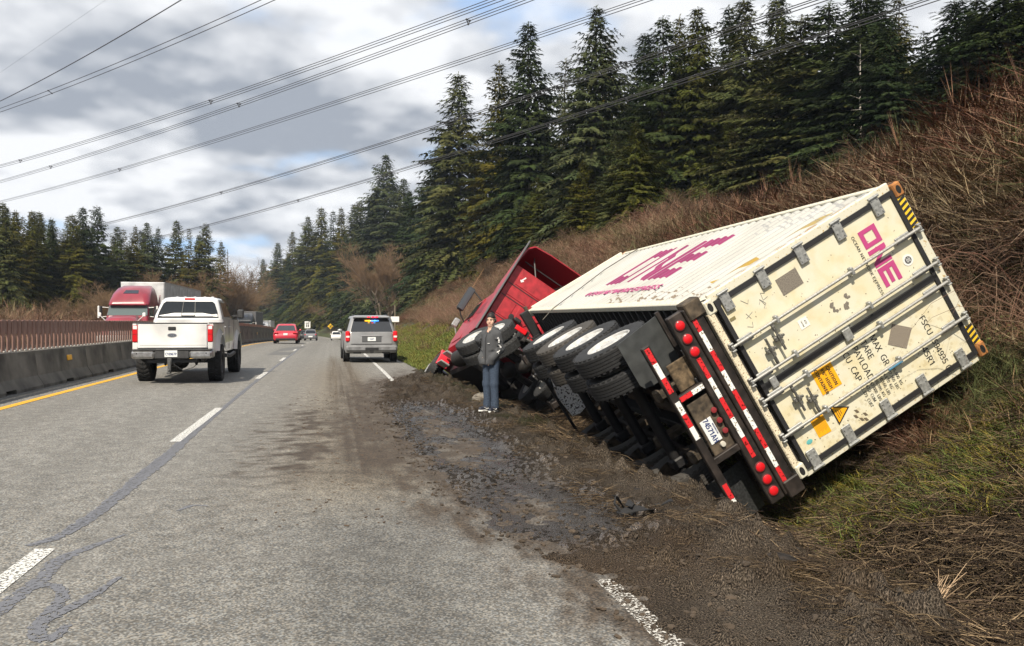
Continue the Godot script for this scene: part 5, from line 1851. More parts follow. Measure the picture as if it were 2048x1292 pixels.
		b = MB.new()
		b.tube([Vector3(s * 1.0, 0.60, -2.2), Vector3(s * 1.02, 0.56, -3.2), Vector3(s * 1.0, 0.60, -4.3)], [0.055], 8)
		b.box(Vector3(s * 1.02, 0.60, -2.75), Vector3(0.14, 0.03, 0.6), 0.01)
		obj("running_board", b, trim, t)
		for z in [-3.17, -4.3]:
			box_part(t, "door_seam", side_pt(cab, s, z, 1.15, 0.0), Vector3(0.008, 0.80, 0.012), trim, 0.0)
		for z in [-2.35, -3.32]:
			box_part(t, "door_handle", side_pt(cab, s, z, 1.36, 0.015), Vector3(0.03, 0.035, 0.20), white, 0.01)
		# front wheel opening
		b = MB.new()
		b.lathe([Vector2(0.0, -0.012), Vector2(0.56, -0.012), Vector2(0.56, 0.012), Vector2(0.0, 0.012)], Vector3(s * 0.995, 0.60, -5.22), Vector3.RIGHT, 24)
		obj("wheel_well", b, dark, t)
		b = MB.new()
		var rr := []
		for k in 13:
			var an := PI * (0.02 + 0.96 * k / 12.0)
			var c := cos(an); var sn := sin(an)
			rr.append([Vector3(s * 0.95, 0.66 + sn * 0.50, -5.22 + c * 0.58), Vector3(s * 1.065, 0.66 + sn * 0.47, -5.22 + c * 0.56), Vector3(s * 1.07, 0.66 + sn * 0.53, -5.22 + c * 0.62), Vector3(s * 0.98, 0.66 + sn * 0.64, -5.22 + c * 0.73)])
		b.skin(rr, true, true, true)
		obj("wheel_flare", b, white, t, 50.0)
		for z in [-1.22, -5.22]:
			wheel(t, Vector3(s * 0.90, 0.455, z), 0.455, 0.36, rim, rubber, 4, 0.0 if s < 0 else PI)
	# lugs of the off-road tyres
	var lug := MB.new()
	for k in 26:
		var an := TAU * k / 26
		for s in [-1, 1]:
			lug.box(Vector3(s * 0.085, cos(an) * 0.455, sin(an) * 0.455), Vector3(0.17, 0.03, 0.055), 0.006, Basis(Vector3.RIGHT, an) * Basis(Vector3(0, 1, 0), s * 0.5))
	var lm := lug.mesh()
	for o in t.get_children():
		if o.name.begins_with("wheel") and o.get_child_count() > 1:
			obj("tread", lm, rubber, o)
	# front end
	box_part(t, "front_bumper", Vector3(0, 0.70, -6.25), Vector3(2.0, 0.30, 0.22), chrome, 0.06)
	box_part(t, "grille", Vector3(0, 1.15, -6.17), Vector3(1.3, 0.45, 0.08), chrome, 0.03)
	panel(t, "windscreen", [face_pt(top, -0.85, 1.62, true), face_pt(top, 0.85, 1.62, true), face_pt(top, 0.85, 2.06, true), face_pt(top, -0.85, 2.06, true)], Vector3(0, 0.003, -0.005), glass)
	var ws := Vector3(-0.06, 0.30, 0.10)
	b = MB.new()
	b.tube([Vector3(0.0, 0.50, 0.1), Vector3(0.25, 0.33, 0.06), Vector3(0.5, 0.40, 0.02), Vector3(0.66, 0.56, 0.0)], [0.012], 6)
	obj("safety_chain", b, dark, t)

# a plain car seen from some way off: d holds its measures
func car(called: String, label: String, category: String, d: Dictionary, group := "") -> Node3D:
	var t := thing(called, label, category, Vector3.ZERO, 0.0, group)
	var W: float = d.w * 0.5
	var L: float = d.l
	var belt: float = d.belt
	var H: float = d.h
	var paint_m: Material = d.paint
	var glass := mat("car_glass", Color(0.012, 0.014, 0.017), 0.05)
	glass.metallic_specular = 0.8
	var dark := mat("car_black", Color(0.012, 0.012, 0.013), 0.6)
	var rubber := mat("car_rubber", Color(0.020, 0.020, 0.021), 0.8)
	var rim := mat("car_rim", Color(0.35, 0.35, 0.36), 0.3, 0.6)
	var r: float = d.wheel
	var low: float = d.get("low", r * 0.62)
	var body := [[low, W * 0.93, -0.12, -L + 0.15, 0.20], [low + 0.14, W * 0.985, -0.02, -L + 0.03, 0.24], [lerpf(low, belt, 0.55), W, 0.0, -L, 0.26], [belt - 0.10, W * 0.975, -d.tail * 0.4, -L + d.nose * 0.5, 0.28], [belt, W * 0.93, -d.tail, -L + d.nose, 0.30]]
	var b := MB.new()
	layers(b, body, 6)
	obj("body", b, paint_m, t, 50.0)
	var top := [[belt - 0.02, W * 0.915, -d.tail - 0.02, -L + d.hood, 0.20], [belt + 0.06, W * 0.90, -d.tail - 0.04, -L + d.hood + 0.08, 0.22], [H - 0.12, W * 0.76, -d.roof_back, -L + d.roof_front, 0.22], [H - 0.03, W * 0.70, -d.roof_back - 0.10, -L + d.roof_front + 0.12, 0.25], [H, W * 0.58, -d.roof_back - 0.3, -L + d.roof_front + 0.3, 0.3]]
	b = MB.new()
	layers(b, top, 6)
	obj("roof", b, d.get("roof_paint", paint_m), t, 50.0)
	var y0 := belt + 0.05
	var y1 := H - 0.13
	var rear_y0: float = d.get("rear_glass_low", y0)
	panel(t, "rear_window", [face_pt(top, -0.86, rear_y0), face_pt(top, 0.86, rear_y0), face_pt(top, 0.84, y1 - 0.06), face_pt(top, 0.74, y1), face_pt(top, -0.74, y1), face_pt(top, -0.84, y1 - 0.06)], Vector3(0, 0.004, 0.006), glass)
	panel(t, "windscreen", [face_pt(top, -0.86, y0, true), face_pt(top, 0.86, y0, true), face_pt(top, 0.80, y1, true), face_pt(top, -0.80, y1, true)], Vector3(0, 0.004, -0.006), glass)
	for s in [-1.0, 1.0]:
		var zb: float = -maxf(d.roof_back, d.tail) - 0.18
		var zf: float = -L + d.roof_front + 0.12
		var zm := (zb + zf) * 0.5
		panel(t, "side_window", [side_pt(top, s, zb, y0), side_pt(top, s, zm + 0.04, y0), side_pt(top, s, zm + 0.04, y1), side_pt(top, s, zb - 0.08, y1)], Vector3(s * 0.005, 0.003, 0), glass)
		panel(t, "side_window", [side_pt(top, s, zm - 0.04, y0), side_pt(top, s, zf - 0.42, y0), side_pt(top, s, zf, y1), side_pt(top, s, zm - 0.04, y1)], Vector3(s * 0.005, 0.003, 0), glass)
		b = MB.new()
		b.ball(Vector3(s * (W + 0.07), belt + 0.08, -L + d.hood + 0.45), Vector3(0.10, 0.075, 0.06), 10, 6)
		b.bar(Vector3(s * (W * 0.88), belt + 0.03, -L + d.hood + 0.42), Vector3(s * (W + 0.06), belt + 0.06, -L + d.hood + 0.45), 0.03, 0.03)
		obj("mirror", b, d.get("mirror_paint", paint_m), t)
		for z in [-d.axle_rear, -d.axle_front]:
			b = MB.new()
			b.lathe([Vector2(0.0, -0.01), Vector2(r * 1.13, -0.01), Vector2(r * 1.13, 0.01), Vector2(0.0, 0.01)], Vector3(s * W * 0.992, r * 1.02, z), Vector3.RIGHT, 20)
			obj("wheel_well", b, dark, t)
			wheel(t, Vector3(s * (W - 0.115), r, z), r, 0.25, rim, rubber, 4, 0.0 if s < 0 else PI)
	box_part(t, "underbody", Vector3(0, low + 0.02, -L * 0.5), Vector3(W * 1.7, 0.10, L - 0.5), dark)
	return t

func patrol_car():
	var silver := worn("patrol_silver", Color(0.37, 0.375, 0.38), 0.30, 0.3, "grime", 0.2)
	silver.clearcoat_enabled = true
	var low_grey := worn("patrol_skirt", Color(0.24, 0.243, 0.248), 0.4, 0.15, "grime", 0.9)
	var d := {"w": 2.07, "l": 5.15, "h": 1.90, "belt": 1.18, "wheel": 0.41, "tail": 0.06, "nose": 0.25, "hood": 1.25, "roof_back": 0.34, "roof_front": 2.05, "axle_rear": 1.12, "axle_front": 4.1, "paint": silver, "low": 0.40, "rear_glass_low": 1.24}
	var t := car("patrol_car", "silver patrol sport utility vehicle stopped on the shoulder with coloured lights on", "sport utility vehicle", d)
	t.position = Vector3(1.60, road_y(1.6, 33.0), -32.9)
	t.rotation.y = 0.02
	t.scale = Vector3(1.05, 1.02, 1.0)
	var dark := mat("car_black", Color.BLACK)
	# tailgate with a framed plate, lamps at both sides, bumper
	box_part(t, "tailgate", Vector3(0, 0.98, 0.012), Vector3(1.56, 0.50, 0.03), silver, 0.012)
	box_part(t, "tailgate_crease", Vector3(0, 0.76, 0.03), Vector3(1.56, 0.02, 0.012), mat("crease_dark", Color(0.08, 0.08, 0.08), 0.5), 0.0)
	var pf := box_part(t, "plate_recess", Vector3(0, 0.96, 0.032), Vector3(0.74, 0.26, 0.03), mat("recess_grey", Color(0.09, 0.092, 0.095), 0.4), 0.02)
	box_part(pf, "plate_trim", Vector3(0, 1.085, 0.048), Vector3(0.80, 0.03, 0.02), mat("trim_silver", Color(0.45, 0.45, 0.46), 0.3, 0.5), 0.008)
	var pl := box_part(t, "number_plate", Vector3(0, 0.95, 0.052), Vector3(0.31, 0.155, 0.008), mat("plate_white", Color.WHITE), 0.003)
	text("plate_lettering", "1547", 0.06, mat("plate_blue", Color.WHITE), pl, Vector3(0, 0.95, 0.058), Basis.IDENTITY, true, 0.9, true)
	for s in [-1.0, 1.0]:
		var lamp := MB.new()
		lamp.box(Vector3(s * 0.905, 1.06, -0.06), Vector3(0.17, 0.42, 0.18), 0.04)
		var lo := obj("tail_lamp", lamp, mat("patrol_lamp", Color(0.60, 0.014, 0.02), 0.15), t)
		box_part(lo, "lamp_clear", Vector3(s * 0.905, 1.045, 0.028), Vector3(0.13, 0.07, 0.015), mat("lamp_white", Color.WHITE), 0.005)
		box_part(t, "exhaust_gap", Vector3(s * 0.55, 0.40, 0.0), Vector3(0.3, 0.06, 0.05), dark, 0.01)
		# body-coloured pillars run up beside the glass
	box_part(t, "rear_bumper", Vector3(0, 0.58, 0.03), Vector3(1.98, 0.28, 0.20), low_grey, 0.08)
	var hitch := MB.new()
	hitch.box(Vector3(0, 0.56, 0.14), Vector3(0.50, 0.11, 0.03), 0.01)
	hitch.box(Vector3(0, 0.44, 0.10), Vector3(0.12, 0.12, 0.10), 0.01)
	obj("hitch_cover", hitch, dark, t)
	box_part(t, "spoiler", Vector3(0, 1.815, -0.24), Vector3(1.42, 0.05, 0.26), silver, 0.02)
	for s in [-1.0, 1.0]:
		var rr := MB.new()
		rr.tube([Vector3(s * 0.66, 1.90, -0.7), Vector3(s * 0.66, 1.93, -1.5), Vector3(s * 0.64, 1.92, -2.6)], [0.018], 6)
		obj("roof_rail", rr, dark, t)
	# warning lights behind the top of the glass and on the spoiler, lit
	var spec := [[-0.20, Color(1.0, 0.72, 0.12), 1], [-0.09, Color(1.0, 0.72, 0.12), 1], [0.02, Color(0.35, 0.65, 1.0), 1], [0.13, Color(0.25, 0.60, 1.0), 1], [0.24, Color(0.25, 0.60, 1.0), 1], [-0.12, Color(0.9, 0.05, 0.12), 2], [0.06, Color(0.9, 0.05, 0.12), 2], [0.20, Color(0.9, 0.05, 0.12), 2]]
	for s in spec:
		var m := mat("warning_light_%s_%d" % [s[1].to_html(), s[2]], s[1], 0.3)
		m.emission_enabled = true
		m.emission = s[1]
		m.emission_energy_multiplier = 1.0 if s[2] == 1 else 0.4
		var q := MB.new()
		var y: float = 1.68 if s[2] == 1 else 1.825
		var z: float = -0.245 if s[2] == 1 else -0.10
		q.box(Vector3(s[0], y, z), Vector3(0.105, 0.055, 0.03), 0.006)
		obj("warning_light", q, m, t)
		if s[0] == -0.09 or s[0] == 0.13 or s[0] == 0.06:
			var l := OmniLight3D.new()
			l.name = "warning_lamp"
			t.add_child(l, true)
			l.position = Vector3(s[0], y, z + 0.05)
			l.light_color = s[1]
			l.light_energy = 0.02
			l.light_size = 0.05
			l.omni_range = 20.0
			l.omni_attenuation = 2.0
			l.shadow_enabled = true
	var an := MB.new()
	an.tube([Vector3(0.3, 1.90, -1.0), Vector3(0.3, 2.0, -1.05)], [0.015, 0.006], 6)
	obj("antenna", an, dark, t)

func far_traffic():
	var red := mat("sedan_red", Color(0.48, 0.012, 0.035), 0.2)
	red.clearcoat_enabled = true
	var d := {"w": 1.93, "l": 4.75, "h": 1.58, "belt": 0.98, "wheel": 0.36, "tail": 0.30, "nose": 0.35, "hood": 1.25, "roof_back": 1.25, "roof_front": 2.0, "axle_rear": 0.95, "axle_front": 3.8, "paint": red, "low": 0.28}
	var t := car("red_car", "glossy red car driving away in the far lane ahead of the pickup", "car", d)
	t.position = Vector3(-3.55, road_y(-3.5, 66.0), -66.0)
	for s in [-1.0, 1.0]:
		box_part(t, "tail_lamp", Vector3(s * 0.74, 0.86, -0.06), Vector3(0.36, 0.09, 0.16), mat("sedan_lamp", Color(0.50, 0.02, 0.03), 0.2), 0.03)
	box_part(t, "number_plate", Vector3(0, 0.76, 0.01), Vector3(0.32, 0.16, 0.02), mat("plate_white", Color.WHITE), 0.004)
	box_part(t, "rear_skirt", Vector3(0, 0.36, 0.0), Vector3(1.5, 0.16, 0.12), mat("car_black", Color.BLACK), 0.03)
	# small cars farther on
	var grey := mat("far_grey_paint", Color(0.20, 0.20, 0.215), 0.25, 0.3)
	d = {"w": 1.9, "l": 4.6, "h": 1.66, "belt": 1.02, "wheel": 0.36, "tail": 0.12, "nose": 0.3, "hood": 1.1, "roof_back": 0.6, "roof_front": 1.9, "axle_rear": 0.95, "axle_front": 3.6, "paint": grey, "low": 0.3}
	var c := car("grey_car", "dark grey car far ahead beyond the red car", "car", d)
	c.position = Vector3(-3.0, road_y(-3, 122.0), -122.0)
	for s in [-1.0, 1.0]: box_part(c, "tail_lamp", Vector3(s * 0.76, 0.9, -0.02), Vector3(0.2, 0.14, 0.1), mat("sedan_lamp", Color.RED), 0.02)
	box_part(c, "number_plate", Vector3(0, 0.62, 0.01), Vector3(0.6, 0.2, 0.02), mat("plate_white", Color.WHITE), 0.004)
	var wh := mat("far_white_paint", Color(0.78, 0.78, 0.77), 0.3)
	d.paint = wh
	c = car("white_car", "small white car far ahead just left of the patrol vehicle", "car", d)
	c.position = Vector3(0.9, road_y(0.9, 150.0), -150.0)
	d.paint = mat("far_black_paint", Color(0.03, 0.03, 0.033), 0.3)
	c = car("dark_car", "small dark car far ahead beside the red car", "car", d)
	c.position = Vector3(-4.3, road_y(-4, 140.0), -140.0)

# a road train coming the other way; built facing -z and turned about
func semi(called: String, label: String, paint_m: Material, trailer_m: Material, trailer_len: float, sleeper := true) -> Node3D:
	var t := thing(called, label, "semi truck")
	var dark := mat("semi_black", Color(0.015, 0.015, 0.016), 0.5)
	var glass := mat("semi_glass", Color(0.10, 0.13, 0.13), 0.05)
	glass.metallic_specular = 1.0
	var chrome := mat("semi_chrome", Color(0.72, 0.73, 0.74), 0.2, 0.85)
	var white := mat("semi_white", Color(0.72, 0.72, 0.70), 0.4)
	var rubber := mat("car_rubber", Color.BLACK)
	var cab := [[0.9, 1.15, 0.0, -3.3, 0.12], [1.9, 1.18, 0.0, -3.3, 0.2], [2.62, 1.13, 0.0, -2.85, 0.25]]
	var b := MB.new()
	layers(b, cab, 6)
	obj("cab", b, paint_m, t, 50.0)
	var top := [[2.60, 1.14, 0.0, -2.95, 0.25], [2.80, 1.14, 0.0, -2.9, 0.35], [3.25, 1.08, 0.0, -2.45, 0.45], [3.62, 0.98, 0.0, -1.75, 0.5], [3.82, 0.80, -0.05, -1.1, 0.5]]
	b = MB.new()
	layers(b, top, 8)
	var rf := obj("roof_fairing", b, paint_m, t, 55.0)
	panel(rf, "roof_window", [face_pt(top, -0.40, 3.28, true), face_pt(top, 0.40, 3.28, true), face_pt(top, 0.36, 3.50, true), face_pt(top, -0.36, 3.50, true)], Vector3(0, 0.01, -0.012), mat("roof_glass", Color(0.02, 0.025, 0.04), 0.1))
	panel(t, "windscreen", [face_pt(cab, -0.95, 1.95, true, 0.01), face_pt(cab, 0.95, 1.95, true, 0.01), face_pt(cab, 0.93, 2.52, true, 0.01), face_pt(cab, -0.93, 2.52, true, 0.01)], Vector3(0, 0.006, -0.012), glass)
	b = MB.new()
	b.bar(Vector3(-1.05, 2.60, -3.05), Vector3(1.05, 2.60, -3.05), 0.30, 0.10, Vector3.UP, 0.03)
	obj("sun_visor", b, paint_m, t)
	var hood := [[0.8, 1.0, -3.2, -5.2, 0.25], [1.4, 0.98, -3.2, -5.25, 0.3], [1.78, 0.8, -3.2, -4.9, 0.35], [1.95, 0.6, -3.2, -4.1, 0.3]]
	b = MB.new()
	layers(b, hood, 6)
	obj("hood", b, paint_m, t, 50.0)
	box_part(t, "grille", Vector3(0, 1.25, -5.24), Vector3(0.95, 0.75, 0.06), chrome, 0.03)
	box_part(t, "bumper", Vector3(0, 0.6, -5.2), Vector3(2.35, 0.4, 0.25), white, 0.08)
	for s in [-1.0, 1.0]:
		box_part(t, "headlamp", Vector3(s * 0.82, 1.15, -5.16), Vector3(0.36, 0.2, 0.12), mat("lamp_white", Color.WHITE), 0.05)
		panel(t, "side_window", [side_pt(cab, s, -1.9, 1.9), side_pt(cab, s, -3.0, 1.9), side_pt(cab, s, -2.75, 2.5), side_pt(cab, s, -1.9, 2.5)], Vector3(s * 0.008, 0, 0), glass)
		var m := MB.new()
		m.box(Vector3(s * 1.55, 2.15, -3.0), Vector3(0.24, 0.72, 0.14), 0.05)
		var mo := obj("mirror", m, dark, t)
		m = MB.new()
		m.box(Vector3(s * 1.63, 2.15, -3.05), Vector3(0.10, 0.74, 0.10), 0.03)
		m.bar(Vector3(s * 1.1, 2.42, -2.95), Vector3(s * 1.5, 2.45, -3.0), 0.04, 0.04)
		m.bar(Vector3(s * 1.1, 1.9, -2.95), Vector3(s * 1.5, 1.86, -3.0), 0.04, 0.04)
		obj("mirror_shell", m, white, mo)
		m = MB.new()
		m.box(Vector3(s * 1.2, 1.98, -4.5), Vector3(0.18, 0.24, 0.08), 0.03)
		m.tube([Vector3(s * 0.85, 1.6, -4.5), Vector3(s * 1.15, 1.9, -4.5)], [0.02], 5)
		obj("hood_mirror", m, white, t)
		panel(t, "side_fairing", [Vector3(s * 1.18, 1.0, 0.35), Vector3(s * 1.18, 1.0, -0.3), Vector3(s * 1.15, 2.9, -0.3), Vector3(s * 1.12, 3.3, 0.35)], Vector3(s * 0.03, 0, 0), paint_m)
		for z in [-4.3, 0.9, 2.2]: wheel(t, Vector3(s * 1.03, 0.51, z), 0.51, 0.30, chrome, rubber, 4, 0.0 if s < 0 else PI)
		for z in [trailer_len - 1.5, trailer_len - 2.8]: wheel(t, Vector3(s * 1.05, 0.51, z + 0.6), 0.51, 0.34, chrome, rubber, 4, 0.0 if s < 0 else PI)
	b = MB.new()
	b.box(Vector3(0, 0.95, trailer_len * 0.5 - 2.0), Vector3(0.95, 0.25, trailer_len + 5.5), 0.02)
	obj("chassis", b, dark, t)
	# trailer
	var tl := box_part(t, "trailer", Vector3(0, 2.66, 0.75 + trailer_len * 0.5), Vector3(2.62, 2.96, trailer_len), trailer_m, 0.05)
	for s in [-1.0, 1.0]:
		for y in [1.24, 4.10]:
			b = MB.new()
			b.bar(Vector3(s * 1.315, y, 0.8), Vector3(s * 1.315, y, 0.7 + trailer_len), 0.02, 0.10)
			obj("trailer_rail", b, mat("rail_grey", Color(0.40, 0.40, 0.40), 0.5), tl)
		for k in 13:
			b = MB.new()
			b.bar(Vector3(s * 1.313, 1.3, 0.9 + k * (trailer_len - 0.3) / 12), Vector3(s * 1.313, 3.96, 0.9 + k * (trailer_len - 0.3) / 12), 0.04, 0.008, Vector3.RIGHT)
			obj("trailer_post", b, mat("rail_grey", Color.GRAY), tl)
	return t

func oncoming():
	var red := worn("semi_red", Color(0.30, 0.014, 0.035), 0.25, 0.0, "grime", 0.3)
	red.clearcoat_enabled = true
	var t := semi("red_semi_truck", "dark red semi truck with white trailer approaching behind the median barrier", red, worn("trailer_white", Color(0.66, 0.67, 0.68), 0.4, 0.0, "grime", 0.3), 15.0)
	t.position = Vector3(-11.9, road_y(-11, 55.0), -55.0 + 5.2 - 5.2)
	t.rotation.y = PI
	var black := mat("semi_dark_paint", Color(0.025, 0.027, 0.032), 0.3)
	t = semi("dark_semi_truck", "small dark semi truck with pale bonnet far down the opposite roadway", black, mat("semi_dark_trailer", Color(0.10, 0.10, 0.105), 0.5), 13.0)
	t.position = Vector3(-12.6, road_y(-12, 128.0) + 0.3, -128.0)
	t.rotation.y = PI
	var wt := semi("white_box_truck", "white box truck mostly hidden by the barrier, behind the dark semi truck", mat("far_white_paint", Color.WHITE), mat("semi_white", Color.WHITE), 10.0)
	wt.position = Vector3(-12.8, road_y(-12, 158.0) - 0.5, -162.0)
	wt.rotation.y = PI

# ---------------------------------------------------------------- trees
func limb(b: MB, p0: Vector3, p1: Vector3, r0: float, r1: float, n: int, c: Color):
	var d := (p1 - p0).normalized()
	var ux := d.cross(Vector3.UP if absf(d.y) < 0.9 else Vector3.RIGHT).normalized()
	var uy := d.cross(ux)
	for k in n:
		var a0 := TAU * k / n
		var a1 := TAU * (k + 1) / n
		var d0 := ux * cos(a0) + uy * sin(a0)
		var d1 := ux * cos(a1) + uy * sin(a1)
		# clockwise seen from outside
		for q in [[p0 + d0 * r0, d0], [p1 + d1 * r1, d1], [p0 + d1 * r0, d1], [p0 + d0 * r0, d0], [p1 + d0 * r1, d0], [p1 + d1 * r1, d1]]:
			b.v.append(q[0]); b.nrm.append(q[1]); b.col.append(c)

func leaf(b: MB, p: Vector3, q: Vector3, side: Vector3, n: Vector3, c: Color):
	# a narrow kite from p to q
	var m := p.lerp(q, 0.42)
	var a := m + side
	var e := m - side
	if (q - p).cross(a - p).dot(n) < 0.0:
		var sw := a
		a = e
		e = sw
	b.v.append(p); b.v.append(a); b.v.append(q)
	b.v.append(p); b.v.append(q); b.v.append(e)
	for k in 6:
		b.nrm.append(n); b.col.append(c)

# a conifer 20 m tall: spread is the reach of the lowest boughs, droop how far they hang, gap how ragged it is
func conifer_crown(seed_: int, spread: float, droop: float, gap: float, bare: float, full: float, tone: Color) -> MB:
	var r := RandomNumberGenerator.new()
	r.seed = seed_
	var b := MB.new()
	b.has_col = true
	var H := 20.0
	var y := bare
	var wood := Color(0.10, 0.085, 0.065)
	while y < H - 0.25:
		var t := (y - bare) / (H - bare)
		var reach := spread * pow(1.0 - t, 0.85) * (0.55 + 0.45 * smoothstep(0.0, 0.12, t)) + 0.18
		var n := int(round(lerpf(8.5, 6.0, t) * full))
		var a0 := r.randf() * TAU
		for k in n:
			if r.randf() < gap: continue
			var az := a0 + TAU * (k + r.randf_range(-0.3, 0.3)) / n
			var L := reach * r.randf_range(0.62, 1.22) * (0.98 + 0.70 * nz.get_noise_3d(cos(az) * 22.0 + seed_ * 31.0, y * 6.0, sin(az) * 22.0))
			var dirh := Vector3(cos(az), 0, sin(az))
			var pitch := lerpf(-0.10 - droop * 0.35, 0.85, pow(t, 1.6)) + r.randf_range(-0.12, 0.12)
			var sag := droop * L * 0.34 * (1.0 - t * 0.6)
			var side := Vector3(-dirh.z, 0, dirh.x)
			var shade := r.randf_range(0.62, 1.28)
			var bc := Color(tone.r * shade * r.randf_range(0.9, 1.15), tone.g * shade, tone.b * shade)
			var base := Vector3(0, y, 0)
			var pt := func(u: float) -> Vector3:
				return base + dirh * (L * u * cos(pitch)) + Vector3(0, L * u * sin(pitch) - sag * u * u + 0.14 * sag * pow(u, 4.0), 0)
			var m := maxi(3, int(L / 0.30))
			var prev: Vector3 = base
			for i in range(1, m + 1):
				var u := float(i) / m
				var p: Vector3 = pt.call(u)
				if i % 2 == 0 or i == m:
					limb(b, prev, p, 0.032 * (1.1 - u) + 0.004, 0.032 * (1.05 - u) + 0.003, 3, wood)
					prev = p
				if u < 0.22 and L > 1.2: continue
				var tw := (0.26 + 0.56 * (1.0 - u)) * minf(1.0, L / 2.2) + 0.15
				for s in [-1.0, 1.0]:
					for j in 3:
						var fwd := r.randf_range(0.35, 0.95)
						var dd: Vector3 = (side * s + dirh * fwd + Vector3(0, r.randf_range(-0.55, 0.10) - droop * 0.25, 0)).normalized()
						var len := tw * r.randf_range(0.65, 1.25)
						var nn: Vector3 = (Vector3(0, 0.7, 0) + dirh * 0.9 + Vector3(r.randf_range(-0.9, 0.9), r.randf_range(-0.3, 0.5), r.randf_range(-0.9, 0.9))).normalized()
						var wd := dd.cross(nn).normalized() * len * r.randf_range(0.10, 0.17)
						var q0 := p + dd * (len * 0.05)
						var cc := bc * r.randf_range(0.8, 1.2)
						leaf(b, q0, q0 + dd * len, wd, nn, cc)
						# sprigs off the spray, hanging
						var hp := q0 + dd * len * 0.55
						var hd := (dd * 0.5 + dirh * 0.4 + Vector3(0, -0.75, 0)).normalized()
						leaf(b, hp, hp + hd * len * 0.55, wd * 0.6, nn, cc * 0.85)
				if i == m:
					leaf(b, p, p + (dirh + Vector3(0, -0.1 - droop * 0.3, 0)).normalized() * 0.45, side * 0.06, (Vector3.UP + dirh).normalized(), bc)
		y += lerpf(0.44, 0.30, t) * r.randf_range(0.85, 1.15)
	# leader
	for k in 14:
		var az := r.randf() * TAU
		var yy := H - 0.9 + 0.9 * k / 14.0
		leaf(b, Vector3(0, yy, 0), Vector3(cos(az) * 0.16, yy + 0.16, sin(az) * 0.16), Vector3(-sin(az), 0, cos(az)) * 0.03, Vector3(cos(az), 0.5, sin(az)).normalized(), tone)
	return b

func conifer_trunk(seed_: int, r0: float) -> MB:
	var r := RandomNumberGenerator.new()
	r.seed = seed_
	var b := MB.new()
	var pts := []
	var rad := []
	for i in 13:
		var u := i / 12.0
		pts.append(Vector3(r.randf_range(-0.05, 0.05) * (1.0 if i > 0 else 0.0), u * 20.0 - (0.8 if i == 0 else 0.0), r.randf_range(-0.05, 0.05)))
		rad.append(lerpf(r0, 0.012, pow(u, 0.85)))
	b.tube(pts, rad, 8)
	return b

# a leafless broadleaf 12 m tall: stems fork again and again into a haze of twigs
func bare_crown(seed_: int, stems: int, spread: float, depth: int, bark: Color, twig: Color) -> Array:
	var r := RandomNumberGenerator.new()
	r.seed = seed_
	var trunk := MB.new()
	trunk.has_col = true
	var crown := MB.new()
	crown.has_col = true
	var todo := []
	for s in stems:
		var az := TAU * (s + r.randf_range(-0.3, 0.3)) / stems
		var lean := spread * r.randf_range(0.35, 1.0) if stems > 1 else 0.05
		todo.append([Vector3(cos(az) * 0.15 * (stems - 1), -0.4, sin(az) * 0.15 * (stems - 1)), Vector3(cos(az) * lean, 1.0, sin(az) * lean).normalized(), 3.6 * r.randf_range(0.8, 1.2), 0.13 if stems > 1 else 0.20, 0])
	while todo.size():
		var j: Array = todo.pop_back()
		var p: Vector3 = j[0]
		var d: Vector3 = j[1]
		var L: float = j[2]
		var rad: float = j[3]
		var lev: int = j[4]
		var seg := 3 if lev < 2 else 2
		var q := p
		var tgt: MB = trunk if lev < 2 else crown
		var c := bark.lerp(twig, clampf((lev - 1) / 3.0, 0.0, 1.0)) * r.randf_range(0.8, 1.2)
		for i in seg:
			var nd := (d + Vector3(r.randf_range(-0.16, 0.16), r.randf_range(-0.05, 0.14), r.randf_range(-0.16, 0.16))).normalized()
			var e := q + nd * L / seg
			limb(tgt, q, e, rad * (1.0 - 0.4 * i / seg), rad * (1.0 - 0.4 * (i + 1) / seg), 5 if lev < 2 else 3, c)
			if lev < depth and (i == seg - 1 or (i > 0 and r.randf() < 0.7) or lev >= 1):
				var kids := 2 if lev < 1 else (3 if i == seg - 1 else 2)
				for k in kids:
					var az := r.randf() * TAU
					var ax := nd.cross(Vector3.UP if absf(nd.y) < 0.9 else Vector3.RIGHT).normalized().rotated(nd, az)
					var cd := nd.rotated(ax, r.randf_range(0.30, 0.85))
					cd = (cd + Vector3(0, 0.12, 0)).normalized()
					todo.append([e, cd, L * r.randf_range(0.52, 0.78), maxf(rad * 0.55, 0.009), lev + 1])
			q = e
			d = nd
	return [trunk, crown]

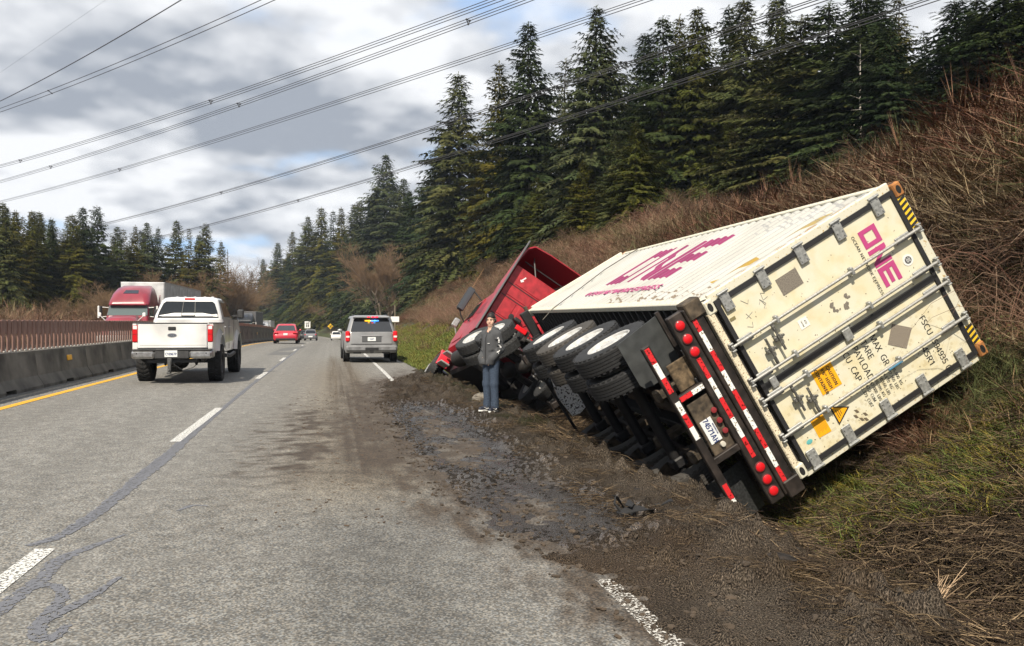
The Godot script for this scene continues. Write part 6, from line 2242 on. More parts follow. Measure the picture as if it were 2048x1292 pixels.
# twigs of a low bush, 1.5 m tall
func bush(seed_: int, stems: int, lean: float, tone: Color, pale: Color, twigs := 4) -> MB:
	var r := RandomNumberGenerator.new()
	r.seed = seed_
	var b := MB.new()
	b.has_col = true
	for s in stems:
		var az := r.randf() * TAU
		var out := Vector3(cos(az), 0, sin(az))
		var p := out * r.randf_range(0.0, 0.45)
		var d := (Vector3.UP + out * lean * r.randf_range(0.2, 1.3)).normalized()
		var L := r.randf_range(0.7, 1.75)
		var c := tone.lerp(pale, pow(r.randf(), 2.0)) * r.randf_range(0.7, 1.3)
		var w := r.randf_range(0.0030, 0.0065)
		var n := 4
		for i in n:
			var e := p + d * L / n
			var side := d.cross(Vector3(r.randf_range(-1, 1), 0.2, r.randf_range(-1, 1))).normalized()
			var w0 := w * (1.0 - 0.22 * i)
			var w1 := w * (1.0 - 0.22 * (i + 1))
			var nn := side.cross(d).normalized()
			if nn.y < 0.0:
				nn = -nn
				side = -side
			for qq in [p - side * w0, e + side * w1, p + side * w0, p - side * w0, e - side * w1, e + side * w1]:
				b.v.append(qq); b.nrm.append((nn + Vector3.UP * 0.6).normalized()); b.col.append(c)
			if i > 0:
				for k in twigs:
					var td := (d.rotated(side, r.randf_range(-0.9, 0.9)) + Vector3(r.randf_range(-0.7, 0.7), r.randf_range(-0.2, 0.4), r.randf_range(-0.7, 0.7))).normalized()
					var tl := r.randf_range(0.15, 0.55)
					var ts := td.cross(Vector3(0.3, 1, 0.2)).normalized() * 0.0042
					if ts.cross(td).dot(Vector3.UP + nn * 0.6) < 0.0: ts = -ts
					b.v.append(p - ts); b.v.append(p + td * tl); b.v.append(p + ts)
					for z in 3:
						b.nrm.append((Vector3.UP + nn * 0.6).normalized()); b.col.append(c * 0.9)
			p = e
			d = (d + Vector3(r.randf_range(-0.25, 0.25), r.randf_range(-0.32, 0.08), r.randf_range(-0.25, 0.25)) + out * 0.12 * lean).normalized()
	return b

func tuft(seed_: int, blades: int, h: float, w: float, lean: float, tone: Color, tip: Color) -> MB:
	var r := RandomNumberGenerator.new()
	r.seed = seed_
	var b := MB.new()
	b.has_col = true
	for s in blades:
		var az := r.randf() * TAU
		var out := Vector3(cos(az), 0, sin(az))
		var p := out * r.randf_range(0.0, 0.10) + Vector3(0, -0.03, 0)
		var L := h * r.randf_range(0.5, 1.2)
		var d := (Vector3.UP + out * lean * r.randf_range(0.1, 1.2)).normalized()
		var side := d.cross(out).normalized() * w
		var m := p + d * L * 0.55
		var e := m + (d + out * lean * 0.7 + Vector3(0, -0.25 * lean, 0)).normalized() * L * 0.45
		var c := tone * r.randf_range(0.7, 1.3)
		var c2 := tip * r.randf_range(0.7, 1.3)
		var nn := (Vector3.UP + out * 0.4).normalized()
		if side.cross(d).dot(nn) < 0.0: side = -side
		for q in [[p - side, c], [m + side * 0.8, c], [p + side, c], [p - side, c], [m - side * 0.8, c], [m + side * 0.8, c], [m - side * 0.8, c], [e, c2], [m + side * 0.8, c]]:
			b.v.append(q[0]); b.nrm.append(nn); b.col.append(q[1])
	return b

# sticks and dead stalks strewn flat
func litter_bundle(seed_: int, n: int, tone: Color, pale: Color) -> MB:
	var r := RandomNumberGenerator.new()
	r.seed = seed_
	var b := MB.new()
	b.has_col = true
	for s in n:
		var az := r.randf() * TAU
		var d := Vector3(cos(az), r.randf_range(-0.10, 0.28), sin(az)).normalized()
		var p := Vector3(r.randf_range(-0.35, 0.35), r.randf_range(-0.01, 0.06), r.randf_range(-0.35, 0.35))
		var L := r.randf_range(0.08, 0.42)
		var c := tone.lerp(pale, pow(r.randf(), 3.0)) * r.randf_range(0.6, 1.4)
		var bendy := Vector3(r.randf_range(-0.1, 0.1), r.randf_range(-0.05, 0.08), r.randf_range(-0.1, 0.1))
		var w := r.randf_range(0.0022, 0.0055)
		var m := p + d * L * 0.5 + bendy * L
		limb(b, p, m, w, w * 0.9, 3, c)
		limb(b, m, p + d * L, w * 0.9, w * 0.5, 3, c)
	return b

func scatter(called: String, src: MB, m: Material, where: Array) -> MultiMeshInstance3D:
	var mm := MultiMesh.new()
	mm.transform_format = MultiMesh.TRANSFORM_3D
	mm.use_colors = true
	mm.mesh = src.mesh()
	mm.instance_count = where.size()
	for i in where.size():
		mm.set_instance_transform(i, where[i][0])
		mm.set_instance_color(i, where[i][1])
	var o := MultiMeshInstance3D.new()
	o.name = called
	o.multimesh = mm
	o.material_override = m
	add_child(o, true)
	return kind(o, "stuff")

func leaf_mat(called: String, back: float, rough := 0.75) -> StandardMaterial3D:
	var m := mat(called, Color.WHITE, rough)
	m.vertex_color_use_as_albedo = true
	if back > 0.0:
		m.backlight_enabled = true
		m.backlight = Color(back, back, back)
	m.metallic_specular = 0.3
	return m

var tree_src := {}

func tree_part_meshes():
	var needles := leaf_mat("needles", 0.55)
	for q in [["needles_warm", Color(1.0, 0.95, 0.62)], ["needles_dark", Color(0.68, 0.78, 0.72)]]:
		var nm: StandardMaterial3D = leaf_mat(q[0], 0.55)
		nm.albedo_color = q[1]
	var bark := worn("bark_grey", Color(0.15, 0.13, 0.11), 0.9, 0.0, "bark", 0.5)
	var greens := [Color(0.072, 0.082, 0.026), Color(0.084, 0.090, 0.024), Color(0.060, 0.076, 0.030), Color(0.092, 0.094, 0.032), Color(0.066, 0.079, 0.026), Color(0.080, 0.088, 0.026)]
	# spread, droop, gaps, bare foot, fullness
	var spec := [[4.5, 0.9, 0.08, 0.6, 1.1], [3.7, 0.7, 0.12, 0.8, 1.05], [5.0, 1.1, 0.10, 0.4, 1.15], [2.8, 0.5, 0.28, 4.5, 0.9], [4.2, 0.8, 0.06, 0.5, 1.2], [5.4, 1.0, 0.20, 1.0, 1.0]]
	for i in 6:
		var s: Array = spec[i]
		tree_src["conifer%d" % i] = [conifer_trunk(50 + i, 0.26).mesh(), bark, conifer_crown(60 + i, s[0], s[1], s[2], s[3], s[4], greens[i]).mesh(), needles]
	tree_src["yellow"] = [conifer_trunk(80, 0.24).mesh(), bark, conifer_crown(81, 4.6, 0.5, 0.10, 0.5, 1.0, Color(0.30, 0.30, 0.05)).mesh(), needles]
	var twigs := leaf_mat("twigs", 0.0, 0.85)
	var b := bare_crown(91, 5, 0.42, 5, Color(0.24, 0.20, 0.16), Color(0.22, 0.145, 0.088))
	tree_src["brown"] = [b[0].mesh(), twigs, b[1].mesh(), twigs]
	b = bare_crown(92, 7, 0.62, 5, Color(0.20, 0.165, 0.125), Color(0.21, 0.14, 0.082))
	tree_src["thicket"] = [b[0].mesh(), twigs, b[1].mesh(), twigs]
	b = bare_crown(93, 1, 0.2, 5, Color(0.30, 0.28, 0.25), Color(0.24, 0.19, 0.15))
	tree_src["birch"] = [b[0].mesh(), twigs, b[1].mesh(), twigs]
	b = bare_crown(94, 3, 0.24, 4, Color(0.17, 0.14, 0.11), Color(0.13, 0.085, 0.055))
	tree_src["sapling"] = [b[0].mesh(), twigs, b[1].mesh(), twigs]

func tree(src: String, x: float, S: float, h: float, label: String, category: String, group := "", wide := 1.0) -> Node3D:
	var s: Array = tree_src[src]
	var o := thing({"c": "conifer_tree", "y": "yellow_green_tree", "b": "bare_tree", "t": "bare_thicket", "s": "bare_sapling"}[src[0]], label, category, at(x, S, -0.2), rng.randf() * TAU, group)
	var tall := 20.0 if src.begins_with("conifer") or src == "yellow" else 10.5
	var k := h / tall
	o.scale = Vector3(k * wide, k, k * wide)
	if h > 7.0: o.rotation = Vector3(rng.randf_range(-0.03, 0.03), o.rotation.y, rng.randf_range(-0.03, 0.03))
	if not src.begins_with("conifer"): o.rotation.y = rng.randf() * TAU
	obj("trunk", s[0], s[1], o)
	obj("crown", s[2], s[3] if not src.begins_with("conifer") else [s[3], mats["needles_warm"], mats["needles_dark"]][rng.randi_range(0, 2)], o)
	return o

# the nickname of the listed tree that stands most nearly in the same direction
func nearest(rows: Array, from: int, names: Array, x: float, S: float) -> String:
	var best := 0
	var bd := 1e9
	for i in rows.size():
		var r: Array = rows[i]
		var q := absf(atan2(r[from] + bend(r[from + 1]), r[from + 1]) - atan2(x + bend(S), S))
		if q < bd:
			bd = q; best = i
	return names[best]

func forests():
	rng.seed = 21
	tree_part_meshes()
	# the row on the right bank, from the far end to the near
	var g := "conifers standing on the right bank"
	var row := [
		[875, 17, 130.5, 25.2, 2, "dense dark conifer at the far left end of the right bank's tall stand"],
		[845, 15, 134.5, 18.4, 4, "shorter conifer low at the left foot of the right bank's tall stand"],
		[919, 16, 101.5, 27.6, 0, "tall layered conifer, first full spire of the right bank's stand, above the red tractor"],
		[991, 17.5, 85.5, 24.6, 1, "conifer with upswept boughs just left of the tall spire above the tractor"],
		[1056, 17, 69.0, 22.3, 0, "tall dark spire directly above the red tractor's roof fairing"],
		[1121, 24, 82.5, 22.2, 3, "thin sparse conifer in the gap between two tall spires above the tractor"],
		[1184, 19, 57.0, 18.3, 2, "tall spire with long drooping boughs above the container's far end"],
		[1229, 27, 74.0, 20.6, 3, "narrow conifer top just right of the tall spire above the container"],
		[1279, 28, 70.0, 19.9, 4, "small pointed conifer top set back in the gap above the container"],
		[1325, 23, 53.0, 16.4, 5, "broad conifer with a long bough reaching left, above the middle of the container"],
		[1359, 28, 61.5, 19.0, 1, "slim conifer between two broad ones above the middle of the container"],
		[1407, 25, 51.0, 16.0, 2, "tall dense conifer above the magenta mark on the container's side"],
		[1463, 30, 56.0, 17.3, 1, "slender conifer set back, right of the dense one above the container's mark"],
		[1501, 27, 48.0, 15.6, 0, "conifer whose tip leaves the top edge of the photo, above the container doors"],
		[1550, 31, 51.5, 17.2, 4, "dark thick conifer with its tip cut by the photo's top, above the door header"],
		[1608, 29, 45.0, 13.0, 5, "open conifer with sky showing between its boughs, above the container's upper corner"],
		[1660, 30, 44.0, 13.0, 5, "second open conifer with ragged crooked tip, left of the pale trunk"],
		[1715, 29, 40.0, 12.5, 0, "big conifer beside the tall pale bare trunk right of the container's corner"],
		[1741, 34, 45.5, 13.5, 4, "conifer behind the pale bare trunk, left of the gap of open sky"],
		[1907, 29, 32.5, 9.4, 2, "broad conifer right of the gap of open sky"],
		[1953, 34, 36.5, 10.2, 1, "conifer set back between the broad one and the photo's right edge"],
		[2010, 29, 29.5, 9.9, 0, "dark conifer near the photo's top right corner"],
		[2070, 31, 30.0, 10.6, 4, "rightmost conifer, cut by the photo's right edge"],
	]
	for r in row:
		tree("conifer%d" % r[4], r[1], r[2], r[3] * 1.045, r[5], "conifer", g, rng.randf_range(0.95, 1.25) * (1.75 if r[3] < 14.0 else 1.15))
	# behind them and low between them; each named by the tree of the front row that stands before it
	var near := ["dense one at the stand's far end", "short one at the stand's far foot", "first full spire", "upswept one left of the tractor's spire", "tall spire above the tractor", "thin one in the tractor gap", "drooping spire above the container's far end", "narrow top right of that spire", "small pointed top in the gap", "broad one with the long bough", "slim one above the container's middle", "dense one above the magenta mark", "slender one beyond the mark", "one above the container doors", "thick one above the door header", "open one above the upper corner", "crooked-tipped open one", "big one by the pale dead trunk", "one left of the sky gap", "broad one right of the sky gap", "one near the right edge", "dark one in the top corner", "rightmost one"]
	var behind := func(x: float, S: float) -> String: return nearest(row, 1, near, x, S)
	for k in 44:
		var S := rng.randf_range(30.0, 135.0)
		var x := rng.randf_range(20.0, 27.0) + S * 0.02 if k % 2 else rng.randf_range(27.0, 44.0)
		if k < 20: S = rng.randf_range(36.0, 125.0)
		var h := 8.0 + 0.10 * S + rng.randf_range(-2.0, 1.0)
		if k % 2: h *= 0.72
		if x / S > 0.62 and x / S < 0.72: continue
		tree("conifer%d" % rng.randi_range(0, 4), x, S, h, "conifer set back behind the " + behind.call(x, S), "conifer", "conifers behind the right bank's front row", rng.randf_range(1.1, 1.5))
	for k in 14:
		var S := 38.0 + k * 6.8 + rng.randf_range(-2.0, 2.0)
		var x := 15.6 + rng.randf_range(-0.8, 1.2) + 0.01 * S
		tree("conifer%d" % [2, 4, 0][k % 3], x, S, rng.randf_range(5.0, 8.5), "young bushy conifer low in front of the " + behind.call(x, S), "conifer", "young conifers at the front of the right bank's stand", 1.5)
	# where the road leaves the view
	var mid := [[15, 185.0, 34.0, 2], [13, 200.0, 28.0, 0], [13, 227.0, 29.1, 4], [10, 222.0, 29.0, 1], [11, 240.5, 30.2, 3], [9, 249.5, 33.0, 0], [9, 273.5, 33.0, 2], [9, 299.0, 31.0, 1], [8, 318.0, 29.5, 4], [16, 230.5, 29.7, 0], [16, 205.5, 29.0, 4], [15, 167.0, 25.6, 2], [14, 146.5, 20.0, 4]]
	var ml := ["tall broad conifer with a flat open top, left of the right bank's stand", "conifer top just left of the tall broad one over the patrol vehicle", "dense conifer above the patrol vehicle", "slim conifer above the patrol vehicle's roof", "thin bare-stemmed conifer rising from the dark wood at the road's end", "pointed conifer at the highest part of the wood at the road's end", "conifer above the yellow diamond sign at the road's end", "conifer at the left shoulder of the wood at the road's end", "leftmost conifer of the wood at the road's end, beside the sky gap", "conifer behind the tall broad one over the patrol vehicle", "dark conifer between the bare brown tree and the tall broad one", "conifer directly behind the bare brown tree right of the patrol vehicle", "lower conifer between the bare brown tree and the right bank's stand"]
	var mn := ["flat-topped broad one", "top left of the flat-topped one", "dense one over the patrol vehicle", "slim one over the patrol vehicle's roof", "bare-stemmed one", "highest pointed one", "one above the yellow diamond sign", "left shoulder tree", "leftmost one by the sky gap", "one behind the flat-topped one", "one beside the bare brown tree", "one behind the bare brown tree", "low one by the right bank's stand"]
	for i in mid.size():
		tree("conifer%d" % mid[i][3], mid[i][0], mid[i][1], mid[i][2] * 1.10, ml[i], "conifer", "conifers at the road's end", rng.randf_range(1.1, 1.4))
	for k in 64:
		var S := rng.randf_range(165.0, 360.0)
		var x := rng.randf_range(6.5, 20.0) + (3.0 if S < 240.0 else 0.0)
		tree("conifer%d" % rng.randi_range(0, 4), x, S, rng.randf_range(17.0, 27.0), "conifer in the road-end wood around the " + nearest(mid, 0, mn, x, S), "conifer", "conifers massed at the road's end", 1.2)
	for k in 10:
		tree("conifer%d" % (k % 5), rng.randf_range(-22.0, -6.0), rng.randf_range(380.0, 460.0), rng.randf_range(12.0, 18.0), "dark conifer closing the view at the end of the road", "conifer", "conifers closing the view", 1.5)
	# across the other roadway
	var left := [[-33, 92.5, 13.3, 0, "conifer at the photo's left edge across the road"], [-34, 99.0, 13.9, 1, "second conifer from the photo's left edge across the road"], [-33, 98.5, 13.5, 3, "thin pale-stemmed conifer near the photo's left edge"], [-36, 113.0, 15.9, 4, "dense conifer across the road, left of the two tall spires"], [-34, 110.0, 15.0, 1, "narrow conifer across the road, just left of the two tall spires"], [-33, 112.0, 15.7, 3, "sparse conifer across the road beside the left tall spire"], [-32, 114.5, 17.4, 0, "left of the two tall spires above the red semi truck"], [-32, 123.0, 19.1, 5, "right and taller of the two spires above the red semi truck"], [-29, 121.5, 16.0, 4, "lower conifer directly above the red semi truck's trailer"], [-28, 124.0, 16.5, 1, "conifer just right of the low one above the semi truck's trailer"], [-27, 132.0, 18.5, 2, "broad conifer in the middle of the stand across the road"], [-27, 137.0, 18.0, 1, "slim conifer right of the broad one in the middle of the stand across the road"], [-26, 146.0, 20.2, 0, "tall conifer in the right part of the stand across the road"], [-23, 140.0, 18.8, 3, "thin conifer near the right end of the stand across the road"], [-22, 143.0, 18.0, 4, "dense conifer near the right end of the stand across the road"], [-20.5, 141.0, 19.7, 5, "open tall conifer with long right-hand boughs beside the sky gap"], [-20, 165.0, 19.5, 1, "small lone conifer right of the stand, beside the sky gap"]]
	for r in left:
		tree("conifer%d" % r[3], r[0], r[1], r[2], r[4], "conifer", "conifers across the other roadway", rng.randf_range(0.95, 1.2))
	var ln := ["one at the photo's left edge", "second from the left edge", "thin pale-stemmed one", "dense one left of the tall spires", "narrow one left of the spires", "sparse one beside the spires", "left tall spire", "right tall spire", "low one above the trailer", "one right of the low one", "broad middle one", "slim middle one", "tall right-hand one", "thin right-hand one", "dense right-hand one", "open one by the sky gap", "lone one by the sky gap"]
	for k in 44:
		var S := rng.randf_range(88.0, 165.0)
		var x := -rng.randf_range(33.0, 48.0) + (S - 88.0) * 0.10
		tree("conifer%d" % rng.randi_range(0, 4), x, S, rng.randf_range(9.0, 13.0) + 0.03 * S, "conifer deep in the far-side stand, behind the " + nearest(left, 0, ln, x, S), "conifer", "conifers in the depth of the stand across the road", 1.2)
	# a dead snag and the yellow-green tree
	tree("yellow", 8.0, 345.0, 17.0, "bright yellow-green tree at the left foot of the wood at the road's end", "tree", "", 0.9)
	tree("yellow", 7.6, 320.0, 24.0, "second, taller yellow-green tree against the dark wood at the road's end", "tree", "", 0.7)
	var sn := MB.new()
	sn.has_col = true
	limb(sn, Vector3(0, -1, 0), Vector3(0.1, 13.0, 0), 0.22, 0.12, 7, Color(0.12, 0.11, 0.10))
	limb(sn, Vector3(0.1, 13.0, 0), Vector3(0.0, 18.0, 0), 0.12, 0.04, 6, Color(0.12, 0.11, 0.10))
	for k in 12:
		var y := 14.0 + k * 0.3
		limb(sn, Vector3(0.08, y, 0), Vector3(cos(k * 2.4) * 0.5, y + 0.15, sin(k * 2.4) * 0.5), 0.05, 0.01, 4, Color(0.12, 0.11, 0.10))
	var snag := tag(obj("dead_tree", sn, leaf_mat("twigs", 0.0)), "dead bare snag standing alone beside the small lone conifer at the sky gap", "tree")
	snag.position = at(-19.0, 168.0)
	# bare broadleaves
	tree("brown", 9.2, 138.0, 15.0, "large bare brown broadleaf tree right of the patrol vehicle", "tree", "", 1.0)
	tree("sapling", 8.6, 118.0, 6.0, "slender bare tree at the foot of the large bare brown one", "tree", "", 1.0)
	tree("thicket", -19.8, 157.5, 14.2, "big rounded brown bare tree across the road right of the semi truck", "tree", "", 1.35)
	tree("thicket", -19.5, 178.5, 15.5, "rounded brown bare tree beside the street light pole", "tree", "", 1.3)
	tree("thicket", -20.0, 215.0, 15.0, "brown bare tree farthest along the other roadway", "tree", "", 1.0)
	tree("brown", -22.0, 123.5, 10.5, "bare brown tree behind the semi truck's white trailer", "tree", "", 1.3)
	tree("brown", -24.0, 108.0, 7.8, "lower bare brown tree left of the semi truck's trailer", "tree", "", 1.5)
	tree("thicket", -24.5, 96.0, 5.5, "bare grey-brown thicket behind the red semi truck's cab", "thicket", "", 1.6)
	tree("birch", 8.2, 206.0, 8.2, "small bare reddish tree at the foot of the wood above the far grey car", "tree", "", 1.4)
	tree("thicket", 8.5, 232.0, 8.2, "bare thicket at the foot of the wood behind the patrol vehicle", "thicket", "", 1.5)
	tree("birch", 36.0, 44.5, 9.8, "pale bare tree in the gap of open sky", "tree", "", 0.9)
	tree("sapling", 33.0, 42.0, 6.5, "low bare tree below the gap of open sky", "tree", "", 1.4)
	var bl := [[15.0, 18.5, 3.4, "spindly bare tree at the photo's right edge above the brush"], [14.0, 20.5, 2.6, "bare leaning sapling in the brush near the photo's right edge"], [15.2, 24.0, 2.6, "bare sapling in the brush right of the container's rusty corner"], [14.2, 28.5, 2.4, "bare yellowish sapling in the brush above the container's rusty corner"], [15.0, 34.0, 2.8, "bare sapling at the brush's top edge above the container roofline"], [14.0, 46.0, 2.4, "bare bush at the brush's top edge above the container's middle"], [12.5, 62.0, 3.4, "bare bush on the bank right of the tractor's fairing"], [11.0, 78.0, 3.2, "pale bare bush on the bank left of the tractor's fairing"]]
	for r in bl:
		tree("sapling", r[0], r[1], r[2], r[3], "sapling", "bare saplings in the bank's brush", 1.3)
	# the tall pale trunk, dead to its top
	var pt := MB.new()
	pt.has_col = true
	var pc := Color(0.36, 0.33, 0.29)
	var pp := [Vector3(0, -0.5, 0), Vector3(0.05, 3, 0), Vector3(-0.05, 6, 0.05), Vector3(0.0, 9.2, 0)]
	for i in 3: limb(pt, pp[i], pp[i + 1], 0.11 - 0.03 * i, 0.08 - 0.03 * i, 7, pc)
	for k in 26:
		var y := 1.5 + k * 0.28
		var an := k * 2.4
		limb(pt, Vector3(0, y, 0), Vector3(cos(an) * (1.1 - y * 0.07), y - 0.15 + 0.05 * y, sin(an) * (1.1 - y * 0.07)), 0.02, 0.005, 3, pc * 0.7)
	var dead := tag(obj("dead_tree", pt, leaf_mat("twigs", 0.0)), "tall pale dead trunk with short bare boughs before the big conifer", "tree", )
	dead.position = at(27.5, 37.5, -0.2)

func clear_of_wreck(p: Vector3, r: float) -> bool:
	var q := BOX.affine_inverse() * p
	if q.x > -0.6 - r and q.x < BW + r * 0.5 and q.y > -1.6 and q.y < BH + r * 0.3 and q.z < 0.5 + r * 0.5 and q.z > -BL - 0.5: return false
	q = CAB.affine_inverse() * p
	if q.x > -1.6 and q.x < 1.4 and q.y > -1.0 and q.y < 4.3 and q.z < 3.0 and q.z > -6.0: return false
	return true

func undergrowth():
	rng.seed = 33
	var tw := leaf_mat("twigs", 0.0)
	var gm := leaf_mat("grass_blades", 0.35, 0.7)
	var slope := func(x: float, S: float) -> Basis:
		var e := 0.4
		var n := Vector3(land_y(x - e, S) - land_y(x + e, S), 2.0 * e, land_y(x, S + e) - land_y(x, S - e)).normalized()
		n = n.lerp(Vector3.UP, 0.55).normalized()
		var xx := n.cross(Vector3.BACK).normalized()
		return Basis(xx, n, xx.cross(n)).rotated(n, rng.randf() * TAU)
	# brush on the right bank
	var kinds := [bush(1, 70, 0.8, Color(0.115, 0.052, 0.034), Color(0.22, 0.13, 0.085)), bush(2, 64, 1.2, Color(0.080, 0.048, 0.034), Color(0.22, 0.165, 0.115), 5), bush(3, 54, 0.5, Color(0.15, 0.11, 0.065), Color(0.30, 0.23, 0.14), 3), bush(4, 64, 0.9, Color(0.055, 0.068, 0.026), Color(0.13, 0.13, 0.06), 6)]
	var spots := [[], [], [], []]
	for k in 6000:
		var S: float = 2.0 + 118.0 * pow(rng.randf(), 1.55)
		var x := rng.randf_range(6.2, 17.5)
		var low := 7.2 + (1.6 if S < 8.0 else 0.0) + (1.2 if S > 28.0 else 0.0) + 1.2 * nz.get_noise_2d(S * 8.0, 3.0)
		if x < low: continue
		var p := at(x, S, -0.05)
		if not clear_of_wreck(p + Vector3(0, 0.4, 0), 0.5): continue
		var n := nz.get_noise_2d(x * 7.0 + 70.0, S * 4.0)
		var i := 3 if n < -0.22 else 0 if n < 0.02 else 1 if n < 0.20 else 2
		if x > 12.5 and n < 0.2: i = 0
		if rng.randf() < 0.22: i = rng.randi_range(0, 3)
		var h := rng.randf_range(0.45, 1.0) * lerpf(0.75, 1.05, smoothstep(8.0, 14.0, x)) * lerpf(1.75, 1.0, smoothstep(17.0, 32.0, S) if x > 10.5 else 1.0)
		if S < 30.0 and x < 10.0: h *= 0.8
		var c := Color(1, 1, 1) * rng.randf_range(0.65, 1.45) * (1.0 + 0.8 * nz.get_noise_2d(x * 16.0, S * 12.0 + 400.0))
		spots[i].append([Transform3D(slope.call(x, S) * Basis.from_scale(Vector3(h * 1.25, h, h * 1.25)), p), c])
	for i in 4: scatter(["red_brown_brush", "dark_bramble", "straw_brush", "olive_brush"][i], kinds[i], tw, spots[i])
	# long arching canes and their last leaves, thickest beside the container
	var cane := MB.new()
	cane.has_col = true
	var cq := RandomNumberGenerator.new()
	cq.seed = 77
	for k in 18:
		var az := cq.randf() * TAU
		var out := Vector3(cos(az), 0, sin(az))
		var reach := cq.randf_range(0.6, 1.7)
		var high := cq.randf_range(0.5, 1.3)
		var c := Color(0.30, 0.21, 0.145).lerp(Color(0.17, 0.075, 0.055), cq.randf())
		var prev := out * 0.08
		for j in range(1, 8):
			var u := j / 7.0
			var p := out * reach * u + Vector3(-out.z, 0, out.x) * 0.2 * sin(u * 4.0 + k) + Vector3(0, high * sin(u * 2.7), 0)
			limb(cane, prev, p, 0.0060 * (1.1 - u), 0.0060 * (1.0 - u * 0.9), 3, c)
			prev = p
	var lv := MB.new()
	lv.has_col = true
	for k in 90:
		var p := Vector3(cq.randfn(0.0, 0.22), cq.randf_range(0.05, 0.6), cq.randfn(0.0, 0.22))
		var d := Vector3(cq.randf_range(-1, 1), cq.randf_range(-0.4, 0.4), cq.randf_range(-1, 1)).normalized()
		var n := (Vector3.UP + Vector3(cq.randf_range(-0.8, 0.8), 0, cq.randf_range(-0.8, 0.8))).normalized()
		leaf(lv, p, p + d * 0.075, d.cross(n).normalized() * 0.022, n, Color(0.072, 0.090, 0.030).lerp(Color(0.16, 0.10, 0.05), pow(cq.randf(), 2.0)))
	var canes := []
	var leafy := []
	for k in 3000:
		var S: float = 3.0 + 60.0 * pow(rng.randf(), 1.6)
		var x := rng.randf_range(6.8, 16.5)
		if S < 7.5 and x < 8.0: continue
		var p := at(x, S, 0.0)
		if not clear_of_wreck(p + Vector3(0, 0.4, 0), 0.9): continue
		var t := Transform3D(slope.call(x, S) * Basis.from_scale(Vector3.ONE * rng.randf_range(0.6, 1.2)), p)
		var n := nz.get_noise_2d(x * 20.0, S * 16.0 + 900.0)
		if k % 2 and n > -0.05: leafy.append([t, Color.WHITE * rng.randf_range(0.6, 1.3)])
		elif k % 2 == 0: canes.append([t, Color.WHITE * rng.randf_range(0.6, 1.4)])
	scatter("bramble_canes", cane, tw, canes)
	scatter("bramble_foliage", lv, gm, leafy)
	# brush across the other roadway
	var far := [[], []]
	for k in 1300:
		var S := rng.randf_range(35.0, 210.0)
		var x := -rng.randf_range(19.2, 29.0)
		var h := rng.randf_range(0.7, 1.5) * lerpf(0.8, 1.5, smoothstep(19.0, 27.0, -x))
		far[1 if rng.randf() < 0.35 else 0].append([Transform3D(Basis.from_scale(Vector3(h * 1.3, h, h * 1.3)).rotated(Vector3.UP, rng.randf() * TAU), at(x, S, -0.05)), Color.WHITE * rng.randf_range(0.75, 1.3)])
	scatter("far_brush", kinds[0], tw, far[0])
	scatter("far_straw_brush", kinds[2], tw, far[1])
	# dead grass among the brush
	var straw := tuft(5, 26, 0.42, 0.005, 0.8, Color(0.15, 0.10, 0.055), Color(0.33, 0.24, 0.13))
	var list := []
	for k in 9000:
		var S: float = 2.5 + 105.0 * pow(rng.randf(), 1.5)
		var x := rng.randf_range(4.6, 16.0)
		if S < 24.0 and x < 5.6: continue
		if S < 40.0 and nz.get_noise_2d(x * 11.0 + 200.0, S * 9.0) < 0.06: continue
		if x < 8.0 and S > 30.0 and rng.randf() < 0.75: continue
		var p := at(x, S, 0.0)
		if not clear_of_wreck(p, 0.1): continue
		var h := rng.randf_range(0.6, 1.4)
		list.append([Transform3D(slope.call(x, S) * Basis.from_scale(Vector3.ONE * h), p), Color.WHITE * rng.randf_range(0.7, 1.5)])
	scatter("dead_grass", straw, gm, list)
	# green grass: the verge up the road, and a patch below the container doors
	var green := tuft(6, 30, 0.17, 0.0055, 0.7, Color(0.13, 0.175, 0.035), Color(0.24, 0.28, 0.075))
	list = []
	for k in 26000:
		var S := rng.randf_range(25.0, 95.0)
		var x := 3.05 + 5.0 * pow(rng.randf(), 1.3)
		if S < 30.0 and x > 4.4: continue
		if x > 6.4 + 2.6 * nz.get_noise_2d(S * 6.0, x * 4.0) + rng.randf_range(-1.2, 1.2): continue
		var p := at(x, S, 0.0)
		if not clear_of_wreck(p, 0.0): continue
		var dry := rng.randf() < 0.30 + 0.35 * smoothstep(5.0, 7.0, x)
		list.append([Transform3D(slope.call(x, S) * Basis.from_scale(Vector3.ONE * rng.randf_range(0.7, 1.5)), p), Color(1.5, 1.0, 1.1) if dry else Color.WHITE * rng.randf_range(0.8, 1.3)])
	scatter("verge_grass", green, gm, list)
	var long := tuft(7, 22, 0.30, 0.0045, 0.9, Color(0.13, 0.19, 0.035), Color(0.30, 0.37, 0.12))
	list = []
	for k in 9000:
		var S := rng.randf_range(5.9, 13.0)
		var x := rng.randf_range(5.0, 9.5)
		var n := nz.get_noise_2d(x * 14.0, S * 14.0)
		if n < -0.22 + (0.30 if S < 7.0 else 0.0) - (0.3 if x > 5.6 and x < 7.8 and S > 6.5 and S < 9.5 else 0.0): continue
		var p := at(x, S, 0.0)
		if not clear_of_wreck(p, 0.02): continue
		var dry := rng.randf() < 0.4
		list.append([Transform3D(slope.call(x, S) * Basis.from_scale(Vector3.ONE * rng.randf_range(0.6, 1.25)), p), Color(1.9, 1.15, 1.0) if dry else Color.WHITE * rng.randf_range(0.7, 1.2)])
	scatter("ditch_grass", long, gm, list)
	# trodden sticks and dead stalks in the ditch
	var sticks := litter_bundle(8, 60, Color(0.042, 0.030, 0.021), Color(0.26, 0.19, 0.115))
	list = []
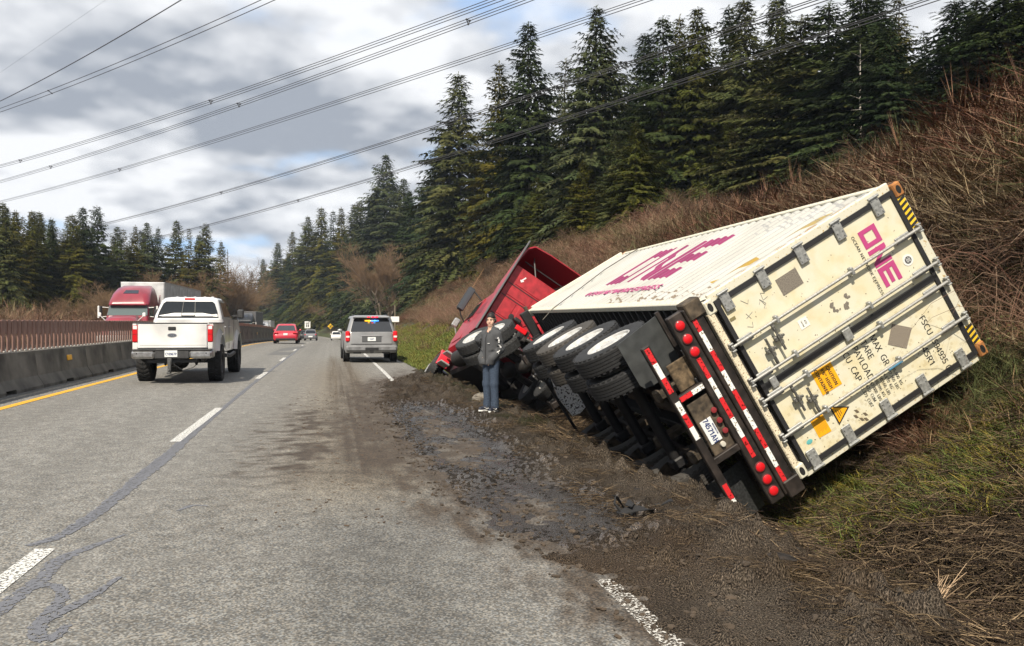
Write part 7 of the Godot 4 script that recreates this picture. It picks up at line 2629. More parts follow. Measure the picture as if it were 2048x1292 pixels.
	for k in 7000:
		var S: float = 2.6 + 22.0 * pow(rng.randf(), 1.6)
		var x := rng.randf_range(3.35, 9.5)
		if x < 3.9 and rng.randf() < 0.6: continue
		var p := at(x, S, 0.02)
		if not clear_of_wreck(p, -0.2): continue
		list.append([Transform3D(slope.call(x, S) * Basis.from_scale(Vector3.ONE * rng.randf_range(0.6, 1.2)), p), Color.WHITE * rng.randf_range(0.55, 1.35)])
	scatter("stick_litter", sticks, tw, list)
	# clods and shreds of turf on the mud
	var clod := MB.new()
	clod.has_col = true
	var cr := RandomNumberGenerator.new()
	cr.seed = 3
	var rings := []
	for i in 5:
		var ring := []
		for k in 8:
			var t := PI * (0.06 + 0.88 * i / 4.0)
			ring.append(Vector3(sin(t) * cos(TAU * k / 8), cos(t) * 0.55, sin(t) * sin(TAU * k / 8)) * cr.randf_range(0.65, 1.15))
		rings.append(ring)
	clod.skin(rings, true, true, true)
	list = []
	for k in 9000:
		var S: float = 3.0 + 22.0 * pow(rng.randf(), 1.3)
		var x := mud_edge(S) + rng.randf_range(-0.35, 2.2) * pow(rng.randf(), 0.8)
		if mud_noise.get_noise_2d(x * 40.0, S * 34.0) < 0.02 and rng.randf() < 0.75: continue
		if x > 3.6: continue
		var y := maxf(mud_y(x, S), road_y(x, S))
		var s := 0.004 + 0.020 * pow(rng.randf(), 3.5)
		list.append([Transform3D(Basis.from_euler(Vector3(rng.randf(), rng.randf() * TAU, 0)) * Basis.from_scale(Vector3(s * rng.randf_range(0.8, 2.0), s, s)), Vector3(x, y + s * 0.2, -S)), Color(0.058, 0.043, 0.030) * rng.randf_range(0.5, 1.3)])
	for k in 700:
		var S := rng.randf_range(6.5, 20.0)
		var x := rng.randfn(0.1, 0.5)
		var s := 0.004 + 0.010 * pow(rng.randf(), 2.0)
		list.append([Transform3D(Basis.from_euler(Vector3(0, rng.randf() * TAU, 0)) * Basis.from_scale(Vector3(s * 2.4, s * 0.6, s)), Vector3(x, road_y(x, S) + s * 0.3, -S)), Color(0.075, 0.05, 0.032) * rng.randf_range(0.7, 1.5)])
	var dirt := mat("clod", Color.WHITE, 0.95)
	dirt.vertex_color_use_as_albedo = true
	scatter("mud_clods", clod, dirt, list)
	list = []
	for k in 420:
		var S: float = 3.5 + 20.0 * pow(rng.randf(), 1.4)
		var x := mud_edge(S) + rng.randf_range(0.05, 2.2)
		if x > 3.5 or x < 2.3 or mud_noise.get_noise_2d(x * 45.0 + 100.0, S * 38.0) < 0.0: continue
		list.append([Transform3D(Basis.from_scale(Vector3.ONE * rng.randf_range(0.25, 0.6)).rotated(Vector3.UP, rng.randf() * TAU), Vector3(x, mud_y(x, S), -S)), Color.WHITE * rng.randf_range(0.6, 1.2)])
	scatter("turf_shreds", sticks, tw, list)

# ---------------------------------------------------------------- overhead lines
func power_lines():
	var m := mat("cable_dark", Color(0.06, 0.06, 0.065), 0.6)
	# each: image-side description, then two points far apart (x right of the camera's axis, height, distance ahead) and the sag
	var D := [
		["single dark cable crossing the upper left corner of the sky", Vector3(-28.6, 30, 70), Vector3(-66, 30, 103), 1, 0.3],
		["pair of cables just below the single one in the upper left sky", Vector3(-20.9, 30, 70), Vector3(-70.5, 30.2, 109), 2, 0.4],
		["uppermost of the long cable bundles crossing the middle of the sky", Vector3(-0.9, 30, 70), Vector3(-93.5, 30.4, 147), 3, 0.8],
		["cable bundle just below the uppermost long one, meeting it at the upper right", Vector3(1.2, 30, 70.5), Vector3(-105, 30.4, 164), 3, 0.8],
		["cable bundle in the middle of the sky, over the tall spires", Vector3(11.7, 30, 70.4), Vector3(-121, 30, 189), 3, 1.0],
		["second lowest cable bundle, passing in front of the right bank's trees", Vector3(12.2, 14.4, 31.7), Vector3(-68.4, 14.2, 117.5), 3, 0.9],
		["lowest cable bundle, passing in front of the right bank's trees", Vector3(16.6, 14.4, 31.7), Vector3(-71.1, 13.9, 136.4), 3, 1.1],
	]
	var spac := [[], [0.72], [0.93, 0.40], [0.80, 0.34, 0.05], [0.62], [0.48], [0.42]]
	var ca := cos(YAW)
	var sa := sin(YAW)
	for i in D.size():
		var d: Array = D[i]
		var t := thing("power_line", d[0], "power line", Vector3.ZERO, 0.0, "power lines overhead")
		var P := []
		for q in [d[1], d[2]]:
			P.append(Vector3(q.x * ca + q.z * sa, q.y, q.x * sa - q.z * ca))
		var dir: Vector3 = (P[1] - P[0])
		var across := dir.cross(Vector3.UP).normalized()
		var offs := [Vector3.ZERO] if d[3] == 1 else [Vector3(0, 0.12, 0) - across * 0.22, Vector3(0, -0.12, 0) + across * 0.22] if d[3] == 2 else [across * 0.23 + Vector3(0, 0.13, 0), -across * 0.23 + Vector3(0, 0.13, 0), Vector3(0, -0.27, 0)]
		var thin := 1.0
		if i > 4:
			thin = 0.45
			for k in offs.size(): offs[k] = offs[k] * thin
		var pt := func(u: float) -> Vector3: return P[0] + dir * u + Vector3(0, -4.0 * d[4] * u * (1.0 - u), 0)
		for o in offs:
			var b := MB.new()
			var pts := []
			for k in range(-8, 37):
				pts.append((pt.call(k / 24.0) as Vector3) + o)
			b.tube(pts, [(0.036 if d[3] > 1 else 0.048) * (0.6 if i > 4 else 1.0)], 5, false)
			obj("cable", b, m, t, 80.0)
		for u in spac[i]:
			var b := MB.new()
			var c: Vector3 = pt.call(u)
			for k in offs.size():
				b.bar(c + offs[k], c + offs[(k + 1) % offs.size()], 0.07 * thin, 0.07 * thin)
				b.ball(c + offs[k], Vector3.ONE * 0.10 * thin, 8, 5)
			obj("spacer", b, m, t)
	for k in 2:
		var b := MB.new()
		var a0 := [Vector3(-44.0, 36.0, 86.0), Vector3(-64.0, 38.0, 96.0)]
		var pts := []
		for q in [-1.0, 0.0, 1.0, 2.0]:
			var v: Vector3 = a0[k] + Vector3(-26.0, -0.6, 23.0) * q
			pts.append(Vector3(v.x * ca + v.z * sa, v.y, v.x * sa - v.z * ca))
		b.tube(pts, [0.012], 4, false)
		tag(obj("ground_wire", b, mat("wire_pale", Color(0.30, 0.31, 0.33), 0.6)), ["thin faint wire in the top left corner of the sky", "thin faint wire cutting the extreme top left corner of the sky"][k], "wire", "power lines overhead")

# ---------------------------------------------------------------- a standing man, skinned from tapered bones
class Field:
	var lo: Vector3
	var h: float
	var n: Vector3i
	var d := PackedFloat32Array()
	func _init(a: Vector3, b: Vector3, cell: float):
		lo = a; h = cell
		n = Vector3i(((b - a) / cell).ceil()) + Vector3i.ONE
		d.resize(n.x * n.y * n.z)
		d.fill(0.25)
	# a capsule that tapers from ra to rb, squashed by sq, melted into what is there
	func bone(a: Vector3, b: Vector3, ra: float, rb: float, k := 0.03, sq := Vector3.ONE, cut := false):
		var m := maxf(ra, rb) * maxf(sq.x, maxf(sq.y, sq.z)) + k + h * 2.0
		var i0 := Vector3i(((Vector3(minf(a.x, b.x), minf(a.y, b.y), minf(a.z, b.z)) - Vector3.ONE * m - lo) / h).floor()).clamp(Vector3i.ZERO, n - Vector3i.ONE)
		var i1 := Vector3i(((Vector3(maxf(a.x, b.x), maxf(a.y, b.y), maxf(a.z, b.z)) + Vector3.ONE * m - lo) / h).ceil()).clamp(Vector3i.ZERO, n - Vector3i.ONE)
		var ab := b - a
		var l2 := maxf(ab.length_squared(), 1e-9)
		for z in range(i0.z, i1.z + 1):
			for y in range(i0.y, i1.y + 1):
				var row := (z * n.y + y) * n.x
				for x in range(i0.x, i1.x + 1):
					var p := lo + Vector3(x, y, z) * h
					var t := clampf((p - a).dot(ab) / l2, 0.0, 1.0)
					var q := p - (a + ab * t)
					var e := (q / sq).length() - lerpf(ra, rb, t)
					var o := d[row + x]
					if cut:
						d[row + x] = maxf(o, -e)
					else:
						var w := clampf(0.5 + 0.5 * (e - o) / k, 0.0, 1.0)
						d[row + x] = lerpf(e, o, w) - k * w * (1.0 - w)
	func below(y0: float):
		for z in n.z:
			for y in n.y:
				var e := y0 - (lo.y + y * h)
				for x in n.x:
					var i := (z * n.y + y) * n.x + x
					d[i] = maxf(d[i], e)
	func above(y0: float):
		for z in n.z:
			for y in n.y:
				var e := (lo.y + y * h) - y0
				for x in n.x:
					var i := (z * n.y + y) * n.x + x
					d[i] = maxf(d[i], e)
	func skin(b: MB, tone: Callable):
		var at := {}
		var P := PackedVector3Array()
		for z in n.z - 1:
			for y in n.y - 1:
				for x in n.x - 1:
					var i := (z * n.y + y) * n.x + x
					var s := 0
					var v := [d[i], d[i + 1], d[i + n.x], d[i + n.x + 1], d[i + n.x * n.y], d[i + n.x * n.y + 1], d[i + n.x * n.y + n.x], d[i + n.x * n.y + n.x + 1]]
					for k in 8:
						if v[k] < 0.0: s += 1
					if s == 0 or s == 8: continue
					var c := Vector3.ZERO
					var m := 0
					for e in [[0, 1], [2, 3], [4, 5], [6, 7], [0, 2], [1, 3], [4, 6], [5, 7], [0, 4], [1, 5], [2, 6], [3, 7]]:
						var va: float = v[e[0]]
						var vb: float = v[e[1]]
						if (va < 0.0) != (vb < 0.0):
							var t := va / (va - vb)
							var pa := Vector3(e[0] & 1, (e[0] >> 1) & 1, e[0] >> 2)
							var pb := Vector3(e[1] & 1, (e[1] >> 1) & 1, e[1] >> 2)
							c += pa.lerp(pb, t); m += 1
					at[i] = P.size()
					P.append(lo + (Vector3(x, y, z) + c / m) * h)
		var st := [1, n.x, n.x * n.y]
		for i in at:
			for ax in 3:
				var a1: int = st[(ax + 1) % 3]
				var a2: int = st[(ax + 2) % 3]
				if not (at.has(i - a1) and at.has(i - a2) and at.has(i - a1 - a2)): continue
				var v0 := d[i]
				var v1 := d[i + st[ax]]
				if (v0 < 0.0) == (v1 < 0.0): continue
				var p0 := P[at[i]]; var p1 := P[at[i - a1]]; var p2 := P[at[i - a1 - a2]]; var p3 := P[at[i - a2]]
				b.cur = tone.call((p0 + p2) * 0.5)
				if v0 < 0.0: b.quad(p0, p3, p2, p1)
				else: b.quad(p0, p1, p2, p3)

func bystander():
	# faces +z, then turned
	var t := thing("person", "man in dark grey jacket and blue jeans standing on the muddy shoulder, hands in pockets", "person")
	t.position = Vector3(2.84, maxf(mud_y(2.84, 14.2), maxf(mud_y(2.95, 14.3), mud_y(2.72, 14.3))) + 0.012, -14.3)
	t.rotation.y = -0.98
	t.scale = Vector3(0.90, 1.0, 0.92)
	var skin_c := Color(0.62, 0.39, 0.29)
	var flesh := func(p: Vector3) -> Color:
		var c := skin_c
		if p.y > 1.50:
			if p.z > 0.075 and absf(p.y - 1.585) < 0.011 and absf(p.x) < 0.026: c = Color(0.55, 0.30, 0.235)
			if p.z > 0.06 and absf(p.y - 1.672) < 0.008 and absf(absf(p.x) - 0.034) < 0.022: c = Color(0.03, 0.022, 0.02)
			if p.z > 0.06 and absf(p.y - 1.650) < 0.007 and absf(absf(p.x) - 0.032) < 0.013: c = Color(0.10, 0.075, 0.065)
			if p.y < 1.60 and p.z > 0.02 and p.y > 1.53: c = c.lerp(Color(0.30, 0.20, 0.16), 0.18)
			if absf(p.x) > 0.055 and p.y < 1.63: c = c.lerp(Color(0.30, 0.20, 0.16), 0.15)
		return c
	var b := MB.new()
	b.has_col = true
	var sh := {-1: Vector3(-0.18, 1.39, 0), 1: Vector3(0.18, 1.39, 0)}
	var el := {-1: Vector3(-0.215, 1.13, -0.05), 1: Vector3(0.215, 1.13, -0.05)}
	var wr := {-1: Vector3(-0.185, 0.965, 0.105), 1: Vector3(0.185, 0.965, 0.105)}
	var f := Field.new(Vector3(-0.38, -0.02, -0.22), Vector3(0.38, 1.56, 0.28), 0.016)
	f.bone(Vector3(0, 0.98, 0), Vector3(0, 1.30, 0), 0.125, 0.135, 0.05, Vector3(1.15, 1, 0.78))
	f.bone(Vector3(-0.13, 1.40, 0), Vector3(0.13, 1.40, 0), 0.075, 0.075, 0.06)
	f.bone(Vector3(0, 1.40, -0.01), Vector3(0, 1.56, 0.015), 0.062, 0.056, 0.05)
	for s in [-1, 1]:
		f.bone(sh[s], el[s], 0.055, 0.043, 0.03)
		f.bone(el[s], wr[s], 0.042, 0.030, 0.02)
		f.bone(Vector3(s * 0.09, 0.95, 0), Vector3(s * 0.105, 0.50, 0.01), 0.085, 0.056, 0.04)
		f.bone(Vector3(s * 0.105, 0.50, 0.01), Vector3(s * 0.11, 0.07, -0.01), 0.055, 0.038, 0.03)
		f.bone(Vector3(s * 0.11, 0.05, -0.02), Vector3(s * 0.13, 0.035, 0.16), 0.038, 0.03, 0.02)
	f.skin(b, flesh)
	# hands, tucked into the jacket's pockets
	for s in [-1, 1]:
		var w: Vector3 = wr[s]
		var hf := Field.new(w - Vector3(0.12, 0.16, 0.10), w + Vector3(0.12, 0.06, 0.12), 0.006)
		var fw := Vector3(-s * 0.72, -0.45, 0.52).normalized()
		var sd := fw.cross(Vector3(0, 0, 1)).normalized()
		hf.bone(w, w + fw * 0.075, 0.028, 0.036, 0.015, Vector3(1, 1, 0.7))
		for k in 4:
			var k0 := w + fw * 0.085 + sd * (k - 1.5) * 0.019
			var L: float = [0.062, 0.072, 0.068, 0.052][k]
			hf.bone(k0, k0 + fw * L * 0.5 + Vector3(0, -0.012, 0), 0.0095, 0.009, 0.004)
			hf.bone(k0 + fw * L * 0.5 + Vector3(0, -0.012, 0), k0 + fw * L * 0.8 + Vector3(0, -0.035, 0), 0.009, 0.008, 0.004)
		hf.bone(w + fw * 0.025 - sd * 0.03, w + fw * 0.06 - sd * 0.058, 0.011, 0.010, 0.006)
		hf.bone(w + fw * 0.06 - sd * 0.058, w + fw * 0.095 - sd * 0.062, 0.010, 0.008, 0.006)
		hf.skin(b, func(_p): return skin_c)
	# head
	var hd := Field.new(Vector3(-0.115, 1.49, -0.13), Vector3(0.115, 1.79, 0.145), 0.0055)
	hd.bone(Vector3(0, 1.50, 0.0), Vector3(0, 1.56, 0.01), 0.056, 0.056, 0.03)
	hd.bone(Vector3(0, 1.675, -0.012), Vector3(0, 1.685, 0.0), 0.088, 0.086, 0.03, Vector3(0.88, 1.05, 1.08))
	hd.bone(Vector3(0, 1.60, 0.03), Vector3(0, 1.565, 0.055), 0.062, 0.034, 0.03, Vector3(0.95, 1, 1))
	hd.bone(Vector3(0, 1.662, 0.084), Vector3(0, 1.617, 0.104), 0.010, 0.016, 0.014)
	for s in [-1, 1]:
		hd.bone(Vector3(s * 0.014, 1.613, 0.094), Vector3(s * 0.016, 1.615, 0.088), 0.009, 0.009, 0.008)
		hd.bone(Vector3(s * 0.032, 1.650, 0.098), Vector3(s * 0.034, 1.650, 0.098), 0.0135, 0.0135, 0.01, Vector3(1.3, 0.8, 1), true)
		hd.bone(Vector3(s * 0.033, 1.650, 0.078), Vector3(s * 0.033, 1.651, 0.078), 0.0125, 0.0125, 0.003)
		hd.bone(Vector3(s * 0.018, 1.674, 0.084), Vector3(s * 0.050, 1.672, 0.070), 0.009, 0.008, 0.012)
		hd.bone(Vector3(s * 0.050, 1.618, 0.050), Vector3(s * 0.046, 1.60, 0.05), 0.024, 0.022, 0.025)
		hd.bone(Vector3(s * 0.082, 1.672, -0.008), Vector3(s * 0.080, 1.630, -0.002), 0.017, 0.011, 0.006, Vector3(0.5, 1, 1))
	hd.bone(Vector3(-0.020, 1.587, 0.086), Vector3(0.020, 1.587, 0.086), 0.009, 0.009, 0.008)
	hd.bone(Vector3(-0.016, 1.576, 0.082), Vector3(0.016, 1.576, 0.082), 0.009, 0.009, 0.007)
	var turned := Transform3D(Basis(Vector3.UP, 0.40), Vector3.ZERO)
	b.X = turned
	hd.skin(b, flesh)
	var sm := mat("skin", Color.WHITE, 0.55)
	sm.vertex_color_use_as_albedo = true
	sm.subsurf_scatter_enabled = true
	sm.subsurf_scatter_strength = 0.08
	obj("body", b, sm, t, 80.0)
	# short dark hair
	b = MB.new()
	var hr := Field.new(Vector3(-0.12, 1.58, -0.14), Vector3(0.12, 1.81, 0.12), 0.006)
	hr.bone(Vector3(0, 1.690, -0.016), Vector3(0, 1.708, -0.004), 0.097, 0.090, 0.03, Vector3(0.89, 1.0, 1.08))
	hr.bone(Vector3(0, 1.65, -0.06), Vector3(0, 1.66, -0.05), 0.066, 0.066, 0.03)
	hr.bone(Vector3(0, 1.626, 0.085), Vector3(0, 1.665, 0.118), 0.060, 0.060, 0.01, Vector3(1.5, 0.72, 1), true)
	for s in [-1, 1]: hr.bone(Vector3(s * 0.10, 1.645, 0.02), Vector3(s * 0.10, 1.59, 0.03), 0.035, 0.035, 0.01, Vector3(0.8, 1, 1.2), true)
	b.X = turned
	hr.skin(b, func(_p): return Color.WHITE)
	obj("hair", b, worn("hair_black", Color(0.016, 0.013, 0.012), 0.6, 0.0, "fine", 20.0), t, 80.0)
	# ear defenders or headphones: a band and two cups
	b = MB.new()
	var band := []
	for k in 11:
		var an := PI * k / 10.0
		band.append(Vector3(cos(an) * 0.095, 1.665 + sin(an) * 0.118, -0.015))
	b.X = turned
	b.tube(band, [0.006], 6)
	for s in [-1.0, 1.0]: b.lathe([Vector2(0.020, 0.0), Vector2(0.034, 0.006), Vector2(0.034, 0.022), Vector2(0.02, 0.03)], Vector3(s * 0.080, 1.648, -0.006), Vector3(s, 0, 0), 14)
	obj("headphones", b, mat("headphone_black", Color(0.012, 0.012, 0.013), 0.4), t)
	# jacket
	b = MB.new()
	var j := Field.new(Vector3(-0.44, 0.74, -0.28), Vector3(0.44, 1.60, 0.34), 0.014)
	j.bone(Vector3(0, 0.88, 0.005), Vector3(0, 1.28, 0.0), 0.178, 0.168, 0.05, Vector3(1.08, 1, 0.86))
	j.bone(Vector3(-0.12, 1.385, -0.01), Vector3(0.12, 1.385, -0.01), 0.085, 0.085, 0.07)
	j.bone(Vector3(0, 1.42, -0.015), Vector3(0, 1.49, 0.0), 0.105, 0.088, 0.04)
	for s in [-1, 1]:
		j.bone(sh[s], el[s] + Vector3(s * 0.005, 0, -0.005), 0.082, 0.070, 0.04)
		j.bone(el[s] + Vector3(s * 0.01, 0, -0.005), wr[s] + Vector3(-s * 0.03, -0.01, 0.02), 0.076, 0.062, 0.025)
		j.bone(Vector3(s * 0.085, 0.885, 0.135), Vector3(s * 0.16, 0.975, 0.125), 0.062, 0.060, 0.03)
		j.bone(Vector3(s * 0.13, 0.89, 0.12), Vector3(s * 0.13, 0.93, 0.12), 0.06, 0.06, 0.03)
		# folds across the sleeve and the flank
		for k in 3:
			var y := 1.32 - 0.085 * k
			j.bone(Vector3(s * (0.215 + 0.02 * k), y, 0.085), Vector3(s * (0.32 + 0.012 * k), y - 0.03, 0.0), 0.013, 0.010, 0.02)
		for k in 3:
			j.bone(Vector3(s * 0.20, 0.93 + 0.10 * k, 0.10), Vector3(s * 0.08, 0.88 + 0.12 * k, 0.165), 0.012, 0.007, 0.022)
	# hood lying behind the neck
	j.bone(Vector3(-0.085, 1.47, -0.075), Vector3(0.085, 1.47, -0.075), 0.055, 0.055, 0.03)
	j.bone(Vector3(-0.105, 1.475, 0.0), Vector3(-0.055, 1.44, 0.075), 0.036, 0.03, 0.02)
	j.bone(Vector3(0.105, 1.475, 0.0), Vector3(0.055, 1.44, 0.075), 0.036, 0.03, 0.02)
	j.bone(Vector3(-0.14, 0.862, 0.12), Vector3(0.14, 0.862, 0.12), 0.03, 0.03, 0.03)
	j.bone(Vector3(0, 1.47, 0.035), Vector3(0, 1.75, 0.06), 0.062, 0.072, 0.01, Vector3.ONE, true)
	j.below(0.845)
	j.skin(b, func(_p): return Color.WHITE)
	var cloth := worn("jacket_grey", Color(0.090, 0.094, 0.102), 0.85, 0.0, "fine", 6.0)
	cloth.rim_enabled = true
	cloth.rim = 0.25
	var jk := obj("jacket", b, cloth, t, 80.0)
	b = MB.new()
	b.tube([Vector3(0.0, 1.435, 0.098), Vector3(0.0, 1.33, 0.150), Vector3(0.0, 1.15, 0.158), Vector3(0.0, 0.85, 0.172)], [0.006], 5)
	obj("zip", b, mat("zip_dark", Color(0.02, 0.02, 0.022), 0.4), jk)
	# white lettering down the left sleeve, and the small mark on the chest
	b = MB.new()
	rng.seed = 5
	for k in 7:
		var u := k / 6.0
		var c: Vector3 = sh[1].lerp(el[1], 0.30 + 0.62 * minf(u * 1.4, 1.0))
		if u > 0.7: c = el[1].lerp(wr[1], (u - 0.7) * 1.3)
		c += Vector3(0.062, 0.0, 0.062)
		var dz := Vector3(-0.62, 0.1, 0.55)
		for m in 3:
			var a0 := c + Vector3(rng.randf_range(-0.02, 0.02), rng.randf_range(-0.018, 0.018), 0.0) + Vector3(0.012, 0, 0.012)
			b.tube([a0, a0 + Vector3(rng.randf_range(-0.022, 0.022), rng.randf_range(-0.022, 0.022), rng.randf_range(-0.01, 0.01)), a0 + Vector3(rng.randf_range(-0.02, 0.02), rng.randf_range(-0.025, 0.025), 0.0)], [0.0065], 5)
	obj("sleeve_print", b, mat("print_white", Color(0.78, 0.78, 0.77), 0.7), jk)
	box_part(jk, "chest_mark", Vector3(0.085, 1.235, 0.152), Vector3(0.05, 0.010, 0.01), mat("print_white", Color.WHITE), 0.002)
	# jeans
	b = MB.new()
	var q := Field.new(Vector3(-0.30, 0.02, -0.22), Vector3(0.30, 1.02, 0.24), 0.013)
	q.bone(Vector3(0, 0.94, 0), Vector3(0, 0.86, 0), 0.145, 0.15, 0.04, Vector3(1.15, 1, 0.82))
	for s in [-1, 1]:
		q.bone(Vector3(s * 0.088, 0.88, 0), Vector3(s * 0.105, 0.50, 0.012), 0.108, 0.083, 0.03)
		q.bone(Vector3(s * 0.105, 0.50, 0.012), Vector3(s * 0.11, 0.07, -0.012), 0.082, 0.076, 0.03)
		for k in 3:
			q.bone(Vector3(s * 0.105 - 0.06, 0.53 - 0.035 * k, 0.075), Vector3(s * 0.105 + 0.06, 0.515 - 0.03 * k, 0.065), 0.010, 0.008, 0.018)
			q.bone(Vector3(s * 0.11 - 0.055, 0.155 - 0.04 * k, 0.055), Vector3(s * 0.11 + 0.06, 0.14 - 0.035 * k, 0.05), 0.012, 0.010, 0.018)
	q.below(0.055)
	q.above(0.98)
	q.skin(b, func(_p): return Color.WHITE)
	obj("jeans", b, worn("denim", Color(0.056, 0.086, 0.140), 0.85, 0.0, "fine", 2.0), t, 80.0)
	# shoes
	for s in [-1, 1]:
		b = MB.new()
		var sf := Field.new(Vector3(s * 0.12 - 0.10, -0.01, -0.14), Vector3(s * 0.12 + 0.10, 0.15, 0.25), 0.008)
		sf.bone(Vector3(s * 0.11, 0.055, -0.04), Vector3(s * 0.115, 0.055, 0.04), 0.048, 0.05, 0.03)
		sf.bone(Vector3(s * 0.115, 0.045, 0.03), Vector3(s * 0.14, 0.038, 0.16), 0.052, 0.040, 0.03)
		sf.below(0.022)
		sf.skin(b, func(_p): return Color.WHITE)
		var shoe := obj("shoe", b, mat("shoe_navy", Color(0.016, 0.02, 0.035), 0.6), t, 80.0)
		b = MB.new()
		var out := PackedVector2Array()
		for k in 18:
			var an := TAU * k / 18
			var zz := 0.06 + cos(an) * 0.15
			out.append(Vector2(s * (0.11 + maxf(zz, 0.0) * 0.17) + sin(an) * (0.050 if zz < 0.1 else 0.052), zz))
		b.prism(out, Vector3(0, 0.0, 0), Vector3.RIGHT, Vector3(0, 0, 1), Vector3(0, 0.026, 0))
		obj("sole", b, mat("sole_white", Color(0.78, 0.78, 0.76), 0.6), shoe)
		b = MB.new()
		b.tube([Vector3(s * 0.11 + 0.057, 0.075, -0.01), Vector3(s * 0.115 + 0.060, 0.045, 0.03), Vector3(s * 0.12 + 0.060, 0.045, 0.06), Vector3(s * 0.13 + 0.053, 0.068, 0.125)], [0.003, 0.010, 0.008, 0.002], 6)
		obj("shoe_mark", b, mat("print_white", Color.WHITE), shoe)

# ---------------------------------------------------------------- signs and lamps
func road_signs():
	var wood := worn("post_wood", Color(0.30, 0.25, 0.18), 0.9, 0.0, "bark", 2.0)
	var steel := mat("post_steel", Color(0.32, 0.32, 0.31), 0.5, 0.3)
	var white := mat("sign_white", Color(0.78, 0.78, 0.76), 0.5)
	var black := mat("sign_black", Color(0.02, 0.02, 0.02), 0.5)
	var t := thing("road_sign", "small blank white sign on a wooden post right of the patrol vehicle", "sign", at(5.0, 65.0))
	var top := 1.0 + 1.5
	var b := MB.new()
	b.box(Vector3(0, 1.0, 0), Vector3(0.10, 3.4, 0.10), 0.01)
	obj("post", b, wood, t)
	t.position.y = 0.9 - 0.6
	box_part(t, "panel", Vector3(0.0, 1.55, 0.07), Vector3(0.68, 0.44, 0.02), white, 0.006)
	t = thing("speed_sign", "white rectangular road sign far ahead just right of the red car", "sign", at(4.2, 232.0))
	t.position.x = -6.5
	b = MB.new()
	b.box(Vector3(0, 1.4, 0), Vector3(0.14, 3.4, 0.14), 0.01)
	obj("post", b, steel, t)
	var p := box_part(t, "panel", Vector3(0, 3.1, 0.10), Vector3(1.55, 1.95, 0.03), white, 0.01)
	box_part(p, "sign_print", Vector3(0, 3.55, 0.12), Vector3(0.95, 0.22, 0.01), black, 0.0)
	box_part(p, "sign_print", Vector3(-0.22, 2.85, 0.12), Vector3(0.26, 0.8, 0.01), black, 0.0)
	box_part(p, "sign_print", Vector3(0.24, 2.85, 0.12), Vector3(0.26, 0.8, 0.01), black, 0.0)
	t = thing("diamond_sign", "yellow diamond warning sign far ahead at the road's end", "sign", at(4.8, 205.0))
	t.position.x = -0.2
	b = MB.new()
	b.box(Vector3(0, 1.0, 0), Vector3(0.12, 3.2, 0.12), 0.01)
	obj("post", b, wood, t)
	b = MB.new()
	b.prism(PackedVector2Array([Vector2(0, -0.72), Vector2(0.72, 0), Vector2(0, 0.72), Vector2(-0.72, 0)]), Vector3(0, 2.45, 0.07), Vector3.RIGHT, Vector3.UP, Vector3(0, 0, 0.02))
	p = obj("panel", b, mat("sign_yellow", Color(0.80, 0.50, 0.02), 0.5), t)
	b = MB.new()
	b.tube([Vector3(0, 2.1, 0.10), Vector3(0.02, 2.35, 0.10), Vector3(-0.12, 2.55, 0.10), Vector3(-0.14, 2.75, 0.10)], [0.06, 0.06, 0.06, 0.1], 6)
	obj("sign_print", b, black, p)
	# street light on its tall pole across the road, and a second slim pole
	t = thing("street_lamp", "street lamp with a long curved arm on a tall pole before the brown trees", "street lamp", at(-18.9, 166.0))
	b = MB.new()
	b.tube([Vector3(0, -1, 0), Vector3(0, 12.6, 0)], [0.16, 0.10], 10)
	obj("pole", b, wood, t)
	b = MB.new()
	b.tube([Vector3(0, 10.2, 0), Vector3(1.2, 10.9, 0), Vector3(2.8, 11.25, 0), Vector3(4.6, 11.3, 0)], [0.06], 8)
	obj("lamp_arm", b, steel, t)
	b = MB.new()
	b.ball(Vector3(5.0, 11.28, 0), Vector3(0.55, 0.14, 0.2), 12, 6)
	obj("lamp_head", b, mat("lamp_shell", Color(0.62, 0.62, 0.60), 0.4), t)
	t = thing("light_pole", "slim pale pole beside the street lamp, right of it", "pole", at(-12.6 - 6.2, 190.0))
	t.position.x = -16.4 - 2.6
	b = MB.new()
	b.tube([Vector3(0, -1, 0), Vector3(0, 9.4, 0)], [0.15, 0.09], 10)
	b.tube([Vector3(0, 9.4, 0), Vector3(0.3, 9.5, 0), Vector3(0.7, 9.5, 0)], [0.05], 6)
	obj("pole", b, steel, t)

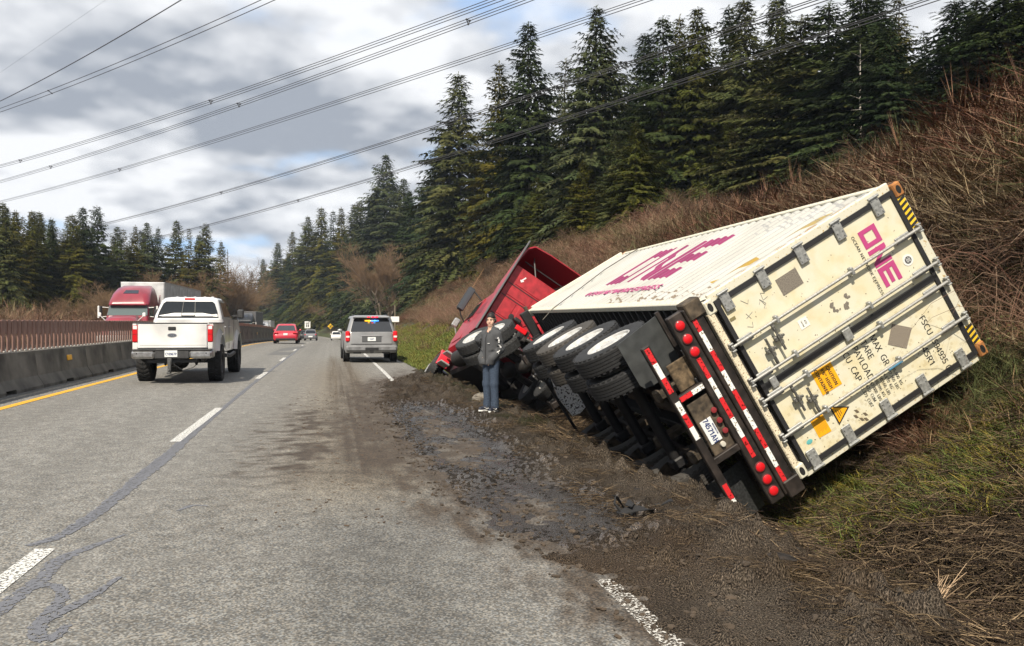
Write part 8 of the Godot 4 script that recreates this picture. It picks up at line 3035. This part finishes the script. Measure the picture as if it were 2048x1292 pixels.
func small_things():
	# torn rubber on the mud
	var b := MB.new()
	var rub := mat("scrap_rubber", Color(0.012, 0.012, 0.013), 0.8)
	var rings := []
	for k in 3:
		rings = []
		for i in 10:
			var u := i / 9.0
			var c := Vector3(-0.24 + 0.46 * u + 0.05 * k, 0.015 + (0.05 + 0.03 * k) * sin(u * (4.0 + k) + k) * (1.0 - 0.6 * u) + 0.02, 0.12 * sin(u * 4.0 + 2.0 * k) - 0.05 * k)
			var w := 0.045 * (1.0 - u * 0.7)
			rings.append([c + Vector3(0, 0.004, w), c + Vector3(0, 0.012, w), c + Vector3(0, 0.010 + 0.03 * sin(u * 7.0), -w), c + Vector3(0, 0.002 + 0.03 * sin(u * 7.0), -w)])
		b.skin(rings, true, true, true)
	b.tube([Vector3(-0.20, 0.03, 0), Vector3(-0.26, 0.12, -0.04), Vector3(-0.22, 0.17, -0.08)], [0.018, 0.012, 0.005], 6)
	rings = []
	var o := tag(obj("rubber_scrap", b, rub), "black curled scrap of torn rubber lying on the mud", "debris")
	o.position = Vector3(2.58, mud_y(2.58, 6.4), -6.4)
	o.rotation.y = 0.3
	# pale broken stalks in the near ditch
	b = MB.new()
	b.has_col = true
	rng.seed = 8
	for k in 16:
		var p := Vector3(rng.randf_range(-0.03, 0.03), 0.0, rng.randf_range(-0.03, 0.03))
		var e := p + Vector3(0.34 + rng.randf_range(-0.12, 0.12), 0.16 + rng.randf_range(-0.08, 0.08), -0.22 + rng.randf_range(-0.15, 0.15))
		var m := p.lerp(e, 0.5) + Vector3(rng.randf_range(-0.03, 0.03), 0.02, 0)
		var c := Color(0.42, 0.30, 0.19) * rng.randf_range(0.5, 1.1)
		limb(b, p, m, 0.0036, 0.003, 5, c)
		limb(b, m, e, 0.003, 0.0015, 5, c)
	o = tag(obj("dry_stalks", b, leaf_mat("twigs", 0.0)), "bundle of pale dry stalks lying in the near ditch below the container", "stalks")
	o.position = at(3.62, 4.25, 0.05)
	# a stone by the man's feet, a leaf-litter heap at the shoulder
	b = MB.new()
	rings = []
	var r := RandomNumberGenerator.new()
	r.seed = 2
	for i in 6:
		var ring := []
		for k in 10:
			var tt := PI * (0.05 + 0.9 * i / 5.0)
			ring.append(Vector3(sin(tt) * cos(TAU * k / 10) * 0.19, cos(tt) * 0.13, sin(tt) * sin(TAU * k / 10) * 0.15) * r.randf_range(0.85, 1.12))
		rings.append(ring)
	b.skin(rings, true, true, true)
	o = tag(obj("stone", b, worn("stone_grey", Color(0.27, 0.245, 0.205), 0.9, 0.0, "stained", 3.0)), "pale rough stone on the grass behind the man's legs", "stone")
	o.position = at(3.08, 16.6, 0.07)
